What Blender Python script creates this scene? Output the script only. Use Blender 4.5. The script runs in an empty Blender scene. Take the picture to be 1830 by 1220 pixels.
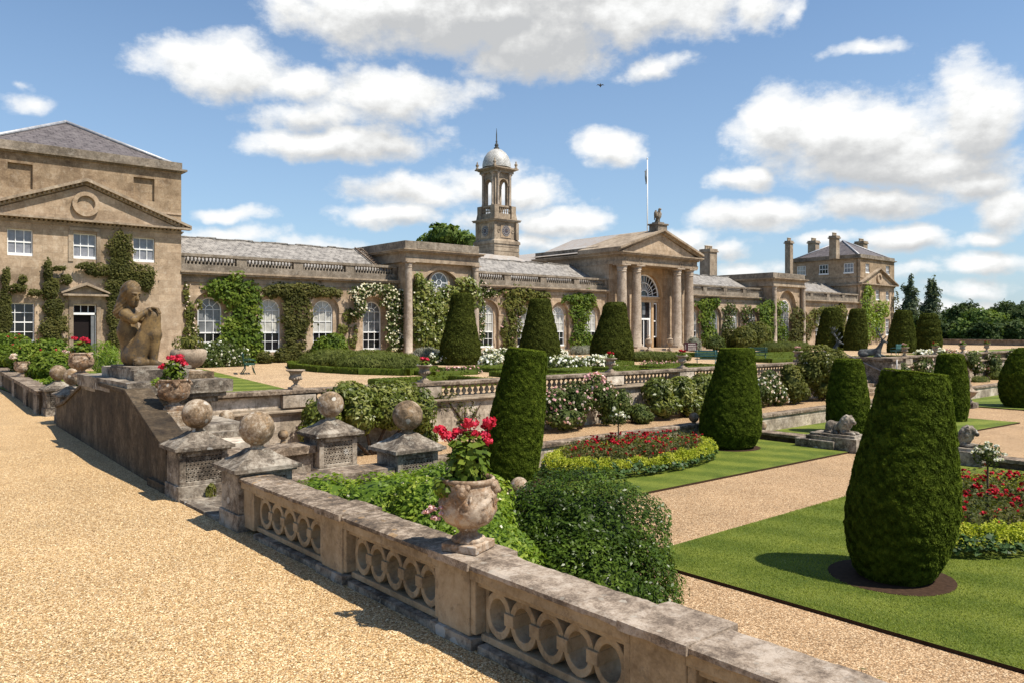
import bpy, math, random
import numpy as np
from mathutils import Vector, Matrix, noise as mnoise

random.seed(11)
rng = np.random.default_rng(11)
scene = bpy.context.scene
COL = scene.collection

# ------------------------------------------------------------------ frame of reference
# +X runs along the orangery front, +Y from the near terrace towards it, z = 0 is the upper gravel
FP, CX, CY, EYE = 1390.0, 915.0, 587.0, 2.0
TH = math.radians(49.3)
CT, ST = math.cos(TH), math.sin(TH)

def ray(px, py):
    u = (px - CX) / FP
    return CT + ST * u, ST - CT * u, (CY - py) / FP

def at_t(px, py, t):
    a, b, c = ray(px, py)
    return Vector((a * t, b * t, EYE + c * t))

def at_z(px, py, z):
    return at_t(px, py, (EYE - z) * FP / (py - CY))

def at_Y(px, py, Y):
    return at_t(px, py, Y / ray(px, py)[1])

def at_X(px, py, X):
    return at_t(px, py, X / ray(px, py)[0])

def X_on(px, Y):
    a, b, _ = ray(px, 0)
    return Y * a / b

# ------------------------------------------------------------------ numpy noise
def _hash(i, j, k, seed):
    h = (i * 374761393 + j * 668265263 + k * 2147483647 + seed * 974711) & 0xFFFFFFFF
    h = ((h ^ (h >> 13)) * 1274126177) & 0xFFFFFFFF
    h = (h ^ (h >> 16)) & 0xFFFFFFFF
    return h / 4294967295.0

def vnoise(P, scale=1.0, seed=0):
    Q = np.asarray(P, dtype=np.float64) * scale
    I = np.floor(Q).astype(np.int64)
    f = Q - I
    f = f * f * (3 - 2 * f)
    out = 0
    for dx in (0, 1):
        for dy in (0, 1):
            for dz in (0, 1):
                w = (f[..., 0] if dx else 1 - f[..., 0]) * (f[..., 1] if dy else 1 - f[..., 1]) * (f[..., 2] if dz else 1 - f[..., 2])
                out = out + w * _hash(I[..., 0] + dx, I[..., 1] + dy, I[..., 2] + dz, seed)
    return out

def fbm(P, scale=1.0, seed=0, octs=3):
    s, a, t = 0, 1.0, 0
    for o in range(octs):
        s = s + a * vnoise(P, scale * 2 ** o, seed + o * 17)
        t += a
        a *= 0.5
    return s / t

# ------------------------------------------------------------------ objects
def tag(o, label=None, cat=None, group=None, kind=None):
    if label: o['label'] = label
    if cat: o['category'] = cat
    if group: o['group'] = group
    if kind: o['kind'] = kind
    return o

def thing(name, label, cat, loc=(0, 0, 0), group=None, rz=0.0):
    o = bpy.data.objects.new(name, None)
    o.empty_display_size = 0.3
    COL.objects.link(o)
    o.location = loc
    o.rotation_euler = (0, 0, rz)
    return tag(o, label, cat, group)

def adopt(o, parent, local=False):
    """make o a child; with local=False its mesh is in world coordinates"""
    o.parent = parent
    if not local:
        top = Vector((0, 0, 0))
        p = parent
        if p.parent is None:
            o.matrix_parent_inverse = Matrix.Translation(-Vector(p.location))
        else:
            o.matrix_parent_inverse = Matrix.Identity(4)
    return o

def copy_tree(o, loc, label=None, rz=None, scale=None, parent=None):
    c = o.copy()
    COL.objects.link(c)
    c.parent = parent
    if parent is None:
        c.location = loc
        if rz is not None: c.rotation_euler = (0, 0, rz)
        if scale is not None: c.scale = (scale,) * 3 if not hasattr(scale, '__len__') else scale
        if label: c['label'] = label
    for ch in list(o.children):
        copy_tree(ch, None, parent=c)
    return c

class MB:
    def __init__(s):
        s.v, s.f, s.m, s.s = [], [], [], []

    def add(s, vs, fs, mat=0, smooth=False):
        o = len(s.v)
        s.v += [tuple(v) for v in vs]
        for f in fs:
            s.f.append(tuple(i + o for i in f)); s.m.append(mat); s.s.append(smooth)
        return s

    def box(s, x0, x1, y0, y1, z0, z1, mat=0):
        if x0 > x1: x0, x1 = x1, x0
        if y0 > y1: y0, y1 = y1, y0
        return s.add([(x0, y0, z0), (x1, y0, z0), (x1, y1, z0), (x0, y1, z0), (x0, y0, z1), (x1, y0, z1), (x1, y1, z1), (x0, y1, z1)],
                     [(0, 3, 2, 1), (4, 5, 6, 7), (0, 1, 5, 4), (1, 2, 6, 5), (2, 3, 7, 6), (3, 0, 4, 7)], mat)

    def frustum(s, cx, cy, z0, z1, ax, ay, bx, by, mat=0):
        v = [(cx - ax, cy - ay, z0), (cx + ax, cy - ay, z0), (cx + ax, cy + ay, z0), (cx - ax, cy + ay, z0),
             (cx - bx, cy - by, z1), (cx + bx, cy - by, z1), (cx + bx, cy + by, z1), (cx - bx, cy + by, z1)]
        return s.add(v, [(0, 3, 2, 1), (4, 5, 6, 7), (0, 1, 5, 4), (1, 2, 6, 5), (2, 3, 7, 6), (3, 0, 4, 7)], mat)

    def prism(s, poly, a, b, axis='y', mat=0, smooth=False):
        """poly in the plane across the axis: y -> (x,z), x -> (y,z), z -> (x,y)"""
        def p(q, t):
            return (q[0], t, q[1]) if axis == 'y' else (t, q[0], q[1]) if axis == 'x' else (q[0], q[1], t)
        n = len(poly)
        vs = [p(q, a) for q in poly] + [p(q, b) for q in poly]
        fs = [tuple(range(n)), tuple(range(2 * n - 1, n - 1, -1))] + [(i, i + n, (i + 1) % n + n, (i + 1) % n) for i in range(n)]
        return s.add(vs, fs, mat, smooth)

    def lathe(s, prof, c=(0, 0, 0), n=20, mat=0, smooth=True, sx=1.0, sy=1.0, cap=True):
        vs, fs = [], []
        for r, z in prof:
            for k in range(n):
                a = 2 * math.pi * k / n
                vs.append((c[0] + r * sx * math.cos(a), c[1] + r * sy * math.sin(a), c[2] + z))
        m = len(prof)
        for i in range(m - 1):
            for k in range(n):
                k2 = (k + 1) % n
                fs.append((i * n + k, i * n + k2, (i + 1) * n + k2, (i + 1) * n + k))
        s.add(vs, fs, mat, smooth)
        if cap:
            s.add(vs[:n], [tuple(range(n - 1, -1, -1))], mat)
            s.add(vs[-n:], [tuple(range(n))], mat)
        return s

    def sphere(s, c, r, nu=20, nv=12, mat=0):
        r = (r, r, r) if not hasattr(r, '__len__') else r
        vs, fs = [], []
        for i in range(nv + 1):
            p = math.pi * i / nv - math.pi / 2
            for k in range(nu):
                a = 2 * math.pi * k / nu
                vs.append((c[0] + r[0] * math.cos(p) * math.cos(a), c[1] + r[1] * math.cos(p) * math.sin(a), c[2] + r[2] * math.sin(p)))
        for i in range(nv):
            for k in range(nu):
                k2 = (k + 1) % nu
                fs.append((i * nu + k, i * nu + k2, (i + 1) * nu + k2, (i + 1) * nu + k))
        return s.add(vs, fs, mat, True)

    def tube(s, pts, rad, n=6, mat=0, smooth=True):
        pts = [Vector(p) for p in pts]
        m = len(pts)
        rad = list(rad) if hasattr(rad, '__len__') else [rad] * m
        vs, fs = [], []
        ref = Vector((0.31, 0.17, 0.93))
        for i, p in enumerate(pts):
            d = (pts[min(i + 1, m - 1)] - pts[max(i - 1, 0)]).normalized()
            a = d.cross(ref)
            if a.length < 1e-3: a = d.cross(Vector((1, 0, 0)))
            a.normalize(); b = d.cross(a)
            for k in range(n):
                t = 2 * math.pi * k / n
                vs.append(p + (a * math.cos(t) + b * math.sin(t)) * rad[i])
        for i in range(m - 1):
            for k in range(n):
                k2 = (k + 1) % n
                fs.append((i * n + k, i * n + k2, (i + 1) * n + k2, (i + 1) * n + k))
        fs.append(tuple(range(n - 1, -1, -1))); fs.append(tuple(range((m - 1) * n, m * n)))
        return s.add(vs, fs, mat, smooth)

    def ring(s, c, r0, r1, y0, y1, n=24, mat=0, a0=0.0, a1=2 * math.pi):
        """flat ring in the x-z plane, extruded along y"""
        vs, fs = [], []
        full = abs(a1 - a0 - 2 * math.pi) < 1e-6
        cnt = n if full else n + 1
        for k in range(cnt):
            a = a0 + (a1 - a0) * k / n
            for r in (r0, r1):
                for y in (y0, y1):
                    vs.append((c[0] + r * math.cos(a), y, c[1] + r * math.sin(a)))
        for k in range(n):
            p, q = 4 * k, 4 * ((k + 1) % cnt)
            for i, j in ((0, 2), (2, 3), (3, 1), (1, 0)):
                fs.append((p + i, p + j, q + j, q + i))
        return s.add(vs, fs, mat)

    def xform(s, M, start=0):
        for i in range(start, len(s.v)):
            s.v[i] = tuple(M @ Vector(s.v[i]))
        return s

    def build(s, name, mats, parent=None, loc=None, local=False, bevel=0.0):
        me = bpy.data.meshes.new(name)
        v = s.v
        if loc is not None:
            v = [(a - loc[0], b - loc[1], c - loc[2]) for a, b, c in v]
        me.from_pydata(v, [], s.f)
        for m in (mats if isinstance(mats, (list, tuple)) else [mats]):
            me.materials.append(m)
        me.polygons.foreach_set('material_index', s.m)
        me.polygons.foreach_set('use_smooth', s.s)
        me.update()
        o = bpy.data.objects.new(name, me)
        COL.objects.link(o)
        if loc is not None: o.location = loc
        if parent is not None: adopt(o, parent, local)
        if bevel:
            b = o.modifiers.new('edge', 'BEVEL'); b.width = bevel; b.segments = 2; b.limit_method = 'ANGLE'; b.angle_limit = 0.6
        return o

def arch_pts(xc, hw, zr, n=12, flat=1.0):
    return [(xc - hw * math.cos(math.pi * k / n), zr + hw * flat * math.sin(math.pi * k / n)) for k in range(n + 1)]

def arch_wall(mb, x0, x1, z0, z1, y, ops, depth, mat=0, n=12):
    """front skin at y with openings (xc, half width, sill z, spring z or head z, arched) and their reveals"""
    x = x0
    for xc, hw, zs, zr, arched in sorted(ops):
        mb.add([(x, y, z0), (xc - hw, y, z0), (xc - hw, y, z1), (x, y, z1)], [(0, 1, 2, 3)], mat)
        if zs > z0: mb.add([(xc - hw, y, z0), (xc + hw, y, z0), (xc + hw, y, zs), (xc - hw, y, zs)], [(0, 1, 2, 3)], mat)
        top = arch_pts(xc, hw, zr, n) if arched else [(xc - hw, zr), (xc + hw, zr)]
        for a, b in zip(top[:-1], top[1:]):
            mb.add([(a[0], y, a[1]), (b[0], y, b[1]), (b[0], y, z1), (a[0], y, z1)], [(0, 1, 2, 3)], mat)
        out = [(xc - hw, zs)] + top + [(xc + hw, zs)]
        for a, b in zip(out, out[1:] + out[:1]):
            if a[1] == b[1] == z0: continue
            mb.add([(a[0], y, a[1]), (b[0], y, b[1]), (b[0], y + depth, b[1]), (a[0], y + depth, a[1])], [(0, 1, 2, 3)], mat)
        x = xc + hw
    mb.add([(x, y, z0), (x1, y, z0), (x1, y, z1), (x, y, z1)], [(0, 1, 2, 3)], mat)

# ------------------------------------------------------------------ leaf clouds
def rand_unit(n):
    v = rng.normal(size=(n, 3))
    return v / np.linalg.norm(v, axis=1, keepdims=True)

def unit(v):
    return v / np.maximum(np.linalg.norm(v, axis=1, keepdims=True), 1e-9)

class Leaves:
    def __init__(s):
        s.V, s.F, s.T, s.M, s.n = [], [], [], [], 0

    def leaves(s, P, N, size, aspect=0.5, tint=None, mat=0, fold=0.12, up=None):
        n = len(P)
        if n == 0: return s
        size = np.broadcast_to(np.asarray(size, float), (n,))[:, None]
        R = rand_unit(n) if up is None else unit(np.asarray(up, float) + 0.45 * rand_unit(n))
        T = unit(R - N * np.sum(R * N, axis=1, keepdims=True))
        B = np.cross(N, T)
        h = size * 0.5
        V = np.empty((n, 4, 3))
        V[:, 0] = P - T * h
        V[:, 1] = P + B * h * aspect + N * size * fold + T * h * 0.1
        V[:, 2] = P + T * h
        V[:, 3] = P - B * h * aspect + N * size * fold + T * h * 0.1
        s.V.append(V.reshape(-1, 3))
        s.F.append(np.arange(4 * n).reshape(n, 4) + s.n)
        s.n += 4 * n
        s.T.append(np.random.default_rng(n).random(n) if tint is None else np.broadcast_to(tint, (n,)))
        s.M.append(np.full(n, mat))
        return s

    def quads(s, V, F, tint=0.3, mat=0):
        V = np.asarray(V, float); F = np.asarray(F, int)
        s.V.append(V); s.F.append(F + s.n); s.n += len(V)
        s.T.append(np.broadcast_to(np.asarray(tint, float), (len(F),))); s.M.append(np.full(len(F), mat))
        return s

    def build(s, name, mats, parent=None, loc=None, local=False):
        V = np.concatenate(s.V); F = np.concatenate(s.F); T = np.concatenate(s.T); M = np.concatenate(s.M)
        if loc is not None: V = V - np.asarray(loc)
        me = bpy.data.meshes.new(name)
        me.vertices.add(len(V)); me.vertices.foreach_set('co', V.astype(np.float32).ravel())
        me.loops.add(4 * len(F)); me.loops.foreach_set('vertex_index', F.astype(np.int32).ravel())
        me.polygons.add(len(F)); me.polygons.foreach_set('loop_start', (np.arange(len(F)) * 4).astype(np.int32))
        for m in (mats if isinstance(mats, (list, tuple)) else [mats]): me.materials.append(m)
        me.polygons.foreach_set('material_index', M.astype(np.int32))
        at = me.attributes.new('tint', 'FLOAT', 'FACE'); at.data.foreach_set('value', T.astype(np.float32))
        me.update(calc_edges=True)
        o = bpy.data.objects.new(name, me); COL.objects.link(o)
        if loc is not None: o.location = loc
        if parent is not None: adopt(o, parent, local)
        return o

def ball_quads(c, r, nu=14, nv=8, amp=0.15, seed=0, scale=2.0):
    u = np.arange(nu) / nu * 2 * np.pi
    w = (np.arange(nv + 1) / nv - 0.5) * np.pi * 0.98
    U, W = np.meshgrid(u, w)
    D = np.stack([np.cos(W) * np.cos(U), np.cos(W) * np.sin(U), np.sin(W)], -1).reshape(-1, 3)
    k = 1 + amp * (fbm(D + 5.3 + seed, scale, seed) - 0.5) * 2
    V = np.asarray(c) + D * k[:, None] * np.asarray(r)
    F = [(i * nu + k, i * nu + (k + 1) % nu, (i + 1) * nu + (k + 1) % nu, (i + 1) * nu + k) for i in range(nv) for k in range(nu)]
    return V, F

def clump_tint(P, scale, seed=3, mix=0.55):
    n = len(P)
    return np.clip(mix * np.clip((fbm(P, scale, seed) - 0.5) * 2.2 + 0.5, 0, 1) + (1 - mix) * rng.random(n), 0, 1)

def blob_points(c, r, n, shell=0.35, gap=0.0, gscale=1.5, seed=0, zmin=None, lump=0.18):
    c, r = np.asarray(c, float), np.asarray(r, float)
    D = rand_unit(n)
    k = 1 - shell * rng.random(n) ** 1.6
    k = k * (1 + lump * (fbm(D * 1.0 + seed * 3.1 + 9, 2.2, seed) - 0.5) * 2)
    P = c + D * r * k[:, None]
    N = unit(D / r)
    keep = np.ones(n, bool)
    if gap > 0: keep &= fbm(P, gscale, seed + 5) > gap
    if zmin is not None: keep &= P[:, 2] > zmin
    return P[keep], N[keep]

def jitter(N, a):
    return unit(N + a * rand_unit(len(N)))

# ------------------------------------------------------------------ signed distance sculpture
def sd_caps(P, a, b, ra, rb):
    a, b = np.asarray(a, float), np.asarray(b, float)
    ba = b - a
    t = np.clip(((P - a) @ ba) / max(ba @ ba, 1e-9), 0, 1)
    return np.linalg.norm(P - a - t[..., None] * ba, axis=-1) - (ra + (rb - ra) * t)

def sd_ell(P, c, r, rot=None):
    Q = P - np.asarray(c, float)
    if rot is not None: Q = Q @ np.asarray(rot)
    r = np.asarray(r, float)
    k0 = np.linalg.norm(Q / r, axis=-1)
    k1 = np.linalg.norm(Q / (r * r), axis=-1)
    return k0 * (k0 - 1) / np.maximum(k1, 1e-9)

def smin(a, b, k):
    h = np.clip(0.5 + 0.5 * (b - a) / k, 0, 1)
    return b + (a - b) * h - k * h * (1 - h)

def surface_nets(fun, lo, hi, h):
    lo, hi = np.asarray(lo, float), np.asarray(hi, float)
    n = np.ceil((hi - lo) / h).astype(int) + 1
    G = np.stack(np.meshgrid(*[lo[i] + h * np.arange(n[i]) for i in range(3)], indexing='ij'), -1)
    F = fun(G)
    c = n - 1
    acc = np.zeros((*c, 3)); cnt = np.zeros(c)
    def cut(o): return F[o[0]:o[0] + c[0], o[1]:o[1] + c[1], o[2]:o[2] + c[2]]
    for ax in range(3):
        for o in [(i, j) for i in (0, 1) for j in (0, 1)]:
            a = list(o); a.insert(ax, 0); b = list(a); b[ax] = 1
            A, B = cut(a), cut(b)
            m = (A < 0) != (B < 0)
            t = np.where(m, A / np.where(m, A - B, 1), 0)
            p = np.zeros((*c, 3)); p[...] = a; p[..., ax] = t
            acc += p * m[..., None]; cnt += m
    idx = np.full(c, -1); act = cnt > 0
    idx[act] = np.arange(act.sum())
    I = np.argwhere(act)
    V = lo + h * (I + acc[act] / cnt[act][:, None])
    faces = []
    for ax in range(3):
        o1, o2 = [k for k in range(3) if k != ax]
        s0 = [slice(None)] * 3; s1 = [slice(None)] * 3
        s0[ax] = slice(0, -1); s1[ax] = slice(1, None)
        m = (F[tuple(s0)] < 0) != (F[tuple(s1)] < 0)
        E = np.argwhere(m)
        E = E[(E[:, o1] > 0) & (E[:, o2] > 0) & (E[:, o1] < c[o1]) & (E[:, o2] < c[o2])]
        q = []
        for d1, d2 in ((-1, -1), (0, -1), (0, 0), (-1, 0)):
            e = E.copy(); e[:, o1] += d1; e[:, o2] += d2
            q.append(idx[e[:, 0], e[:, 1], e[:, 2]])
        q = np.stack(q, 1)
        flip = (F[E[:, 0], E[:, 1], E[:, 2]] < 0) ^ (ax == 1)
        q[~flip] = q[~flip][:, ::-1]
        faces.append(q)
    return V, np.concatenate(faces)

def mesh_np(name, V, F, mat, parent=None, loc=None, local=False, smooth=True):
    me = bpy.data.meshes.new(name)
    me.from_pydata([tuple(v) for v in V], [], [tuple(int(i) for i in f) for f in F])
    for m in (mat if isinstance(mat, (list, tuple)) else [mat]): me.materials.append(m)
    if smooth: me.polygons.foreach_set('use_smooth', [True] * len(F))
    me.update()
    o = bpy.data.objects.new(name, me); COL.objects.link(o)
    if loc is not None: o.location = loc
    if parent is not None: adopt(o, parent, local)
    return o
# ------------------------------------------------------------------ materials
class NT:
    def __init__(s, tree):
        s.t = tree; s.n = tree.nodes; s.l = tree.links
    def new(s, typ, **kw):
        nd = s.n.new(typ)
        for k, v in kw.items():
            if k.startswith('i_'):
                key = k[2:]
                key = int(key) if key.isdigit() else key
                if hasattr(v, 'is_linked') or hasattr(v, 'links'): s.l.new(v, nd.inputs[key])
                else: nd.inputs[key].default_value = v
            else: setattr(nd, k, v)
        return nd
    def link(s, a, b): s.l.new(a, b)
    def noise(s, vec, scale, detail=3.0, rough=0.6, dist=0.0):
        nd = s.new('ShaderNodeTexNoise')
        nd.inputs['Scale'].default_value = scale; nd.inputs['Detail'].default_value = detail
        nd.inputs['Roughness'].default_value = rough; nd.inputs['Distortion'].default_value = dist
        s.l.new(vec, nd.inputs['Vector'])
        return nd.outputs['Fac']
    def ramp(s, fac, stops):
        nd = s.new('ShaderNodeValToRGB')
        e = nd.color_ramp.elements
        while len(e) < len(stops): e.new(0.5)
        for i, (p, c) in enumerate(stops):
            e[i].position = p
            e[i].color = (*c, 1) if hasattr(c, '__len__') else (c, c, c, 1)
        s.l.new(fac, nd.inputs['Fac'])
        return nd.outputs['Color']
    def mix(s, fac, a, b, mode='MIX'):
        nd = s.new('ShaderNodeMix', data_type='RGBA', blend_type=mode)
        for val, key in ((fac, 0), (a, 6), (b, 7)):
            if hasattr(val, 'links'): s.l.new(val, nd.inputs[key])
            elif key == 0: nd.inputs[0].default_value = val
            else: nd.inputs[key].default_value = (*val, 1) if len(val) == 3 else val
        return nd.outputs[2]
    def math(s, op, a, b=0.0, clamp=False, c=None):
        nd = s.new('ShaderNodeMath', operation=op, use_clamp=clamp)
        for i, val in enumerate((a, b) if c is None else (a, b, c)):
            if hasattr(val, 'links'): s.l.new(val, nd.inputs[i])
            else: nd.inputs[i].default_value = val
        return nd.outputs[0]

def new_mat(name):
    m = bpy.data.materials.new(name)
    m.use_nodes = True
    nt = NT(m.node_tree)
    nt.n.clear()
    out = nt.new('ShaderNodeOutputMaterial')
    b = nt.new('ShaderNodeBsdfPrincipled')
    nt.link(b.outputs[0], out.inputs[0])
    return m, nt, b, out

def obj_co(nt):
    return nt.new('ShaderNodeTexCoord').outputs['Object']

def world_co(nt):
    return nt.new('ShaderNodeNewGeometry').outputs['Position']

def stone(name, dark, mid, light, sc=1.0, bump=0.4, lichen=None, lich_amt=0.0, brick=None, streak=0.0, spots=None, rough=0.9, spot_sc=8.0, con=1.0):
    m, nt, b, out = new_mat(name)
    co = world_co(nt)
    big = nt.noise(co, 0.55 * sc, 5, 0.65)
    midn = nt.noise(co, 2.7 * sc, 4, 0.65)
    fine = nt.noise(co, 12 * sc, 6, 0.75)
    f = nt.math('ADD', nt.math('ADD', nt.math('MULTIPLY', big, 0.45), nt.math('MULTIPLY', midn, 0.33)), nt.math('MULTIPLY', fine, 0.30))
    col = nt.ramp(f, [(0.535 - 0.115 / con, dark), (0.535, mid), (0.535 + 0.125 / con, light)])
    height = fine
    if brick:
        w, h, amt = brick
        sep = nt.new('ShaderNodeSeparateXYZ'); nt.link(co, sep.inputs[0])
        cmb = nt.new('ShaderNodeCombineXYZ')
        nt.link(nt.math('ADD', sep.outputs[0], sep.outputs[1]), cmb.inputs[0]); nt.link(sep.outputs[2], cmb.inputs[1])
        br = nt.new('ShaderNodeTexBrick')
        br.inputs['Scale'].default_value = 1.0
        br.inputs['Brick Width'].default_value = w; br.inputs['Row Height'].default_value = h
        br.inputs['Mortar Size'].default_value = 0.012; br.inputs['Mortar Smooth'].default_value = 0.4; br.inputs['Bias'].default_value = 0.0
        br.inputs['Color1'].default_value = (0.74, 0.72, 0.70, 1); br.inputs['Color2'].default_value = (1.16, 1.14, 1.12, 1)
        br.inputs['Mortar'].default_value = (0.62, 0.6, 0.58, 1)
        nt.link(cmb.outputs[0], br.inputs['Vector'])
        col = nt.mix(amt, col, nt.mix(1.0, col, br.outputs['Color'], 'MULTIPLY'))
    if streak:
        mp = nt.new('ShaderNodeMapping'); mp.inputs['Scale'].default_value = (1.7, 1.7, 0.45)
        nt.link(co, mp.inputs[0])
        st = nt.ramp(nt.noise(mp.outputs[0], 1.0, 7, 0.72), [(0.46, 0.0), (0.66, 1.0)])
        col = nt.mix(nt.math('MULTIPLY', st, streak), col, tuple(0.6 * c for c in dark))
    if lichen:
        lf = nt.ramp(nt.noise(co, 3.3 * sc, 8, 0.78, 0.4), [(0.54, 0.0), (0.60, 1.0)])
        col = nt.mix(nt.math('MULTIPLY', lf, lich_amt), col, lichen)
    if spots:
        wv = nt.new('ShaderNodeTexNoise'); wv.inputs['Scale'].default_value = 14.0; nt.link(co, wv.inputs['Vector'])
        ad = nt.new('ShaderNodeVectorMath', operation='MULTIPLY_ADD'); nt.link(wv.outputs['Color'], ad.inputs[0]); ad.inputs[1].default_value = (0.06,) * 3; nt.link(co, ad.inputs[2])
        vo = nt.new('ShaderNodeTexVoronoi'); vo.inputs['Scale'].default_value = spot_sc
        nt.link(ad.outputs[0], vo.inputs['Vector'])
        sep2 = nt.new('ShaderNodeSeparateXYZ'); nt.link(vo.outputs['Color'], sep2.inputs[0])
        sp = nt.math('GREATER_THAN', nt.math('MULTIPLY', nt.math('SUBTRACT', sep2.outputs[0], 0.62), 0.95), vo.outputs['Distance'])
        tone = nt.mix(sep2.outputs[1], spots, tuple(0.6 * c for c in spots))
        col = nt.mix(nt.math('MULTIPLY', sp, 0.7), col, tone)
    nt.link(col, b.inputs['Base Color'])
    b.inputs['Roughness'].default_value = rough
    b.inputs['Specular IOR Level'].default_value = 0.2
    bp = nt.new('ShaderNodeBump'); bp.inputs['Strength'].default_value = bump; bp.inputs['Distance'].default_value = 0.02 / sc
    nt.link(height, bp.inputs['Height']); nt.link(bp.outputs[0], b.inputs['Normal'])
    return m

def gravel(name, cols, scale, bump=0.6, patch=0.25):
    m, nt, b, out = new_mat(name)
    co = world_co(nt)
    vo = nt.new('ShaderNodeTexVoronoi'); vo.inputs['Scale'].default_value = scale
    nt.link(co, vo.inputs['Vector'])
    sep = nt.new('ShaderNodeSeparateXYZ'); nt.link(vo.outputs['Color'], sep.inputs[0])
    col = nt.ramp(sep.outputs[0], [(0.0, cols[0]), (0.35, cols[1]), (0.7, cols[2]), (1.0, cols[3])])
    gap = nt.ramp(vo.outputs['Distance'], [(0.35, 1.0), (0.75, 0.45)])
    col = nt.mix(1.0, col, gap, 'MULTIPLY')
    pt = nt.ramp(nt.noise(co, 0.7, 4, 0.6), [(0.3, (1 - patch,) * 3), (0.7, (1 + patch * 0.4,) * 3)])
    col = nt.mix(1.0, col, pt, 'MULTIPLY')
    nt.link(col, b.inputs['Base Color'])
    b.inputs['Roughness'].default_value = 0.85
    b.inputs['Specular IOR Level'].default_value = 0.25
    bp = nt.new('ShaderNodeBump'); bp.inputs['Strength'].default_value = bump; bp.inputs['Distance'].default_value = 0.5 / scale
    bp.invert = True
    nt.link(vo.outputs['Distance'], bp.inputs['Height']); nt.link(bp.outputs[0], b.inputs['Normal'])
    return m

def lawn_mat(name, c1, c2, ang, width):
    m, nt, b, out = new_mat(name)
    co = world_co(nt)
    sep = nt.new('ShaderNodeSeparateXYZ'); nt.link(co, sep.inputs[0])
    d = nt.math('ADD', nt.math('MULTIPLY', sep.outputs[0], math.cos(ang)), nt.math('MULTIPLY', sep.outputs[1], math.sin(ang)))
    d = nt.math('ADD', d, nt.math('MULTIPLY', nt.noise(co, 1.2, 2), 0.16))
    wv = nt.math('SINE', nt.math('MULTIPLY', d, math.pi / width))
    st = nt.ramp(nt.math('MULTIPLY_ADD', wv, 0.5, c=0.5), [(0.1, 0.0), (0.9, 1.0)])
    st = nt.math('MULTIPLY_ADD', nt.math('SUBTRACT', nt.noise(co, 0.8, 3), 0.5), 1.4, c=st, clamp=True)
    base = nt.mix(st, c1, c2)
    pa = nt.ramp(nt.noise(co, 1.6, 7, 0.75), [(0.35, (0.72, 0.78, 0.7)), (0.68, (1.25, 1.12, 0.95))])
    base = nt.mix(1.0, base, pa, 'MULTIPLY')
    fine = nt.noise(co, 38, 5, 0.8)
    fr = nt.ramp(fine, [(0.32, (0.45, 0.5, 0.35)), (0.66, (1.4, 1.32, 1.2))])
    base = nt.mix(1.0, base, fr, 'MULTIPLY')
    nt.link(base, b.inputs['Base Color'])
    b.inputs['Roughness'].default_value = 0.8; b.inputs['Specular IOR Level'].default_value = 0.15
    bp = nt.new('ShaderNodeBump'); bp.inputs['Strength'].default_value = 0.8; bp.inputs['Distance'].default_value = 0.03
    nt.link(fine, bp.inputs['Height']); nt.link(bp.outputs[0], b.inputs['Normal'])
    return m

def foliage(name, c0, c1, c2, rough=0.55, trans=0.25, spec=0.25):
    m, nt, b, out = new_mat(name)
    at = nt.new('ShaderNodeAttribute', attribute_name='tint')
    col = nt.ramp(at.outputs['Fac'], [(0.0, c0), (0.5, c1), (1.0, c2)])
    nt.link(col, b.inputs['Base Color'])
    b.inputs['Roughness'].default_value = rough
    b.inputs['Specular IOR Level'].default_value = spec
    if trans > 0:
        tr = nt.new('ShaderNodeBsdfTranslucent')
        nt.link(nt.mix(1.0, col, (1.25, 1.3, 0.6), 'MULTIPLY'), tr.inputs[0])
        mx = nt.new('ShaderNodeMixShader'); mx.inputs[0].default_value = trans
        nt.link(b.outputs[0], mx.inputs[1]); nt.link(tr.outputs[0], mx.inputs[2])
        nt.link(mx.outputs[0], out.inputs[0])
    return m

def plain(name, col, rough=0.6, metal=0.0, spec=0.4, var=0.15, sc=6.0, bump=0.0):
    m, nt, b, out = new_mat(name)
    co = obj_co(nt)
    f = nt.noise(co, sc, 4, 0.6)
    k = nt.ramp(f, [(0.25, (1 - var,) * 3), (0.75, (1 + var,) * 3)])
    nt.link(nt.mix(1.0, col, k, 'MULTIPLY'), b.inputs['Base Color'])
    b.inputs['Roughness'].default_value = rough; b.inputs['Metallic'].default_value = metal
    b.inputs['Specular IOR Level'].default_value = spec
    if bump:
        bp = nt.new('ShaderNodeBump'); bp.inputs['Strength'].default_value = bump; bp.inputs['Distance'].default_value = 0.01
        nt.link(f, bp.inputs['Height']); nt.link(bp.outputs[0], b.inputs['Normal'])
    return m

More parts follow.
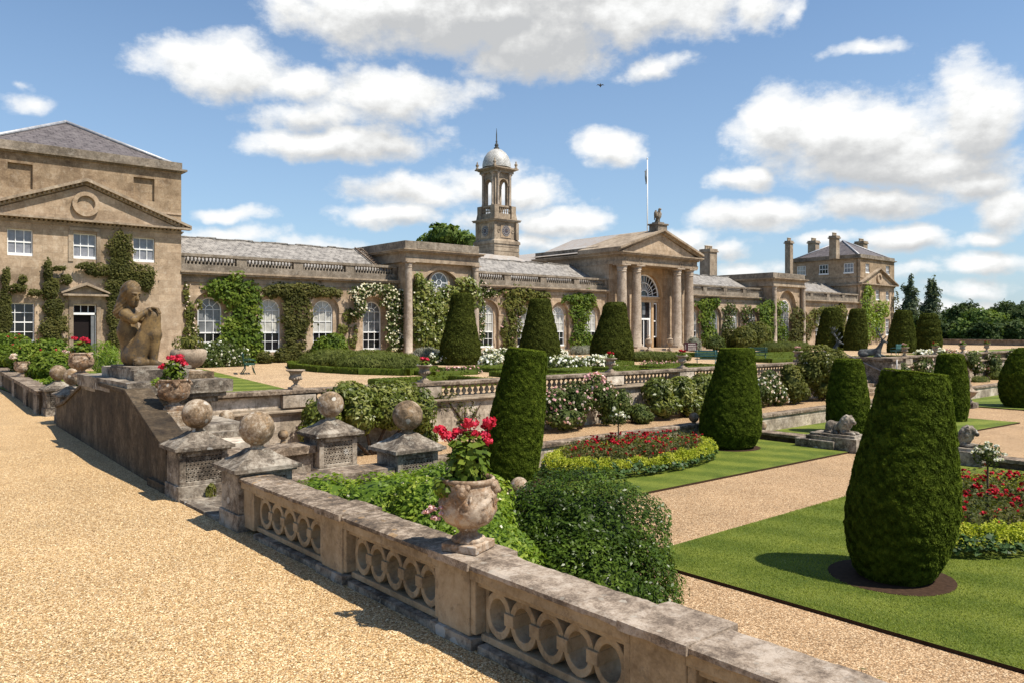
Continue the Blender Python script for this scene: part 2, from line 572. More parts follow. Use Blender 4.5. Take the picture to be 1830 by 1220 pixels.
def slate(name, c0, c1, c2, w=0.35, h=0.22, pale=None):
    m, nt, b, out = new_mat(name)
    co = world_co(nt)
    sep = nt.new('ShaderNodeSeparateXYZ'); nt.link(co, sep.inputs[0])
    cmb = nt.new('ShaderNodeCombineXYZ')
    nt.link(nt.math('ADD', sep.outputs[0], nt.math('MULTIPLY', sep.outputs[1], 0.13)), cmb.inputs[0])
    nt.link(nt.math('MULTIPLY', sep.outputs[2], 2.0), cmb.inputs[1])
    br = nt.new('ShaderNodeTexBrick')
    br.inputs['Scale'].default_value = 1.0; br.inputs['Brick Width'].default_value = w; br.inputs['Row Height'].default_value = h
    br.inputs['Mortar Size'].default_value = 0.022; br.inputs['Bias'].default_value = 0.1
    br.inputs['Color1'].default_value = (*c0, 1); br.inputs['Color2'].default_value = (*c1, 1); br.inputs['Mortar'].default_value = (*[0.4 * c for c in c0], 1)
    nt.link(cmb.outputs[0], br.inputs['Vector'])
    f = nt.ramp(nt.noise(co, 2.4, 6, 0.75), [(0.42, 0.0), (0.66, 1.0)])
    col = nt.mix(f, br.outputs['Color'], c2)
    k = nt.ramp(nt.noise(co, 11, 4, 0.7), [(0.25, (0.75,) * 3), (0.75, (1.2,) * 3)])
    nt.link(nt.mix(1.0, col, k, 'MULTIPLY'), b.inputs['Base Color'])
    b.inputs['Roughness'].default_value = 0.6; b.inputs['Specular IOR Level'].default_value = 0.4
    bp = nt.new('ShaderNodeBump'); bp.inputs['Strength'].default_value = 0.6; bp.inputs['Distance'].default_value = 0.03
    nt.link(br.outputs['Fac'], bp.inputs['Height']); bp.invert = True
    nt.link(bp.outputs[0], b.inputs['Normal'])
    return m

M = {}
M['ashlar'] = stone('bath_stone', (0.224, 0.161, 0.104), (0.382, 0.284, 0.191), (0.531, 0.417, 0.300), 1.0, 0.35, (0.563, 0.484, 0.377), 0.3, brick=(0.900, 0.381, 0.616), streak=0.3)
M['dressed'] = stone('dressed_stone', (0.168, 0.128, 0.090), (0.318, 0.246, 0.174), (0.459, 0.379, 0.280), 1.0, 0.4, (0.130, 0.108, 0.085), 0.45, streak=0.45)
M['parapet'] = stone('weathered_parapet', (0.087, 0.071, 0.053), (0.202, 0.166, 0.126), (0.358, 0.302, 0.238), 1.2, 0.6, (0.371, 0.331, 0.275), 0.4, streak=0.4)
M['column'] = stone('column_stone', (0.217, 0.170, 0.126), (0.366, 0.293, 0.223), (0.518, 0.440, 0.354), 2.2, 0.6, (0.168, 0.134, 0.103), 0.5)
M['porch'] = stone('sheltered_stone', (0.315, 0.200, 0.105), (0.452, 0.304, 0.173), (0.546, 0.404, 0.252), 0.8, 0.2, streak=0.15)
M['old'] = stone('old_lichened_stone', (0.053, 0.043, 0.034), (0.167, 0.134, 0.101), (0.374, 0.323, 0.257), 2.4, 1.0, (0.360, 0.323, 0.264), 0.6, streak=0.35, spots=(0.500, 0.478, 0.434), spot_sc=6.0, con=1.5)
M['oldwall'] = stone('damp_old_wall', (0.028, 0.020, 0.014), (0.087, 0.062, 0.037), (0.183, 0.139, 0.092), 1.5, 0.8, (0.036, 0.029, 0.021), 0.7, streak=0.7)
M['coping'] = stone('lichened_coping', (0.066, 0.050, 0.037), (0.168, 0.124, 0.086), (0.373, 0.299, 0.226), 5.5, 1.0, (0.049, 0.038, 0.028), 0.6, spots=(0.371, 0.234, 0.112), spot_sc=13.0, con=1.5)
M['coping_pale'] = stone('pale_coping', (0.119, 0.089, 0.066), (0.267, 0.207, 0.153), (0.401, 0.332, 0.264), 6.5, 0.9, (0.074, 0.057, 0.044), 0.45, spots=(0.370, 0.325, 0.264), spot_sc=15.0, con=1.5)
M['attic'] = stone('stained_attic_stone', (0.148, 0.100, 0.062), (0.286, 0.206, 0.129), (0.416, 0.321, 0.216), 1.0, 0.4, (0.476, 0.400, 0.305), 0.25, brick=(0.882, 0.368, 0.502), streak=0.45)
M['pierced'] = stone('pierced_limestone', (0.181, 0.126, 0.072), (0.327, 0.243, 0.146), (0.437, 0.345, 0.231), 2.0, 0.5, (0.154, 0.116, 0.079), 0.5, streak=0.3)
M['ball'] = stone('lichened_ball_stone', (0.088, 0.061, 0.036), (0.229, 0.163, 0.104), (0.449, 0.379, 0.293), 3.2, 1.0, (0.314, 0.197, 0.095), 0.6, spots=(0.565, 0.534, 0.471), spot_sc=9.0, con=1.5)
M['terracotta'] = stone('weathered_pot', (0.109, 0.067, 0.040), (0.252, 0.171, 0.110), (0.472, 0.383, 0.294), 3.6, 0.9, (0.333, 0.172, 0.071), 0.55, spots=(0.525, 0.493, 0.445), spot_sc=16.0, con=1.5)
M['urn'] = stone('grey_urn_stone', (0.15, 0.115, 0.08), (0.30, 0.23, 0.165), (0.48, 0.40, 0.31), 3.0, 0.7, (0.12, 0.095, 0.07), 0.5)
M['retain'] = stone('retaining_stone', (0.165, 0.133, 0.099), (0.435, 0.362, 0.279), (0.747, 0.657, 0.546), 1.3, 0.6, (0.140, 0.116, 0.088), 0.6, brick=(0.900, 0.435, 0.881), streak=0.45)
M['bronze'] = stone('weathered_bronze', (0.045, 0.035, 0.026), (0.135, 0.088, 0.040), (0.27, 0.175, 0.07), 2.0, 0.3, (0.055, 0.05, 0.045), 0.8, streak=0.5, rough=0.55)
M['lead'] = plain('grey_lead', (0.36, 0.36, 0.37), 0.5, 0.2, 0.5, 0.35, 5.0)
M['stag'] = stone('verdigris_lead', (0.03, 0.028, 0.028), (0.065, 0.062, 0.06), (0.12, 0.14, 0.135), 4.0, 0.4, (0.10, 0.16, 0.15), 0.45, rough=0.7)
M['roof'] = slate('stone_slates', (0.134, 0.119, 0.103), (0.268, 0.242, 0.212), (0.371, 0.340, 0.299))
M['slate'] = slate('purple_slates', (0.075, 0.062, 0.06), (0.12, 0.10, 0.098), (0.155, 0.135, 0.13), 0.4, 0.3)
M['leadroof'] = slate('lead_roof', (0.34, 0.32, 0.30), (0.42, 0.40, 0.37), (0.33, 0.26, 0.2), 6.0, 3.0)
M['white'] = plain('white_paint', (0.78, 0.78, 0.76), 0.45, 0, 0.5, 0.04)
M['darkglass'] = plain('dark_window_glass', (0.012, 0.012, 0.014), 0.05, 0, 0.6, 0.1)
M['paleglass'] = plain('pale_window_glass', (0.20, 0.20, 0.22), 0.06, 0, 0.6, 0.35, 3.0)  # mottled pale grey pane, smooth and glossy
M['blind'] = plain('blind_behind_glass', (0.42, 0.41, 0.37), 0.12, 0, 0.5, 0.4, 2.0)
M['greyblind'] = plain('grey_blind_behind_glass', (0.15, 0.155, 0.16), 0.1, 0, 0.5, 0.4, 2.0)
M['green_paint'] = plain('green_bench_paint', (0.02, 0.07, 0.05), 0.4)
M['teal_paint'] = plain('teal_bench_paint', (0.03, 0.11, 0.11), 0.4)
M['wood'] = plain('grey_oak', (0.14, 0.10, 0.07), 0.8, 0, 0.2, 0.3, 12.0)
M['bark'] = plain('bark', (0.07, 0.05, 0.035), 0.9, 0, 0.1, 0.35, 14.0, 0.5)
M['soil'] = plain('dark_soil', (0.045, 0.026, 0.016), 0.95, 0, 0.1, 0.4, 14.0, 0.8)
M['sign'] = plain('maroon_sign', (0.05, 0.012, 0.016), 0.4)
M['cream'] = plain('cream_lettering', (0.6, 0.55, 0.5), 0.6)
M['clockdial'] = plain('clock_dial', (0.07, 0.055, 0.06), 0.5)
M['flag'] = plain('flag_cloth', (0.16, 0.18, 0.2), 0.8, 0, 0.1, 0.5, 9.0)
M['pot'] = plain('chimney_pot_clay', (0.5, 0.4, 0.28), 0.8)
M['iron'] = plain('grey_iron_rail', (0.3, 0.29, 0.28), 0.5, 0.5)
M['bird'] = plain('bird_plumage', (0.03, 0.03, 0.03), 0.7)
M['gravel'] = gravel('pale_gold_gravel', [(0.26, 0.135, 0.048), (0.53, 0.33, 0.145), (0.68, 0.46, 0.225), (0.90, 0.70, 0.44)], 95.0, 0.8, 0.16)
M['gravel_low'] = gravel('path_gravel', [(0.22, 0.12, 0.055), (0.42, 0.26, 0.13), (0.56, 0.365, 0.195), (0.76, 0.57, 0.36)], 60.0, 0.7, 0.18)
M['gravel_far'] = gravel('terrace_gravel', [(0.36, 0.22, 0.115), (0.54, 0.36, 0.195), (0.63, 0.44, 0.255), (0.76, 0.58, 0.36)], 26.0, 0.4, 0.2)
M['lawn'] = lawn_mat('striped_lawn', (0.097, 0.137, 0.022), (0.146, 0.186, 0.036), 0.35, 0.62)
M['lawn2'] = lawn_mat('striped_lawn_far', (0.098, 0.139, 0.024), (0.161, 0.203, 0.045), 1.25, 0.8)
M['grass'] = foliage('grass_blade', (0.166, 0.214, 0.041), (0.254, 0.293, 0.065), (0.370, 0.381, 0.112), 0.6, 0.4, 0.08)
M['field'] = lawn_mat('meadow', (0.05, 0.085, 0.02), (0.07, 0.105, 0.025), 0.4, 7.0)
M['yew'] = foliage('yew', (0.025, 0.038, 0.003), (0.081, 0.115, 0.011), (0.184, 0.218, 0.025), 0.75, 0.22, 0.05)
M['yew_far'] = foliage('yew_terrace', (0.030, 0.037, 0.006), (0.071, 0.084, 0.014), (0.140, 0.151, 0.029), 0.75, 0.2, 0.05)
M['box'] = foliage('box_hedge', (0.040, 0.060, 0.006), (0.092, 0.124, 0.012), (0.160, 0.184, 0.024), 0.6, 0.25, 0.12)
M['dark_bush'] = foliage('dark_glossy_leaf', (0.017, 0.030, 0.003), (0.042, 0.076, 0.008), (0.110, 0.162, 0.021), 0.32, 0.2, 0.13)
M['honey'] = foliage('light_green_leaf', (0.063, 0.115, 0.011), (0.161, 0.241, 0.023), (0.345, 0.391, 0.057), 0.5, 0.35, 0.2)
M['vine'] = foliage('vine_leaf', (0.035, 0.065, 0.008), (0.095, 0.145, 0.015), (0.20, 0.24, 0.032), 0.55, 0.3, 0.15)
M['vine_dark'] = foliage('dark_vine_leaf', (0.04, 0.042, 0.010), (0.075, 0.078, 0.018), (0.14, 0.125, 0.034), 0.6, 0.25, 0.12)
M['vine_olive'] = foliage('olive_vine_leaf', (0.045, 0.055, 0.010), (0.10, 0.11, 0.02), (0.19, 0.175, 0.04), 0.6, 0.25, 0.15)
M['vine_lime'] = foliage('lime_vine_leaf', (0.08, 0.13, 0.012), (0.16, 0.23, 0.02), (0.28, 0.33, 0.04), 0.5, 0.35)
M['magnolia'] = foliage('magnolia_leaf', (0.038, 0.055, 0.009), (0.119, 0.145, 0.019), (0.323, 0.315, 0.093), 0.4, 0.25, 0.3)
M['rose_leaf'] = foliage('rose_leaf', (0.03, 0.05, 0.011), (0.07, 0.095, 0.02), (0.14, 0.155, 0.045), 0.55, 0.25, 0.15)
M['bed_leaf'] = foliage('rose_bed_leaf', (0.04, 0.055, 0.014), (0.095, 0.105, 0.028), (0.19, 0.155, 0.06), 0.5, 0.3, 0.15)
M['alchemilla'] = foliage('lime_flower_froth', (0.20, 0.25, 0.02), (0.40, 0.43, 0.05), (0.62, 0.60, 0.12), 0.6, 0.35, 0.1)
M['alch_leaf'] = foliage('round_green_leaf', (0.02, 0.05, 0.012), (0.045, 0.095, 0.022), (0.09, 0.15, 0.045), 0.5, 0.25)
M['lavender'] = foliage('lavender_green', (0.05, 0.062, 0.015), (0.10, 0.12, 0.025), (0.17, 0.18, 0.05), 0.65, 0.3, 0.1)
M['grey_herb'] = foliage('grey_herb_leaf', (0.10, 0.11, 0.075), (0.19, 0.19, 0.14), (0.30, 0.29, 0.23), 0.7, 0.2)
M['tree'] = foliage('broad_tree_leaf', (0.024, 0.045, 0.014), (0.052, 0.078, 0.024), (0.105, 0.13, 0.044), 0.65, 0.25, 0.1)
M['tree_grey'] = foliage('poplar_leaf', (0.055, 0.075, 0.04), (0.105, 0.13, 0.07), (0.18, 0.20, 0.115), 0.65, 0.25, 0.1)
M['tree_light'] = foliage('pale_tree_leaf', (0.060, 0.108, 0.024), (0.120, 0.174, 0.043), (0.216, 0.258, 0.072), 0.65, 0.3, 0.1)
M['red'] = foliage('scarlet_petal', (0.34, 0.008, 0.02), (0.58, 0.015, 0.045), (0.75, 0.06, 0.12), 0.6, 0.2)
M['darkred'] = foliage('crimson_petal', (0.15, 0.004, 0.010), (0.34, 0.008, 0.018), (0.52, 0.02, 0.04), 0.6, 0.2, 0.1)
M['pink'] = foliage('pink_petal', (0.55, 0.25, 0.25), (0.72, 0.42, 0.42), (0.85, 0.62, 0.6), 0.6, 0.2)
M['palepink'] = foliage('blush_petal', (0.65, 0.48, 0.40), (0.8, 0.65, 0.55), (0.86, 0.78, 0.70), 0.6, 0.2)
M['whitepetal'] = foliage('white_petal', (0.66, 0.63, 0.52), (0.82, 0.80, 0.72), (0.9, 0.9, 0.86), 0.6, 0.2)
M['creampetal'] = foliage('cream_petal', (0.60, 0.54, 0.34), (0.74, 0.68, 0.5), (0.84, 0.80, 0.66), 0.6, 0.2)

M['pebble'] = foliage('pebble', (0.26, 0.145, 0.055), (0.56, 0.38, 0.18), (0.80, 0.66, 0.42), 0.8, 0.0, 0.2)

M['doorway_shade'] = plain('doorway_shade_paint', (0.012, 0.008, 0.008), 0.7, 0, 0.15)  # near-black colour painting the shade inside the open doorway
# ------------------------------------------------------------------ camera, sun, sky
cam = bpy.data.cameras.new('camera')
cam.sensor_width = 36.0; cam.lens = FP / 1830.0 * 36.0
cam.shift_y = (CY - 610.0) / 1830.0
cam.clip_end = 8000.0; cam.clip_start = 0.05
camo = bpy.data.objects.new('camera', cam); COL.objects.link(camo)
camo.location = (0, 0, EYE); camo.rotation_euler = (math.pi / 2, 0, TH - math.pi / 2)
scene.camera = camo

SUNV = Vector((0.25, -0.55, 1.0)).normalized()
sl = bpy.data.lights.new('sun', 'SUN'); sl.energy = 5.0; sl.angle = math.radians(0.5); sl.color = (1.0, 0.93, 0.82)
so = bpy.data.objects.new('sun', sl); COL.objects.link(so)
so.location = (0, -20, 60); so.rotation_euler = SUNV.to_track_quat('Z', 'Y').to_euler()

w = bpy.data.worlds.new('World'); scene.world = w; w.use_nodes = True
wt = NT(w.node_tree); wt.n.clear()
wout = wt.new('ShaderNodeOutputWorld'); wbg = wt.new('ShaderNodeBackground'); wbg.inputs[1].default_value = 0.088
wt.link(wbg.outputs[0], wout.inputs[0])
sky = wt.new('ShaderNodeTexSky', sky_type='NISHITA')
sky.sun_disc = False
sky.sun_elevation = math.asin(SUNV.z); sky.sun_rotation = math.atan2(SUNV.x, SUNV.y)
sky.air_density = 1.0; sky.dust_density = 0.6; sky.ozone_density = 1.6; sky.altitude = 100

# clouds: ellipses of (azimuth, elevation) in the sky, roughened by noise, lit from above
CLOUDS = [  # cx, cy, rx, ry (picture degrees), weight, greyness of the base
    (760, 10, 330, 100, 1.2, 1.0), (960, 75, 190, 80, 1.2, 1.0), (880, 20, 380, 90, 1.2, 0.9), (1150, 15, 230, 75, 1.1, 0.6), (1330, 5, 90, 55, 0.8, 0.3), (1060, 95, 60, 55, 0.6, 0.6),
    (400, 118, 165, 62, 1.0, 0.25), (330, 105, 75, 48, 0.9, 0.1), (540, 140, 85, 42, 0.8, 0.3), (700, 165, 185, 62, 1.0, 0.3), (560, 205, 130, 42, 0.7, 0.3),
    (600, 255, 205, 45, 1.0, 0.35), (690, 250, 120, 45, 0.8, 0.3), (410, 378, 72, 22, 0.9, 0.2), (410, 418, 95, 24, 0.55, 0.2),
    (730, 345, 145, 42, 0.75, 0.4), (690, 390, 110, 26, 0.7, 0.35), (950, 345, 75, 40, 0.75, 0.3), (1000, 400, 95, 40, 1.0, 0.25), (880, 395, 90, 30, 0.6, 0.3), (860, 330, 130, 50, 0.7, 0.35),
    (1087, 258, 78, 44, 1.1, 0.3), (1380, 235, 100, 95, 1.0, 0.45), (1540, 240, 230, 88, 1.1, 0.55), (1745, 200, 115, 115, 1.0, 0.5), (1600, 295, 280, 62, 1.0, 0.7), (1330, 322, 62, 28, 0.8, 0.4),
    (1570, 365, 170, 40, 0.9, 0.6), (1370, 388, 170, 38, 0.9, 0.5), (1720, 325, 150, 40, 0.8, 0.7), (1550, 82, 95, 22, 0.52, 0.1), (1170, 118, 80, 26, 0.5, 0.1), (1415, 15, 40, 40, 0.4, 0.1),
    (1620, 438, 105, 34, 0.9, 0.4), (1790, 385, 80, 55, 0.7, 0.5), (1760, 430, 70, 22, 0.7, 0.3), (1760, 475, 120, 26, 0.75, 0.35), (1230, 425, 70, 26, 0.6, 0.2), (1290, 445, 90, 20, 0.5, 0.2),
    (1720, 520, 140, 30, 0.5, 0.3), (960, 440, 130, 22, 0.5, 0.2), (560, 440, 160, 22, 0.35, 0.2), (40, 172, 60, 22, 0.32, 0.1), (20, 130, 45, 22, -0.3, 0.1), (1290, 60, 40, 40, -0.25, 0.1),
    (1100, 505, 160, 20, 0.45, 0.2), (1330, 480, 120, 22, 0.5, 0.2), (1700, 560, 220, 30, 0.5, 0.2), (1640, 490, 90, 18, 0.5, 0.2), (1480, 430, 80, 20, 0.5, 0.2),
    (2100, 300, 220, 120, 1.0, 0.5), (2250, 120, 160, 80, 0.9, 0.4), (-420, 60, 160, 70, 0.9, 0.4), (-450, 300, 150, 60, 0.9, 0.4), (1000, -120, 500, 120, 1.0, 0.8),
]
def sky_dir(px, py):
    a = math.atan((px - CX) / FP)
    return a, math.atan((CY - py) / FP * math.cos(a))

geo = wt.new('ShaderNodeTexCoord')
dvec = geo.outputs['Generated']
def dotc(vec):
    nd = wt.new('ShaderNodeVectorMath', operation='DOT_PRODUCT'); wt.link(dvec, nd.inputs[0]); nd.inputs[1].default_value = vec
    return nd.outputs['Value']
az = wt.math('ARCTAN2', dotc((ST, -CT, 0)), dotc((CT, ST, 0)))
el = wt.math('ARCSINE', dotc((0, 0, 1)), clamp=False)
cmb = wt.new('ShaderNodeCombineXYZ'); wt.link(az, cmb.inputs[0]); wt.link(el, cmb.inputs[1])
skyp = cmb.outputs[0]

gt = bpy.data.node_groups.new('cloud_density', 'ShaderNodeTree')
gt.interface.new_socket('P', in_out='INPUT', socket_type='NodeSocketVector')
gt.interface.new_socket('Density', in_out='OUTPUT', socket_type='NodeSocketFloat')
gt.interface.new_socket('Grey', in_out='OUTPUT', socket_type='NodeSocketFloat')
g = NT(gt)
gi = g.new('NodeGroupInput'); go = g.new('NodeGroupOutput')
P0 = gi.outputs['P']
warp = g.new('ShaderNodeTexNoise'); warp.inputs['Scale'].default_value = 9.0; warp.inputs['Detail'].default_value = 4.0; warp.inputs['Roughness'].default_value = 0.55
g.link(P0, warp.inputs['Vector'])
wv = g.new('ShaderNodeVectorMath', operation='SUBTRACT'); g.link(warp.outputs['Color'], wv.inputs[0]); wv.inputs[1].default_value = (0.5, 0.5, 0.5)
ws = g.new('ShaderNodeVectorMath', operation='MULTIPLY'); g.link(wv.outputs[0], ws.inputs[0]); ws.inputs[1].default_value = (0.10, 0.06, 0.0)
wp = g.new('ShaderNodeVectorMath', operation='ADD'); g.link(P0, wp.inputs[0]); g.link(ws.outputs[0], wp.inputs[1])
best = None; grey = None
for cx, cy, rx, ry, wgt, gr in CLOUDS:
    a0, e0 = sky_dir(cx, cy)
    a1, _ = sky_dir(cx + rx, cy); _, e1 = sky_dir(cx, cy - ry)
    sb = g.new('ShaderNodeVectorMath', operation='SUBTRACT'); g.link(wp.outputs[0], sb.inputs[0]); sb.inputs[1].default_value = (a0, e0, 0)
    ml = g.new('ShaderNodeVectorMath', operation='MULTIPLY'); g.link(sb.outputs[0], ml.inputs[0]); ml.inputs[1].default_value = (1 / (a1 - a0), 1 / (e1 - e0), 0)
    ln = g.new('ShaderNodeVectorMath', operation='LENGTH'); g.link(ml.outputs[0], ln.inputs[0])
    d = g.math('MULTIPLY_ADD', g.math('SUBTRACT', 1.05, ln.outputs['Value']), 0.35 + 0.65 * max(wgt, 0.1), c=-0.42 * max(0.0, 0.62 - wgt))
    best = d if best is None else g.math('SMOOTH_MAX', best, d, c=0.12)
    gg = g.math('MULTIPLY', g.math('MAXIMUM', d, 0.0), gr)
    grey = gg if grey is None else g.math('ADD', grey, gg)
# small clouds everywhere else in the sky
def nz(vec, scale, detail, rough):
    return g.noise(vec, scale, detail, rough)
st = g.new('ShaderNodeVectorMath', operation='MULTIPLY'); g.link(P0, st.inputs[0]); st.inputs[1].default_value = (1.0, 1.5, 1.0)
n1 = nz(st.outputs[0], 15.0, 11.0, 0.64)
n2 = nz(st.outputs[0], 4.5, 4.0, 0.5)
nn = g.math('ADD', g.math('MULTIPLY', g.math('SUBTRACT', n1, 0.5), 1.9), g.math('MULTIPLY', g.math('SUBTRACT', n2, 0.5), 0.5))
dens = g.math('ADD', g.math('MULTIPLY', g.math('SUBTRACT', g.math('MAXIMUM', best, -0.6), 0.03), 1.4), nn)
g.link(dens, go.inputs['Density']); g.link(grey, go.inputs['Grey'])

def cloud(vec):
    nd = wt.new('ShaderNodeGroup'); nd.node_tree = gt
    wt.link(vec, nd.inputs[0])
    return nd
c0 = cloud(skyp)
up = wt.new('ShaderNodeVectorMath', operation='ADD'); wt.link(skyp, up.inputs[0]); up.inputs[1].default_value = (-0.004, 0.012, 0)
c1 = cloud(up.outputs[0])
up2 = wt.new('ShaderNodeVectorMath', operation='ADD'); wt.link(skyp, up2.inputs[0]); up2.inputs[1].default_value = (-0.004, 0.05, 0)
c2 = cloud(up2.outputs[0])
d0, d1, d2 = c0.outputs['Density'], c1.outputs['Density'], c2.outputs['Density']
alpha = wt.ramp(d0, [(-0.0, 0.0), (0.14, 0.14), (0.40, 0.66), (0.72, 1.0)])
lit = wt.math('MULTIPLY_ADD', wt.math('SUBTRACT', d0, d1), 0.62, c=0.62)
lit = wt.math('MULTIPLY_ADD', wt.math('SUBTRACT', d0, d2), 0.30, c=lit)
lit = wt.math('MULTIPLY_ADD', wt.math('SUBTRACT', wt.noise(skyp, 7.0, 5, 0.55), 0.5), 0.55, c=lit)
lit = wt.math('SUBTRACT', lit, wt.math('MULTIPLY', wt.math('MINIMUM', wt.math('MAXIMUM', d2, 0.0), 0.9), wt.math('MULTIPLY', c0.outputs['Grey'], 0.42)), clamp=True)
lit = wt.math('ADD', lit, wt.math('MULTIPLY', wt.math('SUBTRACT', 1.0, alpha), 0.35), clamp=True)
ccol = wt.ramp(lit, [(0.0, (4.7, 4.8, 4.9)), (0.35, (5.7, 5.75, 5.75)), (0.65, (7.0, 7.05, 7.0)), (0.95, (8.2, 8.25, 8.2))])
skyc = wt.mix(1.0, sky.outputs[0], (0.93, 1.11, 1.22), 'MULTIPLY')
hz = wt.ramp(el, [(0.0, 0.62), (0.12, 0.36), (0.45, 0.06)])
skyc = wt.mix(hz, skyc, (3.9, 4.9, 6.2))
wt.link(wt.mix(alpha, skyc, ccol), wbg.inputs[0])

scene.view_settings.view_transform = 'Standard'
scene.view_settings.look = 'None'
scene.view_settings.exposure = 0.5
scene.view_settings.gamma = 1.0
scene.cycles.max_bounces = 6; scene.cycles.diffuse_bounces = 3; scene.cycles.glossy_bounces = 2; scene.cycles.transmission_bounces = 3
scene.cycles.sample_clamp_indirect = 6.0

# ------------------------------------------------------------------ ground and terraces
LOW = -1.70        # parterre level
PATH = -1.08       # walk below the terrace wall
YW = 17.4          # terrace retaining wall
YP = 15.1          # low wall of the walk
YF = 44.2          # orangery front

def sheet(name, poly, z0, z1, mat, kind='structure'):
    mb = MB().prism(poly, z0, z1, 'z')
    return tag(mb.build(name, mat), kind=kind)

mb = MB().add([(-3000, -3000, LOW - 0.12), (3000, -3000, LOW - 0.12), (3000, 3000, LOW - 0.12), (-3000, 3000, LOW - 0.12)], [(0, 1, 2, 3)])
tag(mb.build('ground', M['field']), kind='structure')

def wallX(Y):      # line of the near terrace edge
    return 2.96 + 0.042 * max(0.0, Y - 9.3)

sheet('gravel_terrace', [(-60, -40), (3.25, -40), (3.25, 9.8), (3.75, 21.5), (3.9, 24.0), (3.9, 60.0), (-60, 60)], LOW - 0.3, 0.0, M['gravel'])
sheet('orangery_terrace', [(3.9, YW + 0.25), (33.4, YW + 0.25), (33.4, 18.6), (38.3, 18.6), (38.3, YW + 0.25), (104, YW + 0.25), (104, 60), (3.9, 60)], LOW - 0.3, 0.0, M['gravel_far'])
sheet('parterre_path', [(3.2, -40), (104, -40), (104, YP + 0.3), (3.2, YP + 0.3)], LOW - 0.25, LOW, M['gravel_low'])
sheet('upper_walk', [(5.8, YP + 0.1), (104, YP + 0.1), (104, YW + 0.2), (5.8, YW + 0.2)], LOW - 0.1, PATH, M['gravel_low'])

def lawn(poly, mat='lawn', z=LOW + 0.05):
    n = len(poly)
    mb = MB().prism(poly, z - 0.12, z, 'z', 0)
    # cut earth edge
    for i in range(n):
        mb.m[-n + i] = 1
    return tag(mb.build('lawn', [M[mat], M['soil']]), kind='structure')

def rect(x0, x1, y0, y1): return [(x0, y0), (x1, y0), (x1, y1), (x0, y1)]
lawn([(9.6, -30), (23.0, -30), (23.0, 8.05), (9.6, 8.2)])
lawn([(9.6, 11.35), (23.0, 11.0), (23.0, YP - 0.02), (9.6, YP - 0.02)])
lawn([(23.75, 10.9), (34.9, 10.1), (35.0, YP - 0.02), (23.75, YP - 0.02)], 'lawn2')
lawn(rect(23.75, 34.9, -30, 6.9), 'lawn2')
lawn([(40.4, 10.3), (64, 10.0), (64, YP - 0.02), (40.6, YP - 0.02)], 'lawn2')
lawn([(3.95, YW + 0.3), (8.6, YW + 0.3), (10.9, 23.4), (13.4, 38.8), (13.0, 40.5), (3.95, 40.5)], 'lawn2', 0.03)
lawn(rect(62, 103, 19.5, 26), 'lawn2', 0.03)

# soil round the clipped yews
def soil(x, y, r):
    mb = MB()
    pts = [(x + r * (1 + 0.02 * math.sin(5 * a)) * math.cos(a), y + r * math.sin(a)) for a in [2 * math.pi * k / 40 for k in range(40)]]
    mb.prism(pts, LOW + 0.045, LOW + 0.056, 'z')
    tag(mb.build('ground_soil', M['soil']), kind='structure')
soil(11.72, 5.06, 0.86); soil(20.8, 13.9, 0.95); soil(11.9, 13.9, 0.95)

# ------------------------------------------------------------------ near balustrade, piers and stair head
def weather(o, cuts, amp, sc, seed=0):
    """subdivide a stone block and roughen it with noise so arrises look worn"""
    import bmesh
    bm = bmesh.new(); bm.from_mesh(o.data)
    for _ in range(cuts):
        es = [e for e in bm.edges if e.calc_length() > 0.035]
        if not es or len(bm.faces) > 60000: break
        bmesh.ops.subdivide_edges(bm, edges=es, cuts=1, use_grid_fill=True)
    off = Vector((seed * 3.7, seed * 1.3, 0.5))
    bm.normal_update()
    for v in bm.verts:
        p = (v.co + o.location) * sc + off
        n = mnoise.noise(p) + 0.5 * mnoise.noise(p * 2.3) + 0.35 * mnoise.noise(p * 5.1)
        v.co += v.normal * amp * n
    bm.to_mesh(o.data); bm.free()
    o.data.update()
    return o

Z_COP = 0.54
bal = thing('pierced_balustrade', 'long low stone balustrade pierced with rings along the near gravel edge', 'balustrade', (3.15, 3.0, 0))
XA, XB = 3.0, 3.30
piers = [5.68, 4.04, 2.39, 0.74, -0.91, -2.56, -4.2]
PW = 0.17
# copings, one length of stone per bay
ends = [7.56] + piers
for i in range(len(ends) - 1):
    y1 = ends[i] - (0 if i == 0 else 0.21); y0 = ends[i + 1] + 0.21
    mb = MB()
    prof = [(2.945, 0.507), (2.96, 0.498), (3.28, 0.498), (3.295, 0.507), (3.295, 0.53), (3.27, 0.542), (2.97, 0.542), (2.945, 0.532)]
    n = 10
    ys = [y0 + (y1 - y0) * k / 40 for k in range(41)]
    vs = [(x, y, z) for y in ys for x, z in prof]
    m8 = len(prof)
    fs = [(a * m8 + k, a * m8 + (k + 1) % m8, (a + 1) * m8 + (k + 1) % m8, (a + 1) * m8 + k) for a in range(40) for k in range(m8)]
    mb.add(vs, fs + [tuple(range(m8)), tuple(range(40 * m8 + m8 - 1, 40 * m8 - 1, -1))])
    o = mb.build('coping', M['coping' if i < 2 else 'coping_pale'], bal)
    weather(o, 1, 0.007, 9.0, i)
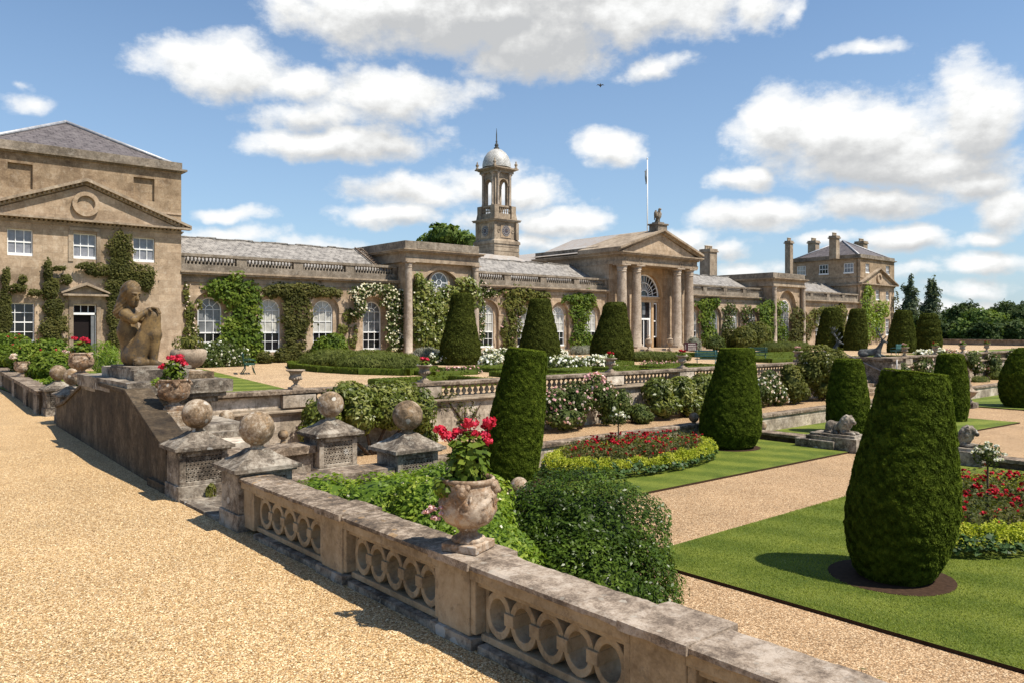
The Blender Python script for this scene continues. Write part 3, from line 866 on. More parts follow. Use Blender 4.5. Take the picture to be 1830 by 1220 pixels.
for i, yc in enumerate(piers):
    mb = MB()
    mb.box(2.975, 3.27, yc - PW, yc + PW, 0.07, 0.5)
    mb.box(2.985, 3.26, yc - PW - 0.05, yc - PW, 0.09, 0.43); mb.box(2.985, 3.26, yc + PW, yc + PW + 0.05, 0.09, 0.43)
    o = mb.build('pier', M['pierced'], bal, bevel=0.008)
    o = MB().box(2.925, 3.315 + (0.03 if i else 0), yc - 0.21, yc + 0.21, 0.50, 0.549).build('pier_cap', M['coping_pale' if i else 'coping'], bal)
    weather(o, 3, 0.006, 8.0, i + 20)
    o = MB().box(2.95, 3.36, yc - 0.22, yc + 0.22, -0.1, 0.07).build('pier_base', M['old'], bal)
    weather(o, 3, 0.008, 8.0, i + 40)
for i in range(len(piers)):
    y1 = (7.30 if i == 0 else piers[i - 1] - PW - 0.05); y0 = piers[i] + PW + 0.05
    mb = MB()
    mb.box(3.005, 3.26, y0, y1, 0.395, 0.43); mb.box(2.975, 3.27, y0 - 0.05, y1 + (0.26 if i == 0 else 0.05), 0.431, 0.497); mb.box(3.03, 3.26, y0, y1, 0.05, 0.095)
    nR = 5
    pitch = (y1 - y0 - 0.07) / nR
    for k in range(nR):
        yc = y1 - 0.035 - (k + 0.5) * pitch
        vs = len(mb.v)
        mb.ring((0, 0), 0.100, 0.146, 3.045, 3.245, 32)
        for j in range(vs, len(mb.v)):
            a, b, c = mb.v[j]
            mb.v[j] = (b, yc + a * (pitch * 0.5 + 0.004) / 0.146, 0.245 + c)
        if k < nR - 1: mb.box(3.03, 3.255, yc - pitch * 0.5 - 0.042, yc - pitch * 0.5 + 0.042, 0.207, 0.283)
        mb.box(3.05, 3.24, yc - 0.024, yc + 0.024, 0.385, 0.396); mb.box(3.05, 3.24, yc - 0.024, yc + 0.024, 0.094, 0.105)
    mb.box(3.065, 3.225, y1 - 0.035, y1, 0.09, 0.40); mb.box(3.065, 3.225, y0, y0 + 0.035, 0.09, 0.40)
    if i == 0: mb.box(3.0, 3.30, 7.30, 7.56, 0.05, 0.43)
    mb.build('ring_panel', M['pierced'], bal, bevel=0.005)
    o = MB().box(2.97, 3.33, y0 - 0.02, y1 - 0.05, -0.1, 0.045).build('plinth', M['old'], bal)
    weather(o, 3, 0.012, 6.0, i + 60)
# the terrace wall the balustrade stands on
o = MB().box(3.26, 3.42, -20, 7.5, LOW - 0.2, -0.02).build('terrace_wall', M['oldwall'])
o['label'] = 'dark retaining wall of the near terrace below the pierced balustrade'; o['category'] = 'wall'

def ball_pier(cx, cy, label, zb=0.0, zt=0.56, loc_y=0.0, hx=0.28, hy=0.23, grille=True, r=0.178):
    t = thing('ball_pier', label, 'pier', (cx, cy, zb), 'stone gate piers with ball finials')
    H0 = zt
    mb = MB()
    mb.box(cx - hx - 0.02, cx + hx + 0.02, cy - hy - 0.02, cy + hy + 0.02, zb - 0.4, zb + 0.17)
    mb.box(cx - hx, cx + hx, cy - hy + (0.11 if grille else 0.03), cy + hy, zb + 0.17, H0)
    # raised border round the pierced panel on the sunny side
    mb.box(cx - hx, cx - hx + 0.075, cy - hy, cy - hy + (0.111 if grille else 0.031), zb + 0.17, H0); mb.box(cx + hx - 0.075, cx + hx, cy - hy, cy - hy + (0.111 if grille else 0.031), zb + 0.17, H0)
    mb.box(cx - hx + 0.075, cx + hx - 0.075, cy - hy, cy - hy + (0.111 if grille else 0.031), H0 - 0.055, H0); mb.box(cx - hx + 0.075, cx + hx - 0.075, cy - hy, cy - hy + (0.111 if grille else 0.031), zb + 0.17, zb + 0.215)
    o = mb.build('shaft', M['old'], t, bevel=0.008)
    if grille:
        g2 = MB()
        x0, x1, z0, z1 = cx - hx + 0.085, cx + hx - 0.085, zb + 0.22, H0 - 0.06
        rnd = random.Random(int(cx * 100 + cy * 10))
        nx, nz_ = 9, 6
        for i in range(nx + 1):
            for j in range(nz_ + 1):
                x = x0 + (x1 - x0) * i / nx; z = z0 + (z1 - z0) * j / nz_
                x += (0.5 * (x1 - x0) / nx if j % 2 else 0)
                if x > x1: continue
                g2.ring((x, z), 0.0135, 0.0255, cy - hy + 0.008, cy - hy + 0.03, 7)
        g2.build('pierced_panel', M['old'], t)
    mb = MB()
    mb.box(cx - hx - 0.035, cx + hx + 0.035, cy - hy - 0.035, cy + hy + 0.035, H0, H0 + 0.022)
    mb.box(cx - hx - 0.07, cx + hx + 0.07, cy - hy - 0.07, cy + hy + 0.07, H0 + 0.022, H0 + 0.06)
    for k, (f0, f1, z0, z1) in enumerate([(1.0, 0.72, 0.06, 0.115), (0.72, 0.46, 0.115, 0.165), (0.46, 0.28, 0.165, 0.215)]):
        ax, ay = (hx + 0.06), (hy + 0.06)
        mb.frustum(cx, cy, H0 + z0, H0 + z1, ax * f0, ay * f0, ax * f1, ay * f1)
    o = mb.build('cap', M['old'], t)
    weather(o, 3, 0.006, 9.0, int(cx * 7 + cy))
    zc = H0 + 0.42
    mb = MB().lathe([(0.085, H0 + 0.19), (0.08, H0 + 0.21), (0.062, H0 + 0.24), (0.07, zc - r + 0.012)], (cx, cy, 0), 16).sphere((cx, cy, zc), r, 40, 26)
    o = mb.build('ball', M['ball'], t)
    weather(o, 0, 0.003, 14.0, int(cx * 5))
    return t

ball_pier(3.23, 9.56, 'stone pier with a rusty lichened ball at the foot of the sloping dark wall')
ball_pier(3.23, 7.78, 'stone pier with a white-spotted ball adjoining the end of the pierced balustrade')
ball_pier(5.0, 9.58, 'grey stone pier and ball in front of the broad-leaved evergreen on the terrace wall')
ball_pier(5.05, 7.76, 'stone pier with plain brown ball rising behind the light green shrub')
ball_pier(3.72, 18.75, 'stone pier, its dark ball half hidden at the far end of the sloping wall', grille=False)
ball_pier(3.80, 20.62, 'stone pier and ball at the end of the solid parapet beside the house bed')

# landing and low walls between the piers
sheet('path_landing', [(3.25, 7.3), (5.6, 7.3), (5.6, 10.0), (3.25, 10.0)], LOW - 0.2, -0.004, M['gravel_far'])
t = thing('landing_wall', 'low coped stone wall joining the two rear ball piers to the front ones', 'wall', (4.1, 9.6, 0))
for y in (9.6, ):
    o = MB().box(3.53, 4.7, y - 0.12, y + 0.15, -0.1, 0.38).build('wall_body', M['old'], t)
    o = MB().box(3.53, 4.7, y - 0.2, y + 0.22, 0.38, 0.48).build('coping', M['coping'], t); weather(o, 3, 0.006, 9, 5)
t = thing('landing_wall', 'low coped stone wall overgrown by the light green shrub', 'wall', (4.1, 7.76, 0))
MB().box(3.53, 4.75, 7.62, 7.9, -0.1, 0.34).build('wall_body', M['old'], t)
o = MB().box(3.53, 4.75, 7.56, 7.96, 0.34, 0.43).build('coping', M['coping'], t); weather(o, 3, 0.006, 9, 6)
t = thing('stone_step', 'worn pale stone step in the gap between two ball piers', 'step', (3.1, 8.6, 0))
o = MB().box(2.95, 3.4, 7.98, 9.34, -0.1, 0.03).build('slab', M['old'], t); weather(o, 3, 0.006, 7, 8)

# sloping wall and the statue's stone base
ws_ = thing('sloping_wall', 'dark streaked stone wall with sloping ends below the seated statue', 'wall', (3.1, 13.6, 0))
yl = [9.82, 10.2, 12.0, 14.95, 17.3, 18.3]
zl = [0.48, 0.56, 1.07, 1.09, 0.52, 0.38]
mb = MB()
for i in range(len(yl) - 1):
    a, b = yl[i], yl[i + 1]
    xa, xb = wallX(a), wallX(b)
    T = 0.32
    v = [(xa, a, -0.3), (xb, b, -0.3), (xb, b, zl[i + 1]), (xa, a, zl[i]), (xa + T, a, -0.3), (xb + T, b, -0.3), (xb + T, b, zl[i + 1]), (xa + T, a, zl[i])]
    mb.add(v, [(0, 1, 2, 3), (7, 6, 5, 4), (3, 2, 6, 7), (0, 4, 5, 1)] + ([(0, 3, 7, 4)] if i == 0 else []) + ([(1, 5, 6, 2)] if i == len(yl) - 2 else []))
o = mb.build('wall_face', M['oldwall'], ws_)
mb = MB()
for i in range(len(yl) - 1):
    a, b = yl[i], yl[i + 1]
    xa, xb = wallX(a) - 0.035, wallX(b) - 0.035
    T = 0.36
    v = [(xa, a, zl[i] + 0.001), (xb, b, zl[i + 1] + 0.001), (xb, b, zl[i + 1] + 0.065), (xa, a, zl[i] + 0.065), (xa + T, a, zl[i] + 0.001), (xb + T, b, zl[i + 1] + 0.001), (xb + T, b, zl[i + 1] + 0.065), (xa + T, a, zl[i] + 0.065)]
    mb.add(v, [(0, 1, 2, 3), (7, 6, 5, 4), (3, 2, 6, 7), (0, 4, 5, 1), (0, 3, 7, 4), (1, 5, 6, 2)])
o = mb.build('wall_coping', M['oldwall'], ws_, bevel=0.012)
o = MB().box(wallX(9.8) - 0.03, wallX(9.8) + 0.1, 9.82, 10.6, -0.2, 0.1).build('plinth', M['oldwall'], ws_); weather(o, 3, 0.012, 6, 4)

ped = thing('statue_pedestal', 'massive stepped stone pedestal carrying the seated statue', 'pedestal', (3.9, 13.5, 0))
mb = MB().box(3.32, 4.30, 12.42, 15.1, -1.9, 0.86)
mb.box(3.9, 4.40, 12.36, 12.9, -1.9, 0.86)
mb.build('dado', M['retain'], ped, bevel=0.01)
mb = MB().box(3.22, 4.48, 12.30, 15.2, 0.86, 0.95).box(3.17, 4.58, 12.22, 15.3, 0.95, 1.02)
o = mb.build('moulding', M['old'], ped, bevel=0.012)
o = MB().box(3.12, 4.66, 12.16, 15.36, 1.02, 1.21).build('slab', M['old'], ped); weather(o, 4, 0.012, 5, 3)
o = MB().box(3.34, 4.15, 12.66, 14.6, 1.21, 1.37).build('upper_slab', M['old'], ped); weather(o, 4, 0.010, 5, 9)
o = MB().box(4.15, 4.55, 12.7, 14.4, 1.21, 1.31).build('stone_block', M['ball'], ped); weather(o, 4, 0.02, 5, 10)

ramp = thing('ramped_plinth', 'sunlit stepped stone plinth under the flowering pot right of the statue', 'plinth', (3.6, 11.2, 0))
mb = MB().box(3.3, 4.35, 10.05, 12.3, -1.5, 0.52)
mb.build('body', M['retain'], ramp, bevel=0.01)
mb = MB().box(3.26, 4.42, 10.55, 12.3, 0.521, 0.60).box(3.3, 4.3, 10.75, 12.25, 0.60, 0.68)
o = mb.build('step', M['old'], ramp); weather(o, 3, 0.008, 6, 2)
o = MB().box(3.30, 3.68, 10.95, 11.45, 0.68, 0.81).box(3.33, 3.62, 11.0, 11.4, 0.81, 0.87).build('pot_base', M['ball'], ramp); weather(o, 3, 0.006, 6, 7)
ramp2 = thing('ramped_plinth', 'shaded stone plinth under the flowering pot left of the statue', 'plinth', (3.8, 16.4, 0))
o = MB().box(3.45, 4.5, 15.3, 17.6, -1.5, 0.78).build('body', M['old'], ramp2); weather(o, 2, 0.008, 6, 2)

# solid parapet running on to the house
sp = thing('solid_parapet', 'solid low stone parapet with panelled face running back to the house bed', 'parapet', (3.9, 25, 0))
for k, (y0, y1) in enumerate([(20.9, 23.2), (23.2, 26.5), (26.5, 31.0), (31.0, 37.0)]):
    x0 = wallX(y0) + 0.02 + (y0 - 20.9) * 0.02; x1 = wallX(y1) + 0.02 + (y1 - 20.9) * 0.02
    def sk(off0, off1, z0, z1, mat, nm):
        v = [(x0 + off0, y0, z0), (x1 + off0, y1, z0), (x1 + off1, y1, z0), (x0 + off1, y0, z0), (x0 + off0, y0, z1), (x1 + off0, y1, z1), (x1 + off1, y1, z1), (x0 + off1, y0, z1)]
        return MB().add(v, [(0, 1, 2, 3), (7, 6, 5, 4), (0, 4, 5, 1), (1, 5, 6, 2), (2, 6, 7, 3), (3, 7, 4, 0)]).build(nm, mat, sp)
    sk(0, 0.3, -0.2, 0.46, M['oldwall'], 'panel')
    o = sk(-0.06, 0.38, 0.46, 0.55, M['coping'], 'coping'); weather(o, 4, 0.008, 6, k)
    yc = y0 + 0.3
    MB().box(x0 - 0.04, x0 + 0.3, y0 + 0.1, y0 + 0.55, -0.2, 0.46).build('pier', M['old'], sp)

# ------------------------------------------------------------------ retaining wall of the orangery terrace
def terrace_wall(x0, x1, label, piers_x, open_from):
    t = thing('terrace_balustrade', label, 'balustrade', (x0, YW, PATH))
    MB().box(x0, x1, YW, YW + 0.5, LOW - 0.2, 0.02).build('retaining_face', M['retain'], t)
    MB().box(x0, x1, YW - 0.07, YW - 0.001, -0.02, 0.03).box(x0, x1, YW - 0.12, YW - 0.001, 0.03, 0.085).build('string_course', M['dressed'], t, bevel=0.01)
    MB().box(x0, x1, YW + 0.06, YW + 0.4, 0.021, 0.13).build('base_course', M['dressed'], t)
    o = MB().box(x0, x1, YW - 0.04, YW + 0.46, 0.455, 0.55).box(x0, x1, YW + 0.02, YW + 0.42, 0.42, 0.455).build('coping', M['coping'], t, bevel=0.012)
    edges = [x0] + [p for p in piers_x if x0 < p < x1] + [x1]
    for p in edges[1:-1]:
        MB().box(p - 0.42, p + 0.42, YW - 0.02, YW + 0.44, 0.131, 0.43).build('pier', M['retain'], t, bevel=0.01)
    for a, b in zip(edges[:-1], edges[1:]):
        a2 = a + (0.42 if a in piers_x else 0); b2 = b - (0.42 if b in piers_x else 0)
        if b2 - a2 < 0.3: continue
        mb = MB()
        if a < open_from:
            mb.box(a2, b2, YW + 0.12, YW + 0.36, 0.131, 0.42)
            mb.build('solid_panel', M['retain'], t)
        else:
            n = max(2, int((b2 - a2) / 0.2))
            for k in range(n):
                xc = a2 + (k + 0.5) * (b2 - a2) / n
                mb.lathe([(0.05, 0.131), (0.05, 0.16), (0.03, 0.18), (0.075, 0.235), (0.07, 0.27), (0.035, 0.34), (0.03, 0.37), (0.055, 0.385), (0.055, 0.42)], (xc, YW + 0.22, 0), 8)
            mb.build('baluster_run', M['dressed'], t)
    return t
urn_x = [8.27, 12.0, 15.75, 19.5, 23.4, 27.4, 31.6]
terrace_wall(4.9, 33.4, 'long stone terrace wall with small balusters below the orangery garden', urn_x, 8.2)
urn_x2 = [42.5, 46.5, 50.5, 54.5, 58.5, 62.5, 66.5]
terrace_wall(38.3, 104, 'rose-grown terrace wall running on to the right of the stag steps', urn_x2, 39)

# low wall of the walk
lw = thing('low_wall', 'low coursed stone wall between the walk and the sunken lawns', 'wall', (20, YP, LOW))
MB().box(9.0, 104, YP - 0.02, YP + 0.3, LOW - 0.15, PATH - 0.08).build('wall_body', M['retain'], lw)
o = MB().box(9.0, 104, YP - 0.07, YP + 0.36, PATH - 0.08, PATH + 0.035).build('coping', M['coping'], lw, bevel=0.02)

ke = thing('edging_wall', 'narrow stone edging wall behind the lion crossing the far lawn', 'wall', (23.3, 13, LOW))
MB().box(23.1, 23.6, 12.1, YP - 0.03, LOW - 0.1, LOW + 0.2).build('wall_body', M['oldwall'], ke)
o = MB().box(23.05, 23.65, 12.1, YP - 0.03, LOW + 0.2, LOW + 0.29).build('coping', M['coping'], ke); weather(o, 4, 0.01, 5, 2)
ke = thing('edging_wall', 'narrow stone edging wall running right from the second lion', 'wall', (23.3, 5, LOW))
MB().box(23.1, 23.6, -30, 7.4, LOW - 0.1, LOW + 0.2).build('wall_body', M['oldwall'], ke)
o = MB().box(23.05, 23.65, -30, 7.4, LOW + 0.2, LOW + 0.29).build('coping', M['coping'], ke); weather(o, 4, 0.01, 5, 3)

# stag steps
st_ = thing('garden_steps', 'flight of worn pale stone steps between the two reclining stags', 'steps', (35.8, 17.3, PATH))
n = 7
for k in range(n):
    z1 = 0.0 - k * (0 - PATH) / n
    y0 = 18.6 - 0.32 * (k + 1)
    MB().box(33.85, 37.85, y0 - 0.04, y0 + 0.36, z1 - 0.16, z1 - 0.005).build('step', M['ball'], st_, bevel=0.012)
def stag_pedestal(x0, x1, label):
    t = thing('stag_pedestal', label, 'pedestal', ((x0 + x1) / 2, 17.4, PATH))
    MB().box(x0, x1, 16.3, 18.5, LOW, 0.46).build('dado', M['old'], t, bevel=0.015)
    o = MB().box(x0 - 0.07, x1 + 0.07, 16.22, 18.58, 0.46, 0.6).build('cap', M['coping'], t); weather(o, 3, 0.01, 5, 1)
    MB().box(x0 - 0.05, x1 + 0.05, 16.25, 18.55, LOW, PATH + 0.15).build('plinth', M['old'], t)
stag_pedestal(33.0, 33.82, 'stone pedestal left of the garden steps hidden behind the tall shrub')
stag_pedestal(37.88, 38.9, 'dark stone pedestal right of the garden steps with a stag on top')
t = thing('handrail', 'thin grey iron handrail against the dark stag pedestal', 'handrail', (37.8, 16.3, PATH))
MB().tube([(37.78, 18.5, 0.75), (37.78, 16.2, -0.25), (37.78, 16.0, -0.3)], 0.025, 6).tube([(37.78, 16.02, PATH), (37.78, 16.02, 0.55)], 0.03, 6).build('rail', M['iron'], t)
# parapet closing the far end of the terrace
t = thing('end_parapet', 'dark stone parapet closing the far end of the terrace before the trees', 'parapet', (104, 34, 0))
MB().box(103.8, 104.2, 17.5, 60, -2, 0.55).build('wall_body', M['parapet'], t)
MB().box(103.7, 104.3, 17.5, 60, 0.55, 0.68).build('coping', M['coping'], t)
# ------------------------------------------------------------------ windows
def arched_window(parent, xc, hw, zs, zr, y, upper='blind', lower='darkglass', open_low=True, name='window'):
    """three-light arched sash in one mesh: 0 paint, 1 lower panes, 2 upper panes"""
    mb = MB()
    zm = zs + (zr - zs) * 0.46
    mb.add([(xc - hw, y, zs), (xc + hw, y, zs), (xc + hw, y, zm), (xc - hw, y, zm)], [(0, 1, 2, 3)], 1)
    mb.add([(xc - hw, y, zm), (xc + hw, y, zm), (xc + hw, y, zr), (xc - hw, y, zr)], [(0, 1, 2, 3)], 2)
    ap = arch_pts(xc, hw, zr, 14)
    mb.add([(a, y, b) for a, b in ap], [tuple(range(len(ap)))], 3)
    fy0, fy1 = y - 0.06, y - 0.002
    fw = 0.06
    mb.box(xc - hw, xc - hw + fw, fy0, fy1, zs + 0.1, zr); mb.box(xc + hw - fw, xc + hw, fy0, fy1, zs + 0.1, zr)
    mb.box(xc - hw - 0.04, xc + hw + 0.04, fy0 - 0.06, fy1, zs - 0.02, zs + 0.1)
    mb.ring((xc, zr), hw - fw, hw, fy0, fy1, 16, 0, 0, math.pi)
    bw = 0.016
    v = hw / 3.0
    for sx in (-v, v): mb.box(xc + sx - bw, xc + sx + bw, fy0 + 0.015, fy1, zs + 0.1, zr + 0.02)
    rows = [zs + 0.1 + (zm - zs - 0.1) * 0.5, zm + (zr - zm) * 0.5, zr]
    for z in rows: mb.box(xc - hw + fw, xc + hw - fw, fy0 + 0.02, fy1, z - bw, z + bw)
    mb.box(xc - hw + fw, xc + hw - fw, fy0 - 0.01, fy1, zm - 0.035, zm + 0.035)
    mb.ring((xc, zr), v - bw, v + bw, fy0 + 0.015, fy1, 10, 0, 0, math.pi)
    for a in (45, 90, 135):
        a = math.radians(a); c, s_ = math.cos(a), math.sin(a)
        r0, r1 = v, hw - fw
        p = [(xc + r0 * c - bw * s_, zr + r0 * s_ + bw * c), (xc + r0 * c + bw * s_, zr + r0 * s_ - bw * c), (xc + r1 * c + bw * s_, zr + r1 * s_ - bw * c), (xc + r1 * c - bw * s_, zr + r1 * s_ + bw * c)]
        mb.prism(p, fy0 + 0.02, fy1, 'y')
    return mb.build(name, [M['white'], M[lower], M[upper], M['greyblind' if upper == 'greyblind' else upper]], parent)

def sash_window(parent, xc, z0, z1, w, y, nx=3, nz=2, glass='paleglass', along='x', sill=True):
    mb = MB()
    hw = w / 2
    mb.add([(xc - hw, y, z0), (xc + hw, y, z0), (xc + hw, y, z1), (xc - hw, y, z1)], [(0, 1, 2, 3)], 1)
    f0, f1 = y - 0.06, y - 0.002
    mb.box(xc - hw, xc - hw + 0.05, f0, f1, z0, z1); mb.box(xc + hw - 0.05, xc + hw, f0, f1, z0, z1)
    mb.box(xc - hw + 0.05, xc + hw - 0.05, f0, f1, z1 - 0.05, z1)
    if sill: mb.box(xc - hw - 0.05, xc + hw + 0.05, f0 - 0.08, f1, z0 - 0.06, z0 + 0.12)
    for k in range(1, nx):
        x = xc - hw + w * k / nx
        mb.box(x - 0.016, x + 0.016, f0 + 0.02, f1, z0 + 0.05, z1 - 0.05)
    for k in range(1, nz):
        z = z0 + 0.05 + (z1 - z0 - 0.05) * k / nz
        b = 0.03 if (nz % 2 == 0 and k == nz // 2) else 0.017
        mb.box(xc - hw + 0.05, xc + hw - 0.05, f0 + 0.015, f1, z - b, z + b)
    if along == 'y':      # turn to face -X: x -> y, y -> x
        mb.v = [(b_, a_, c_) for a_, b_, c_ in mb.v]
        mb.f = [tuple(reversed(f)) for f in mb.f]
    return mb.build('window', [M['white'], M[glass]], parent)

def moulding_run(mb, x0, x1, y, steps, mat=0):
    """stacked projecting courses on a front at y: (z0, z1, projection)"""
    for z0, z1, p in steps: mb.box(x0, x1, y - p, y + 0.3, z0, z1, mat)

def baluster_span(mb, x0, x1, y, z0, z1, n, mat=0):
    h = z1 - z0
    for k in range(n):
        xc = x0 + (k + 0.5) * (x1 - x0) / n
        mb.lathe([(0.07, z0), (0.07, z0 + 0.08 * h), (0.035, z0 + 0.16 * h), (0.085, z0 + 0.38 * h), (0.04, z0 + 0.75 * h), (0.035, z0 + 0.86 * h), (0.07, z0 + 0.92 * h), (0.07, z1)], (xc, y, 0), 6, mat)

# ------------------------------------------------------------------ orangery
org = thing('orangery', 'long low stone orangery with pillared portico, two pavilions and arched windows', 'building', (53, YF, 0))

def wing(x0, x1, n=4, uppers=None, end_hip=False):
    y = YF
    bay = (x1 - x0) / n
    xs = [x0 + bay * (k + 0.5) for k in range(n)]
    mb = MB()
    arch_wall(mb, x0, x1, 0, 4.56, y, [(x, 1.0, 0.02, 3.06, True) for x in xs], 0.2)
    arch_wall(mb, x0, x1, 0, 4.2, y + 0.2, [(x, 0.67, 0.62, 3.06, True) for x in xs], 0.14)
    mb.box(x0, x1, y - 0.08, y - 0.001, 0, 0.35)
    for x in xs:          # archivolts and imposts
        mb.ring((x, 3.06), 1.0, 1.13, y - 0.035, y - 0.001, 18, 0, 0, math.pi)
    for k in range(n - 1):
        xm = x0 + bay * (k + 1)
        mb.box(xm - bay / 2 + 1.0, xm + bay / 2 - 1.0, y - 0.03, y - 0.0015, 2.94, 3.06)
    w_ = mb.build('wing_wall', M['ashlar'], org)
    mb = MB()
    moulding_run(mb, x0, x1, y, [(4.561, 4.78, 0.05), (4.92, 4.97, 0.1), (4.97, 5.07, 0.3), (5.07, 5.17, 0.38)])
    mb.box(x0, x1, y - 0.02, y + 0.3, 4.78, 4.92)
    mb.build('cornice', M['dressed'], w_)
    mb = MB()
    mb.box(x0, x1, y - 0.06, y + 0.3, 5.171, 5.55); mb.box(x0, x1, y - 0.1, y + 0.3, 5.98, 6.14)
    edges = [x0 + bay * k for k in range(n + 1)]
    for e in edges: mb.box(max(x0, e - 0.3), min(x1, e + 0.3), y - 0.05, y + 0.25, 5.55, 5.98)
    for a, b in zip(edges[:-1], edges[1:]): baluster_span(mb, a + 0.32, b - 0.32, y + 0.1, 5.55, 5.98, 14)
    mb.build('roof_balustrade', M['parapet'], w_)
    # slate roof behind the balustrade
    mb = MB()
    yr0, yr1 = y + 0.55, y + 4.1
    zr0, zr1 = 5.75, 7.5
    nx = 24
    pts = []
    for i in range(nx + 1):
        x = x0 + (x1 - x0) * i / nx
        pts.append((x, zr1 + 0.03 * math.sin(i * 1.7) + 0.02 * math.sin(i * 3.1)))
    for i in range(nx):
        a, b = pts[i], pts[i + 1]
        mb.add([(a[0], yr0, zr0), (b[0], yr0, zr0), (b[0], yr1, b[1]), (a[0], yr1, a[1])], [(0, 1, 2, 3)])
        mb.add([(a[0], yr1, a[1]), (b[0], yr1, b[1]), (b[0], yr1 + 3, zr0), (a[0], yr1 + 3, zr0)], [(0, 1, 2, 3)])
        mb.box(a[0] + 0.01, b[0] - 0.01, yr1 - 0.12, yr1 + 0.12, a[1] - 0.02, a[1] + 0.05)
    mb.build('slate_roof', M['roof'], w_)
    mb = MB().box(x0, x1, y + 0.35, y + 0.55, 4.5, 5.75); mb.box(x0, x1, y + 0.6, y + 0.7, 0, 5.0); mb.build('inner_wall', M['parapet'], w_)
    for k, x in enumerate(xs):
        up = uppers[k] if uppers else 'blind'
        arched_window(w_, x, 0.67, 0.64, 3.06, y + 0.33, up)
    # rainwater pipe at the inner end
    return w_

wing(13.95, 27.9, 4, ['greyblind', 'blind', 'blind', 'greyblind'])
wing(33.9, 48.5, 4, ['blind'] * 4)
wing(58.9, 72.3, 4, ['blind', 'greyblind', 'blind', 'greyblind'])
wing(78.6, 93.4, 4, ['blind'] * 4)

def fluted_capital(mb, x, y, r, z0, z1):
    h = z1 - z0
    mb.lathe([(r * 0.96, z0), (r * 1.12, z0 + h * 0.06), (r * 0.98, z0 + h * 0.12), (r * 1.0, z0 + h * 0.25), (r * 1.16, z0 + h * 0.5), (r * 1.02, z0 + h * 0.55), (r * 1.3, z0 + h * 0.85)], (x, y, 0), 16)
    mb.box(x - r * 1.38, x + r * 1.38, y - r * 1.38, y + r * 1.38, z0 + h * 0.85, z1)

def column(parent, x, y, r, z0, z1, name='column'):
    mb = MB()
    mb.box(x - r * 1.4, x + r * 1.4, y - r * 1.4, y + r * 1.4, z0, z0 + r * 0.35)
    mb.lathe([(r * 1.3, z0 + r * 0.35), (r * 1.33, z0 + r * 0.55), (r * 1.1, z0 + r * 0.7), (r * 1.15, z0 + r * 0.85), (r * 1.0, z0 + r * 1.0), (r, z0 + (z1 - z0) * 0.35), (r * 0.86, z1 - r * 1.5)], (x, y, 0), 24)
    fluted_capital(mb, x, y, r * 0.88, z1 - r * 1.5, z1)
    return mb.build(name, M['column'], parent)

def pavilion(x0, x1, oculus=True):
    y = 43.0
    xc = (x0 + x1) / 2
    mb = MB()
    arch_wall(mb, x0 + 0.2, x1 - 0.2, 0, 6.35, y + 0.25, [(xc, 1.75, 0.02, 4.2, True)], 0.35, 0, 20)
    if oculus:
        # wall behind the blind arch, with the round opening left to the window frame
        mb.box(xc - 1.8, xc + 1.8, y + 0.6, y + 0.8, 0, 6.0)
    else:
        mb.box(xc - 1.8, xc + 1.8, y + 0.6, y + 0.8, 0, 6.0)
    mb.box(x0 + 0.2, x0 + 0.6, y + 0.26, 50.5, 0, 6.35); mb.box(x1 - 0.6, x1 - 0.2, y + 0.26, 50.5, 0, 6.35)
    mb.box(x0 + 0.1, x1 - 0.1, y + 0.1, y + 0.249, 0, 0.4)
    mb.ring((xc, 4.2), 1.75, 1.95, y + 0.2, y + 0.249, 24, 0, 0, math.pi)
    w_ = mb.build('pavilion_wall', M['ashlar'], org)
    mb = MB()
    def crown(z0, z1, p): mb.box(x0 - p, x1 + p, y - p - 0.05, 50.6, z0, z1)
    crown(6.351, 6.62, 0.02); crown(6.62, 6.95, -0.03); crown(6.95, 7.03, 0.08); crown(7.03, 7.13, 0.25); crown(7.13, 7.2, 0.32)
    mb.build('entablature', M['dressed'], w_)
    mb = MB(); mb.box(x0 - 0.02, x1 + 0.02, y - 0.02, 50.5, 7.2, 7.74); mb.box(x0 + 0.9, x1 - 0.9, y - 0.06, y - 0.021, 7.25, 7.74)
    mb.build('blocking_course', M['parapet'], w_, bevel=0.03)
    for xx in (x0 + 0.28, x1 - 0.28): column(w_, xx, y + 0.02, 0.26, 0.0, 6.35)
    if oculus:
        mb = MB()
        zc, R, yy = 5.1, 0.72, y + 0.56
        mb.add([(xc + R * math.cos(a), yy, zc + R * math.sin(a)) for a in [2 * math.pi * k / 28 for k in range(28)]], [tuple(range(28))], 1)
        mb.ring((xc, zc), R, R + 0.16, yy - 0.1, yy + 0.03, 28, 2); mb.ring((xc, zc), R - 0.07, R, yy - 0.06, yy - 0.002, 28, 0)
        mb.ring((xc, zc), 0.2, 0.24, yy - 0.045, yy - 0.002, 16, 0)
        for k in range(6):
            a = math.pi * k / 3 + math.pi / 6 * 0
            c, s_ = math.cos(a), math.sin(a); b = 0.022
            mb.prism([(xc + 0.22 * c - b * s_, zc + 0.22 * s_ + b * c), (xc + 0.22 * c + b * s_, zc + 0.22 * s_ - b * c), (xc + 0.66 * c + b * s_, zc + 0.66 * s_ - b * c), (xc + 0.66 * c - b * s_, zc + 0.66 * s_ + b * c)], yy - 0.04, yy - 0.002, 'y')
        mb.build('round_window', [M['white'], M['greyblind'], M['ashlar']], w_)
    else:
        arched_window(w_, xc, 0.75, 0.7, 4.2, y + 0.58, 'greyblind')
    return w_

pavilion(27.8, 33.9, True)
pavilion(72.3, 78.6, False)

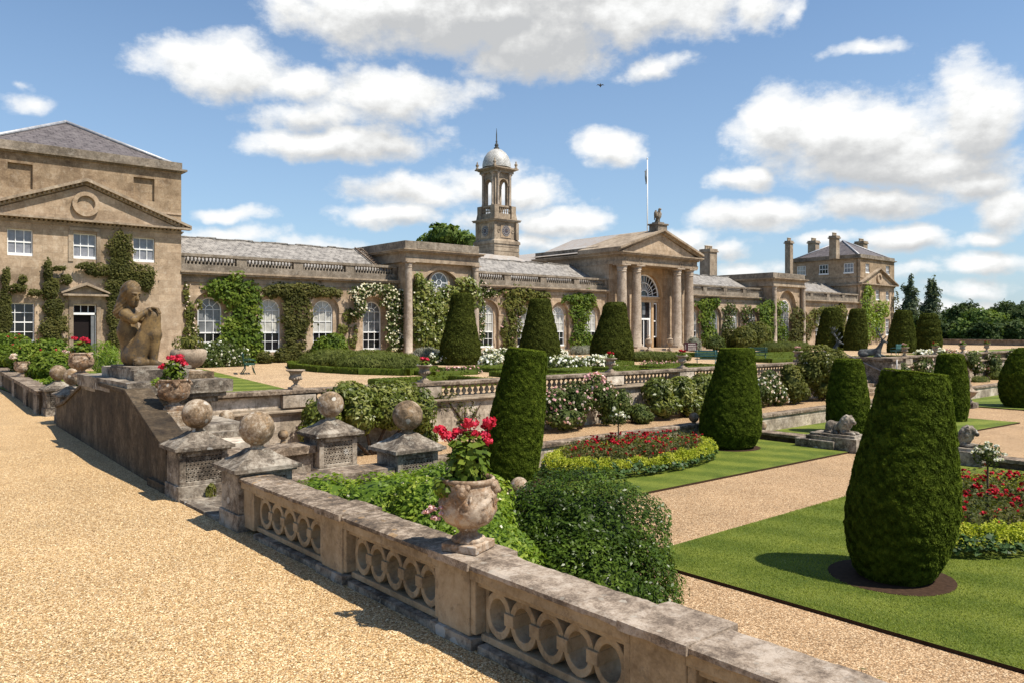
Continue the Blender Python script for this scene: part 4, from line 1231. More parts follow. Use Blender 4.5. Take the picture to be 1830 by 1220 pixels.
# portico
PX0, PX1, PYF = 48.6, 58.9, 42.6
mb = MB()
xc = (PX0 + PX1) / 2
arch_wall(mb, PX0 + 2.9, PX1 - 2.9, 0.3, 7.34, YF + 0.1, [(xc, 2.02, 0.31, 4.75, True)], 0.4, 1, 24)
mb.box(PX0, PX0 + 2.9, YF - 0.15, YF + 0.6, 0, 7.34); mb.box(PX1 - 2.9, PX1, YF - 0.15, YF + 0.6, 0, 7.34)
for x in (PX0 + 0.15, PX0 + 2.1, PX1 - 2.8, PX1 - 0.85): mb.box(x, x + 0.7, YF - 0.28, YF - 0.151, 0.3, 7.34)
mb.box(PX0, PX0 + 0.4, YF + 0.6, 53.2, 0, 7.34); mb.box(PX1 - 0.4, PX1, YF + 0.6, 53.2, 0, 7.34)
mb.box(PX0 - 0.25, PX1 + 0.25, PYF - 0.7, YF + 0.1, 0.0, 0.31)
mb.box(PX0 - 0.6, PX1 + 0.6, PYF - 1.2, PYF - 0.7, 0.0, 0.15)
mb.ring((xc, 4.75), 2.02, 2.25, YF + 0.03, YF + 0.099, 28, 1, 0, math.pi)
mb.box(xc - 2.0, xc + 2.0, YF + 0.35, YF + 0.5, 4.3, 4.72, 1)
for dx in (-2.0, -1.1, 0.95, 1.85):
    mb.box(xc + dx, xc + dx + (0.3 if abs(dx) < 1.5 else 0.15), YF + 0.3, YF + 0.5, 0.3, 4.3, 1)
mb.box(xc - 2.06, xc + 2.06, YF + 0.2, YF + 0.36, 4.62, 4.8, 1)
port = mb.build('portico_wall', [M['ashlar'], M['porch']], org)
mb = MB()
def pcrown(z0, z1, p): mb.box(PX0 - p, PX1 + p, PYF - p, 53.3, z0, z1)
pcrown(7.341, 7.62, 0.03); pcrown(7.62, 8.0, -0.03)
pcrown(8.0, 8.1, 0.1); pcrown(8.1, 8.24, 0.32); pcrown(8.24, 8.34, 0.42)
for x in (PX0 + 0.55, PX0 + 2.35, PX1 - 2.45, PX1 - 0.6):
    mb.ring((x, 7.62), 0.12, 0.24, PYF - 0.05, PYF - 0.001, 14)
mb.build('entablature', M['dressed'], port)
mb = MB()
AP = 10.55
ov = 0.55
mb.prism([(PX0 - 0.1, 8.341), (PX1 + 0.1, 8.341), (xc, AP - 0.35)], PYF + 0.12, YF + 9, 'y', 0)
# raking cornices
for sgn in (-1, 1):
    xe = xc + sgn * (PX1 - PX0 + 2 * ov) / 2
    for (dz0, dz1, py) in ((-0.02, 0.16, 0.06), (0.16, 0.34, 0.34)):
        mb.prism([(xe, 8.345 + dz0), (xc, AP - 0.32 + dz0), (xc, AP - 0.32 + dz1), (xe, 8.345 + dz1)], PYF - py, YF + 3, 'y', 1)
mb.build('pediment', [M['ashlar'], M['dressed']], port)
# hall parapet and roof behind
mb = MB().box(PX0 + 0.1, PX0 + 0.5, YF + 1.2, 53.3, 8.341, 8.95).box(PX1 - 0.5, PX1 - 0.1, YF + 1.2, 53.3, 8.341, 8.95)
mb.build('blocking_course', M['parapet'], port)
mb = MB().prism([(PX0 - 0.3, 8.5), (PX1 + 0.3, 8.5), (xc, AP + 0.03)], YF + 1.0, 53.4, 'y')
mb.build('lead_roof', M['leadroof'], port)
for dx, rz in ((-4.6, 0), (-2.75, 0), (2.75, 0), (4.55, 0)):
    column(port, xc + dx, 43.12, 0.44, 0.31, 7.34)
# fanlight and doors
mb = MB()
R, zc, yy = 1.9, 4.82, YF + 0.42
mb.add([(xc + R * math.cos(a), yy, zc + R * math.sin(a)) for a in [math.pi * k / 24 for k in range(25)]], [tuple(range(25))], 1)
mb.ring((xc, zc), R - 0.08, R + 0.05, yy - 0.08, yy - 0.002, 28, 0, 0, math.pi)
for r in (0.55, 1.2): mb.ring((xc, zc), r - 0.025, r + 0.025, yy - 0.06, yy - 0.002, 24, 0, 0, math.pi)
for k in range(1, 14):
    a = math.pi * k / 14
    c, s_, b = math.cos(a), math.sin(a), 0.02
    mb.prism([(xc + 0.5 * c - b * s_, zc + 0.5 * s_ + b * c), (xc + 0.5 * c + b * s_, zc + 0.5 * s_ - b * c), (xc + 1.84 * c + b * s_, zc + 1.84 * s_ - b * c), (xc + 1.84 * c - b * s_, zc + 1.84 * s_ + b * c)], yy - 0.05, yy - 0.002, 'y')
mb.box(xc - R, xc + R, yy - 0.09, yy - 0.002, zc - 0.05, zc + 0.05)
mb.build('fanlight', [M['white'], M['darkglass']], port)
mb = MB()
mb.box(xc - 0.8, xc + 0.95, YF + 0.48, YF + 0.5, 0.3, 4.3, 1)
mb.box(xc - 0.8, xc - 0.7, YF + 0.4, YF + 0.47, 0.3, 4.3); mb.box(xc + 0.85, xc + 0.95, YF + 0.4, YF + 0.47, 0.3, 4.3)
mb.box(xc - 0.7, xc + 0.85, YF + 0.38, YF + 0.47, 2.75, 2.9); mb.box(xc - 0.02, xc + 0.06, YF + 0.42, YF + 0.47, 0.3, 2.75); mb.box(xc + 0.5, xc + 0.6, YF + 0.2, YF + 0.47, 0.3, 2.75)
mb.box(xc - 0.15, xc + 0.25, YF + 0.44, YF + 0.47, 3.2, 3.95, 2)
mb.build('door', [M['white'], M['darkglass'], M['greyblind']], port)
for dx in (1.3, -1.75):
    mb = MB().box(xc + dx, xc + dx + 0.5, YF + 0.48, YF + 0.5, 1.2, 4.25, 1)
    for z in (1.2, 2.6, 4.15): mb.box(xc + dx, xc + dx + 0.5, YF + 0.42, YF + 0.47, z, z + 0.1)
    mb.box(xc + dx, xc + dx + 0.06, YF + 0.42, YF + 0.47, 1.3, 4.15); mb.box(xc + dx + 0.44, xc + dx + 0.5, YF + 0.42, YF + 0.47, 1.3, 4.15)
    mb.build('side_light', [M['white'], M['darkglass']], port)
mb = MB().box(xc - 0.62, xc + 0.62, PYF - 0.1, PYF + 0.9, 10.2, 10.92).box(xc - 0.72, xc + 0.72, PYF - 0.2, PYF + 1.0, 10.92, 11.06)
mb.box(xc - 0.42, xc + 0.42, PYF + 0.05, PYF + 0.75, 11.06, 11.2)
mb.build('gable_block', M['parapet'], port, bevel=0.02)

# chapel behind: its long roof climbs behind the left wing
chap = thing('chapel', 'plain building behind the orangery with long grey lead roof', 'building', (52, 58, 0))
mb = MB().box(49.5, 61.5, 53.5, 66.0, 0, 8.3)
mb.build('wall', M['ashlar'], chap)
mb = MB().prism([(48.9, 8.3), (62.0, 8.3), (55.4, 9.9)], 53.4, 66.2, 'y')
mb.build('roof', M['leadroof'], chap)
lowroof = thing('rear_range', 'low range with sloping rusty grey roof at the foot of the clock tower', 'building', (42, 54, 0))
MB().box(34.5, 48.3, 52.4, 60, 0, 7.6).build('wall', M['ashlar'], lowroof)
MB().prism([(52.2, 7.6), (60.2, 7.6), (56.2, 8.9)], 34.0, 48.5, 'x').build('roof', M['leadroof'], lowroof)

t = thing('roof_ladder', 'grey wooden roof ladder lying on the slates beside the first pavilion', 'ladder', (26.8, 46, 6.2))
mb = MB()
dz = (7.5 - 5.75) / 3.55
for x in (27.0, 27.45): mb.prism([(YF + 0.7, 5.75 + 0.15 * dz + 0.1), (YF + 4.0, 5.75 + 3.45 * dz + 0.1), (YF + 4.0, 5.75 + 3.45 * dz + 0.2), (YF + 0.7, 5.75 + 0.15 * dz + 0.2)], x, x + 0.07, 'x')
for k in range(11):
    yy = YF + 0.85 + k * 0.3; zz = 5.75 + (yy - YF - 0.55) * dz + 0.13
    mb.box(27.07, 27.45, yy, yy + 0.06, zz, zz + 0.05)
mb.build('ladder_frame', M['wood'], t)

# ------------------------------------------------------------------ end houses
def house(x0, label, attic_windows, near):
    W, D = 9.4, 9.0
    x1 = x0 + W; xc = x0 + W / 2; y = 43.9
    t = thing('house', label, 'house', (xc, y, 0))
    dx = 2.8
    mb = MB()
    ups = [(xc + d, 0.53, 5.5, 6.78, False) for d in (-dx, 0, dx)]
    if near: lows = [(xc - dx, 0.6, 1.3, 3.22, False), (xc, 0.52, 0.42, 3.2, False)]
    else: lows = [(xc - dx, 0.6, 1.1, 3.22, False), (xc, 0.6, 1.1, 3.22, False), (xc + dx, 0.6, 1.1, 3.22, False)]
    arch_wall(mb, x0, x1, 0, 4.3, y, lows, 0.22)
    arch_wall(mb, x0, x1, 4.3, 7.2, y, ups, 0.2)
    att = [(xc + d, 0.52, 8.75, 9.95, False) for d in (-dx, dx)]
    am = MB()
    arch_wall(am, x0, x1, 7.2, 10.45, y, att, 0.16)
    if near:
        for d in (-dx, dx): am.box(xc + d - 0.6, xc + d + 0.6, y + 0.16, y + 0.3, 8.6, 10.1)
    mb.box(x0, x1, y + 0.35, y + 0.45, 0, 10.45)
    mb.box(x1 - 0.3, x1, y + 0.001, y + D, 0, 10.45)
    mb.add([(x0, y, 0), (x0, y + D, 0), (x0, y + D, 10.45), (x0, y, 10.45)], [(0, 1, 2, 3)])
    mb.box(x0 - 0.04, x1 + 0.04, y - 0.06, y - 0.001, 0, 0.4)
    mb.box(x0, x1, y - 0.05, y - 0.0015, 8.15, 8.25)
    w_ = mb.build('wall', M['ashlar'], t)
    am.build('attic_wall', M['attic'], w_)
    mb = MB()
    for z0, z1, p in ((10.45, 10.52, 0.1), (10.52, 10.62, 0.25)): mb.box(x0 - p, x1 + p, y - p, y + D + p, z0, z1)
    mb.box(x0 - 0.04, x1 + 0.04, y - 0.04, y + D + 0.04, 10.62, 11.0)
    mb.build('parapet', M['parapet'], w_)
    # pediment
    mb = MB()
    A = 9.38
    mb.prism([(x0 + 0.2, 7.42), (x1 - 0.2, 7.42), (xc, A - 0.2)], y - 0.1, y - 0.002, 'y', 0)
    for z0, z1, p in ((7.12, 7.2, 0.05), (7.2, 7.26, 0.1), (7.34, 7.44, 0.42)): mb.box(x0 - p, x1 + p, y - p, y - 0.0025, z0, z1, 1)
    for k in range(46):
        x = x0 + 0.1 + k * (W - 0.2) / 45
        mb.box(x - 0.05, x + 0.05, y - 0.2, y - 0.003, 7.265, 7.335, 1)
    for sgn in (-1, 1):
        xe = xc + sgn * (W / 2 + 0.42)
        mb.prism([(xe, 7.44), (xc, A), (xc, A + 0.16), (xe, 7.56)], y - 0.44, y - 0.003, 'y', 1)
        mb.prism([(xe - sgn * 0.5, 7.44), (xc, A - 0.14), (xc, A), (xe - sgn * 0.1, 7.44)], y - 0.16, y - 0.0035, 'y', 1)
        for k in range(1, 25):
            f = k / 25; x = xe + (xc - xe) * f; z = 7.44 + (A - 7.44) * f
            mb.box(x - 0.05, x + 0.05, y - 0.3, y - 0.16, z - 0.12, z - 0.0, 1)
    mb.build('pediment', [M['ashlar'], M['dressed']], w_)
    mb = MB().ring((xc, 8.25), 0.42, 0.62, y - 0.27, y - 0.1, 32).ring((xc, 8.25), 0.40, 0.46, y - 0.24, y - 0.1, 32)
    mb.prism([(xc + 0.41 * math.cos(a), 8.25 + 0.41 * math.sin(a)) for a in [2 * math.pi * k / 28 for k in range(28)]], y - 0.12, y - 0.101, 'y', 0)
    mb.build('roundel', M['ashlar'], w_)
    # hipped slate roof with lead hips
    mb = MB()
    ax, ay, az_ = xc, y + D / 2, 13.3
    e = [(x0 + 0.2, y + 0.2, 10.85), (x1 - 0.2, y + 0.2, 10.85), (x1 - 0.2, y + D - 0.2, 10.85), (x0 + 0.2, y + D - 0.2, 10.85)]
    for k in range(4): mb.add([e[k], e[(k + 1) % 4], (ax, ay, az_)], [(0, 1, 2)])
    for k in range(4): mb.tube([(e[k][0], e[k][1], e[k][2] + 0.05), (ax, ay, az_ + 0.04)], 0.11, 5, 1)
    mb.build('hipped_roof', [M['slate'], M['lead']], t)
    for d in (-dx, 0, dx): sash_window(w_, xc + d, 5.52, 6.78, 1.06, y + 0.19, 3, 2, 'paleglass')
    if near:
        for d in (-dx,): sash_window(w_, xc + d, 1.32, 3.22, 1.2, y + 0.2, 3, 4, 'darkglass')
        mb = MB().box(xc - 0.72, xc - 0.53, y - 0.06, y - 0.0025, 0.4, 3.45).box(xc + 0.53, xc + 0.72, y - 0.06, y - 0.0025, 0.4, 3.45)
        mb.box(xc - 0.53, xc + 0.53, y - 0.06, y - 0.0025, 3.2, 3.45)
        mb.box(xc - 0.78, xc + 0.78, y - 0.1, y - 0.0026, 3.45, 3.62)
        mb.box(xc - 1.05, xc + 1.05, y - 0.36, y - 0.0027, 3.62, 3.72)
        mb.prism([(xc - 0.95, 3.72), (xc + 0.95, 3.72), (xc, 4.12)], y - 0.12, y - 0.0028, 'y')
        for sgn in (-1, 1):
            mb.prism([(xc + sgn * 1.12, 3.72), (xc, 4.16), (xc, 4.3), (xc + sgn * 1.12, 3.8)], y - 0.4, y - 0.003, 'y')
        mb.build('door_case', M['dressed'], w_); mb = MB()
        mb.box(xc - 0.75, xc - 0.53, y - 0.05, y - 0.003, 5.35, 6.9); mb.box(xc + 0.53, xc + 0.7, y - 0.05, y - 0.003, 5.35, 6.9); mb.box(xc - 0.7, xc + 0.7, y - 0.08, y - 0.004, 6.9, 7.05)
        mb.build('window_surround', M['dressed'], w_)
        MB().box(xc - 0.9, xc + 0.9, y - 0.9, y - 0.07, 0, 0.4).build('door_step', M['dressed'], w_)
        mb = MB()
        mb.box(xc - 0.5, xc + 0.5, y + 0.3, y + 0.32, 0.42, 2.75, 1)  # dark sheet standing in for the unlit interior behind the open door
        mb.box(xc - 0.52, xc + 0.52, y + 0.18, y + 0.2, 2.75, 3.2, 1)
        mb.box(xc - 0.52, xc + 0.52, y + 0.1, y + 0.179, 2.68, 2.8); mb.box(xc - 0.52, xc - 0.48, y + 0.1, y + 0.22, 2.8, 3.2); mb.box(xc + 0.48, xc + 0.52, y + 0.1, y + 0.22, 0.42, 3.2)
        for k in (-0.17, 0.17): mb.box(xc + k - 0.015, xc + k + 0.015, y + 0.14, y + 0.179, 2.8, 3.15)
        mb.box(xc - 0.48, xc + 0.48, y + 0.14, y + 0.179, 3.15, 3.2)
        mb.box(xc + 0.30, xc + 0.475, y + 0.14, y + 0.26, 0.42, 2.68, 2)
        mb.build('door', [M['white'], M['doorway_shade'], M['greyblind']], w_)
    else:
        for d in (-dx, 0, dx): sash_window(w_, xc + d, 1.15, 3.22, 1.1, y + 0.2, 3, 4, 'paleglass')
        for d in (-dx, dx): sash_window(w_, xc + d, 8.78, 9.95, 1.04, y + 0.15, 3, 2, 'paleglass')
        for k, (d, g) in enumerate(((1.4, 'paleglass'), (4.6, 'darkglass'), (7.6, 'blind'))):
            o = sash_window(w_, y + d, 8.75, 9.95, 1.15, x0 - 0.02, 3, 2, g, along='y')
        MB().box(x0 - 0.05, x0 - 0.001, y, y + D, 8.15, 8.25).box(x0 - 0.3, x0 - 0.001, y - 0.3, y + D, 7.2, 7.4).build('string_course', M['dressed'], w_)
    return t

house(4.58, 'near tawny stone house with pediment, open door and dark slate roof', False, True)
house(93.4, 'distant stone house at the far end of the orangery, lime creeper on its front', True, False)

def chimney(x, y, z0, z1, w, d, label, pots=0):
    t = thing('chimney_stack', label, 'chimney', (x, y, z0), 'stone chimney stacks')
    mb = MB().box(x - w / 2, x + w / 2, y - d / 2, y + d / 2, z0, z1 - 0.35)
    mb.box(x - w / 2 - 0.12, x + w / 2 + 0.12, y - d / 2 - 0.12, y + d / 2 + 0.12, z1 - 0.35, z1 - 0.2)
    mb.box(x - w / 2 - 0.04, x + w / 2 + 0.04, y - d / 2 - 0.04, y + d / 2 + 0.04, z1 - 0.2, z1)
    mb.build('shaft', M['dressed'], t)
    if pots:
        for k in range(pots):
            f = (k + 0.5) / pots - 0.5
            px, py = (x + f * w, y) if w >= d else (x, y + f * d)
            MB().lathe([(0.13, z1), (0.12, z1 + 0.3), (0.15, z1 + 0.33), (0.15, z1 + 0.38), (0.1, z1 + 0.38)], (px, py, 0), 8).build('chimney_pot', M['pot'], t)

def chim_px(px, ytop, Y, wpx, label, pots, z0=6.0, wd=None):
    p = at_Y(px, ytop, Y)
    tdep = Y / ray(px, 0)[1]
    w = wpx * tdep / FP * 0.72
    chimney(p.x, Y, z0, p.z, w, wd or w, label, pots)
chim_px(1266, 446, 50, 30, 'broad stone chimney stack just right of the portico', 4)
chim_px(1410, 431, 52, 14, 'tall slender stone chimney standing alone left of the far house', 3)
chim_px(1454, 431, 53, 20, 'dark chimney stack at the back left of the far hipped roof', 4)
chim_px(1491, 422, 46.6, 18, 'tallest dark chimney in front of the far hipped roof', 3, 10.5)
chim_px(1539, 432, 50.6, 22, 'low broad chimney on the right slope of the far hipped roof', 4, 10.5)

# ------------------------------------------------------------------ clock tower
tw = thing('clock_tower', 'stone clock tower with open arched belfry and pale scaled dome', 'tower', (47.5, 57.5, 0))
tx, ty = 47.55, 57.55
mb = MB()
mb.box(tx - 1.5, tx + 1.5, ty - 1.5, ty + 1.5, 7.0, 10.2)
mb.box(tx - 1.62, tx + 1.62, ty - 1.62, ty + 1.62, 9.95, 10.2)
mb.frustum(tx, ty, 10.2, 10.4, 1.6, 1.6, 1.42, 1.42)
for k in range(5):
    z = 8.0 + k * 0.42
    mb.box(tx - 1.54, tx + 1.54, ty - 1.54, ty + 1.54, z, z + 0.36)
base = mb.build('rusticated_base', M['dressed'], tw)
mb = MB()
mb.box(tx - 1.36, tx + 1.36, ty - 1.36, ty + 1.36, 10.4, 12.0)
for sx in (-1, 1):
    for sy in (-1, 1):
        mb.box(tx + sx * 1.36 - 0.24, tx + sx * 1.36 + 0.08, ty + sy * 1.36 - 0.24, ty + sy * 1.36 + 0.08, 10.4, 12.0) if sx > 0 else mb.box(tx + sx * 1.36 - 0.08, tx + sx * 1.36 + 0.24, ty + sy * 1.36 - (0.08 if sy < 0 else 0.24), ty + sy * 1.36 + (0.24 if sy < 0 else 0.08), 10.4, 12.0)
for z0, z1, p in ((12.0, 12.1, 0.08), (12.1, 12.22, 0.28), (12.22, 12.3, 0.34)): mb.box(tx - 1.36 - p, tx + 1.36 + p, ty - 1.36 - p, ty + 1.36 + p, z0, z1)
cs = mb.build('clock_stage', M['dressed'], tw)
def face_pair(fn):
    """build once on the -Y face and once on the -X face"""
    for k in (0, 1):
        m = MB(); fn(m)
        if k: m.v = [(tx + (b - ty), ty + (a - tx), c) for a, b, c in m.v]; m.f = [tuple(reversed(f)) for f in m.f]
        yield m
def dial(m):
    yy = ty - 1.36
    m.box(tx - 0.62, tx + 0.62, yy - 0.05, yy - 0.002, 10.55, 11.85, 1)
    m.prism([(tx + 0.5 * math.cos(a), 11.2 + 0.5 * math.sin(a)) for a in [2 * math.pi * k / 28 for k in range(28)]], yy - 0.07, yy - 0.05, 'y', 2)
    m.ring((tx, 11.2), 0.43, 0.48, yy - 0.08, yy - 0.071, 28, 0); m.ring((tx, 11.2), 0.24, 0.30, yy - 0.085, yy - 0.071, 24, 0)
    for k in range(12):
        a = 2 * math.pi * k / 12
        m.prism([(tx + r * math.cos(a + d), 11.2 + r * math.sin(a + d)) for r, d in ((0.32, -0.06), (0.42, -0.05), (0.42, 0.05), (0.32, 0.06))], yy - 0.08, yy - 0.071, 'y', 1)
    for a, L in ((0.5, 0.28), (0.2, 0.42)):
        c, s_ = math.cos(a), math.sin(a)
        m.prism([(tx - 0.02 * s_, 11.2 + 0.02 * c), (tx + 0.02 * s_, 11.2 - 0.02 * c), (tx + L * c, 11.2 + L * s_)], yy - 0.095, yy - 0.086, 'y', 1)
for m in face_pair(dial): m.build('clock_face', [M['iron'], M['ashlar'], M['clockdial']], cs)
def side_roundels(m):
    yy = ty - 1.36
    for dx in (-0.85, 0.85): m.ring((tx + dx, 11.2), 0.1, 0.17, yy - 0.05, yy - 0.001, 16)
for m in face_pair(side_roundels): m.build('roundel', M['dressed'], cs)
mb = MB()
mb.box(tx - 1.18, tx + 1.18, ty - 1.18, ty + 1.18, 12.3, 12.85)
for sx in (-1, 1):
    for sy in (-1, 1):
        cx_, cy_ = tx + sx * 1.05, ty + sy * 1.05
        mb.frustum(cx_, cy_, 12.3, 12.9, 0.36, 0.36, 0.27, 0.27); mb.box(cx_ - 0.27, cx_ + 0.27, cy_ - 0.27, cy_ + 0.27, 12.9, 13.62)
mb.box(tx - 1.12, tx + 1.12, ty - 1.12, ty + 1.12, 13.5, 13.66)
def bal_t(m): baluster_span(m, tx - 0.75, tx + 0.75, ty - 1.05, 12.85, 13.5, 6)
for m in face_pair(bal_t): mb.add(m.v, m.f, 0)
bs = mb.build('balustrade_stage', M['dressed'], tw)
mb = MB()
def arch_face(m): arch_wall(m, tx - 1.0, tx + 1.0, 13.66, 16.9, ty - 1.0, [(tx, 0.5, 13.661, 15.65, True)], 0.35, 0, 14)
for k in range(4):
    m = MB(); arch_face(m)
    R4 = Matrix.Translation((tx, ty, 0)) @ Matrix.Rotation(k * math.pi / 2, 4, 'Z') @ Matrix.Translation((-tx, -ty, 0))
    m.ring((tx, 15.65), 0.5, 0.6, ty - 1.05, ty - 1.001, 16, 0, 0, math.pi)
    m.box(tx - 0.62, tx - 0.5, ty - 1.06, ty - 1.0, 15.55, 15.7); m.box(tx + 0.5, tx + 0.62, ty - 1.06, ty - 1.0, 15.55, 15.7)
    # inner skin of the pierced wall
    n0 = len(m.v)
    arch_wall(m, tx - 0.65, tx + 0.65, 13.66, 16.9, ty - 0.65, [(tx, 0.5, 13.661, 15.65, True)], 0.0, 0, 14)
    m.xform(R4); mb.add(m.v, m.f, 0)
bw = mb.build('belfry', M['dressed'], tw)
for sx in (-1, 1):
    for sy in (-1, 1):
        for ox, oy in ((1.08, 0.72), (0.72, 1.08)):
            m = MB(); x, y = tx + sx * ox, ty + sy * oy
            m.lathe([(0.15, 13.66), (0.15, 13.72), (0.115, 13.8), (0.115, 15.0), (0.1, 16.3), (0.13, 16.4), (0.12, 16.5), (0.17, 16.65)], (x, y, 0), 10)
            m.box(x - 0.17, x + 0.17, y - 0.17, y + 0.17, 16.65, 16.75)
            m.build('column', M['column'], bw)
mb = MB()
for z0, z1, p in ((16.75, 17.0, 0.12), (17.0, 17.1, 0.25), (17.1, 17.22, 0.45)): mb.box(tx - 1.05 - p, tx + 1.05 + p, ty - 1.05 - p, ty + 1.05 + p, z0, z1)
mb.box(tx - 1.0, tx + 1.0, ty - 1.0, ty + 1.0, 17.22, 17.4)
mb.build('cornice', M['dressed'], bw)
m_, nt, b, out = new_mat('dome_scales')
co = obj_co(nt)
sep = nt.new('ShaderNodeSeparateXYZ'); nt.link(co, sep.inputs[0])
cb = nt.new('ShaderNodeCombineXYZ')
nt.link(nt.math('ARCTAN2', nt.math('SUBTRACT', sep.outputs[1], ty), nt.math('SUBTRACT', sep.outputs[0], tx)), cb.inputs[0]); nt.link(sep.outputs[2], cb.inputs[1])
br = nt.new('ShaderNodeTexBrick'); br.inputs['Scale'].default_value = 1.0; br.inputs['Brick Width'].default_value = 0.22; br.inputs['Row Height'].default_value = 0.14; br.inputs['Mortar Size'].default_value = 0.012
br.inputs['Color1'].default_value = (0.50, 0.49, 0.46, 1); br.inputs['Color2'].default_value = (0.62, 0.61, 0.58, 1); br.inputs['Mortar'].default_value = (0.2, 0.19, 0.17, 1)
nt.link(cb.outputs[0], br.inputs['Vector'])
k = nt.ramp(nt.noise(co, 1.8, 5, 0.7), [(0.3, (0.6, 0.57, 0.52)), (0.65, (1.05, 1.05, 1.05))])
nt.link(nt.mix(1.0, br.outputs['Color'], k, 'MULTIPLY'), b.inputs['Base Color']); b.inputs['Roughness'].default_value = 0.45
M['dome'] = m_
MB().lathe([(1.36, 17.35), (1.38, 17.6), (1.32, 17.95), (1.17, 18.38), (0.9, 18.78), (0.52, 19.08), (0.18, 19.2), (0.1, 19.25)], (tx, ty, 0), 32).build('dome', M['dome'], tw)
MB().lathe([(0.26, 19.2), (0.28, 19.3), (0.14, 19.4), (0.2, 19.52), (0.16, 19.66), (0.07, 19.75), (0.1, 19.9), (0.06, 20.0), (0.05, 20.6), (0.012, 21.2)], (tx, ty, 0), 10).build('spire', M['stag'], tw)
for sx in (-1, 1):
    for sy in (-1, 1):
        MB().lathe([(0.15, 17.22), (0.15, 17.35), (0.07, 17.42), (0.16, 17.58), (0.15, 17.68), (0.05, 17.78), (0.07, 17.86), (0.01, 18.0)], (tx + sx * 1.32, ty + sy * 1.32, 0), 10).build('finial', M['dressed'], bw)

# flagpole
p = at_Y(1157, 285, 50.0)
t = thing('flagpole', 'thin white flagpole with a limp flag behind the portico gable', 'flagpole', (p.x, 50, 9))
MB().tube([(p.x, 50, 8.5), (p.x, 50, p.z)], [0.075, 0.05], 8).sphere((p.x, 50, p.z + 0.06), 0.09, 8, 6).build('pole', M['white'], t)
mb = MB()
fz = at_Y(1157, 303, 50.0).z
rows = 12
vs = []
for i in range(rows + 1):
    z = fz - i * 0.115
    for j in range(5):
        vs.append((p.x - 0.08 - j * 0.075 * (1 - 0.3 * i / rows), 50 + 0.1 * math.sin(j * 2.2 + i * 0.25), z - j * 0.06))
mb.add(vs, [(i * 5 + j, i * 5 + j + 1, (i + 1) * 5 + j + 1, (i + 1) * 5 + j) for i in range(rows) for j in range(4)], 0, True)
mb.build('flag', M['flag'], t)
# ------------------------------------------------------------------ urns and pots
def garland_urn(label, loc, H=0.53, R=0.195, rz=0.0, mat='terracotta'):
    """bowl with rim, swags, mask handles, fluted foot on a square plinth; local coordinates"""
    t = thing('garden_urn', label, 'urn', loc, 'carved stone flower urns', rz)
    s = H
    mb = MB().box(-0.145 * s / 0.53, 0.145 * s / 0.53, -0.145 * s / 0.53, 0.145 * s / 0.53, 0, 0.11 * s)
    o = mb.build('plinth', M[mat], t, local=True, bevel=0.006)
    R_ = R
    prof = [(0.62, 0.11), (0.66, 0.14), (0.60, 0.17), (0.40, 0.20), (0.33, 0.235), (0.33, 0.265), (0.44, 0.285), (0.42, 0.305), (0.70, 0.345), (0.90, 0.42), (1.0, 0.53), (1.03, 0.66), (1.01, 0.80), (0.965, 0.90), (0.98, 0.92), (1.04, 0.945), (1.04, 0.985), (0.98, 1.0), (0.90, 0.985), (0.86, 0.93), (0.80, 0.82), (0.0, 0.80)]
    mb = MB()
    n = 44
    # finer profile so that the carving can displace it
    fine = []
    for (r0, z0), (r1, z1) in zip(prof[:-1], prof[1:]):
        k = max(1, int(math.hypot((r1 - r0) * R_, (z1 - z0) * s) / 0.016))
        for i in range(k): fine.append((r0 + (r1 - r0) * i / k, z0 + (z1 - z0) * i / k))
    fine.append(prof[-1])
    vs, fs = [], []
    n = 72
    for r, z in fine:
        for k in range(n):
            a = 2 * math.pi * k / n
            rr = r * R_
            if 0.36 < z < 0.9 and r > 0.55:
                # leaves round the lower bowl, swags above
                if z < 0.6: rr += 0.013 * (abs(math.sin(8 * a + 9 * z)) ** 0.7) * min(1, (z - 0.36) * 8)
                sw = 0.80 - 0.17 * abs(math.sin(2 * a))
                rr += 0.022 * math.exp(-((z - sw) / 0.025) ** 2)
                rr += 0.022 * max(0, mnoise.noise(Vector((math.cos(a) * 5, math.sin(a) * 5, z * 9)))) + 0.018 * max(0, mnoise.noise(Vector((math.cos(a) * 10, math.sin(a) * 10, z * 19 + 4))))
            if 0.075 < z < 0.29: rr += 0.004 * math.sin(18 * a)
            vs.append((rr * math.cos(a), rr * math.sin(a), z * s))
    for i in range(len(fine) - 1):
        for k in range(n):
            k2 = (k + 1) % n
            fs.append((i * n + k, i * n + k2, (i + 1) * n + k2, (i + 1) * n + k))
    mb.add(vs, fs, 0, True)
    bowl = mb.build('bowl', M[mat], t, local=True)
    for k in range(4):
        a = k * math.pi / 2 + 0.3
        c, s_ = math.cos(a), math.sin(a)
        m = MB().sphere((c * R_ * 1.0, s_ * R_ * 1.0, 0.86 * s), (0.042, 0.042, 0.045), 14, 9)
        m.sphere((c * R_ * 1.02 - s_ * 0.03, s_ * R_ * 1.02 + c * 0.03, 0.91 * s), 0.024, 8, 6).sphere((c * R_ * 1.02 + s_ * 0.03, s_ * R_ * 1.02 - c * 0.03, 0.91 * s), 0.024, 8, 6)
        m.sphere((c * R_ * 1.16, s_ * R_ * 1.16, 0.83 * s), 0.022, 8, 6)
        pts = []
        for j in range(9):
            b = math.pi * j / 8
            off = 0.055 * math.cos(b)
            pts.append((c * R_ * 1.03 - s_ * off, s_ * R_ * 1.03 + c * off, (0.80 - 0.22 * math.sin(b)) * s))
        m.tube(pts, 0.008, 6)
        m.build('mask_handle', M[mat], bowl, local=True)
    MB().prism([(R_ * 0.8 * math.cos(a), R_ * 0.8 * math.sin(a)) for a in [2 * math.pi * k / 24 for k in range(24)]], 0.80 * s, 0.84 * s, 'z').build('soil', M['soil'], t, local=True)
    return t

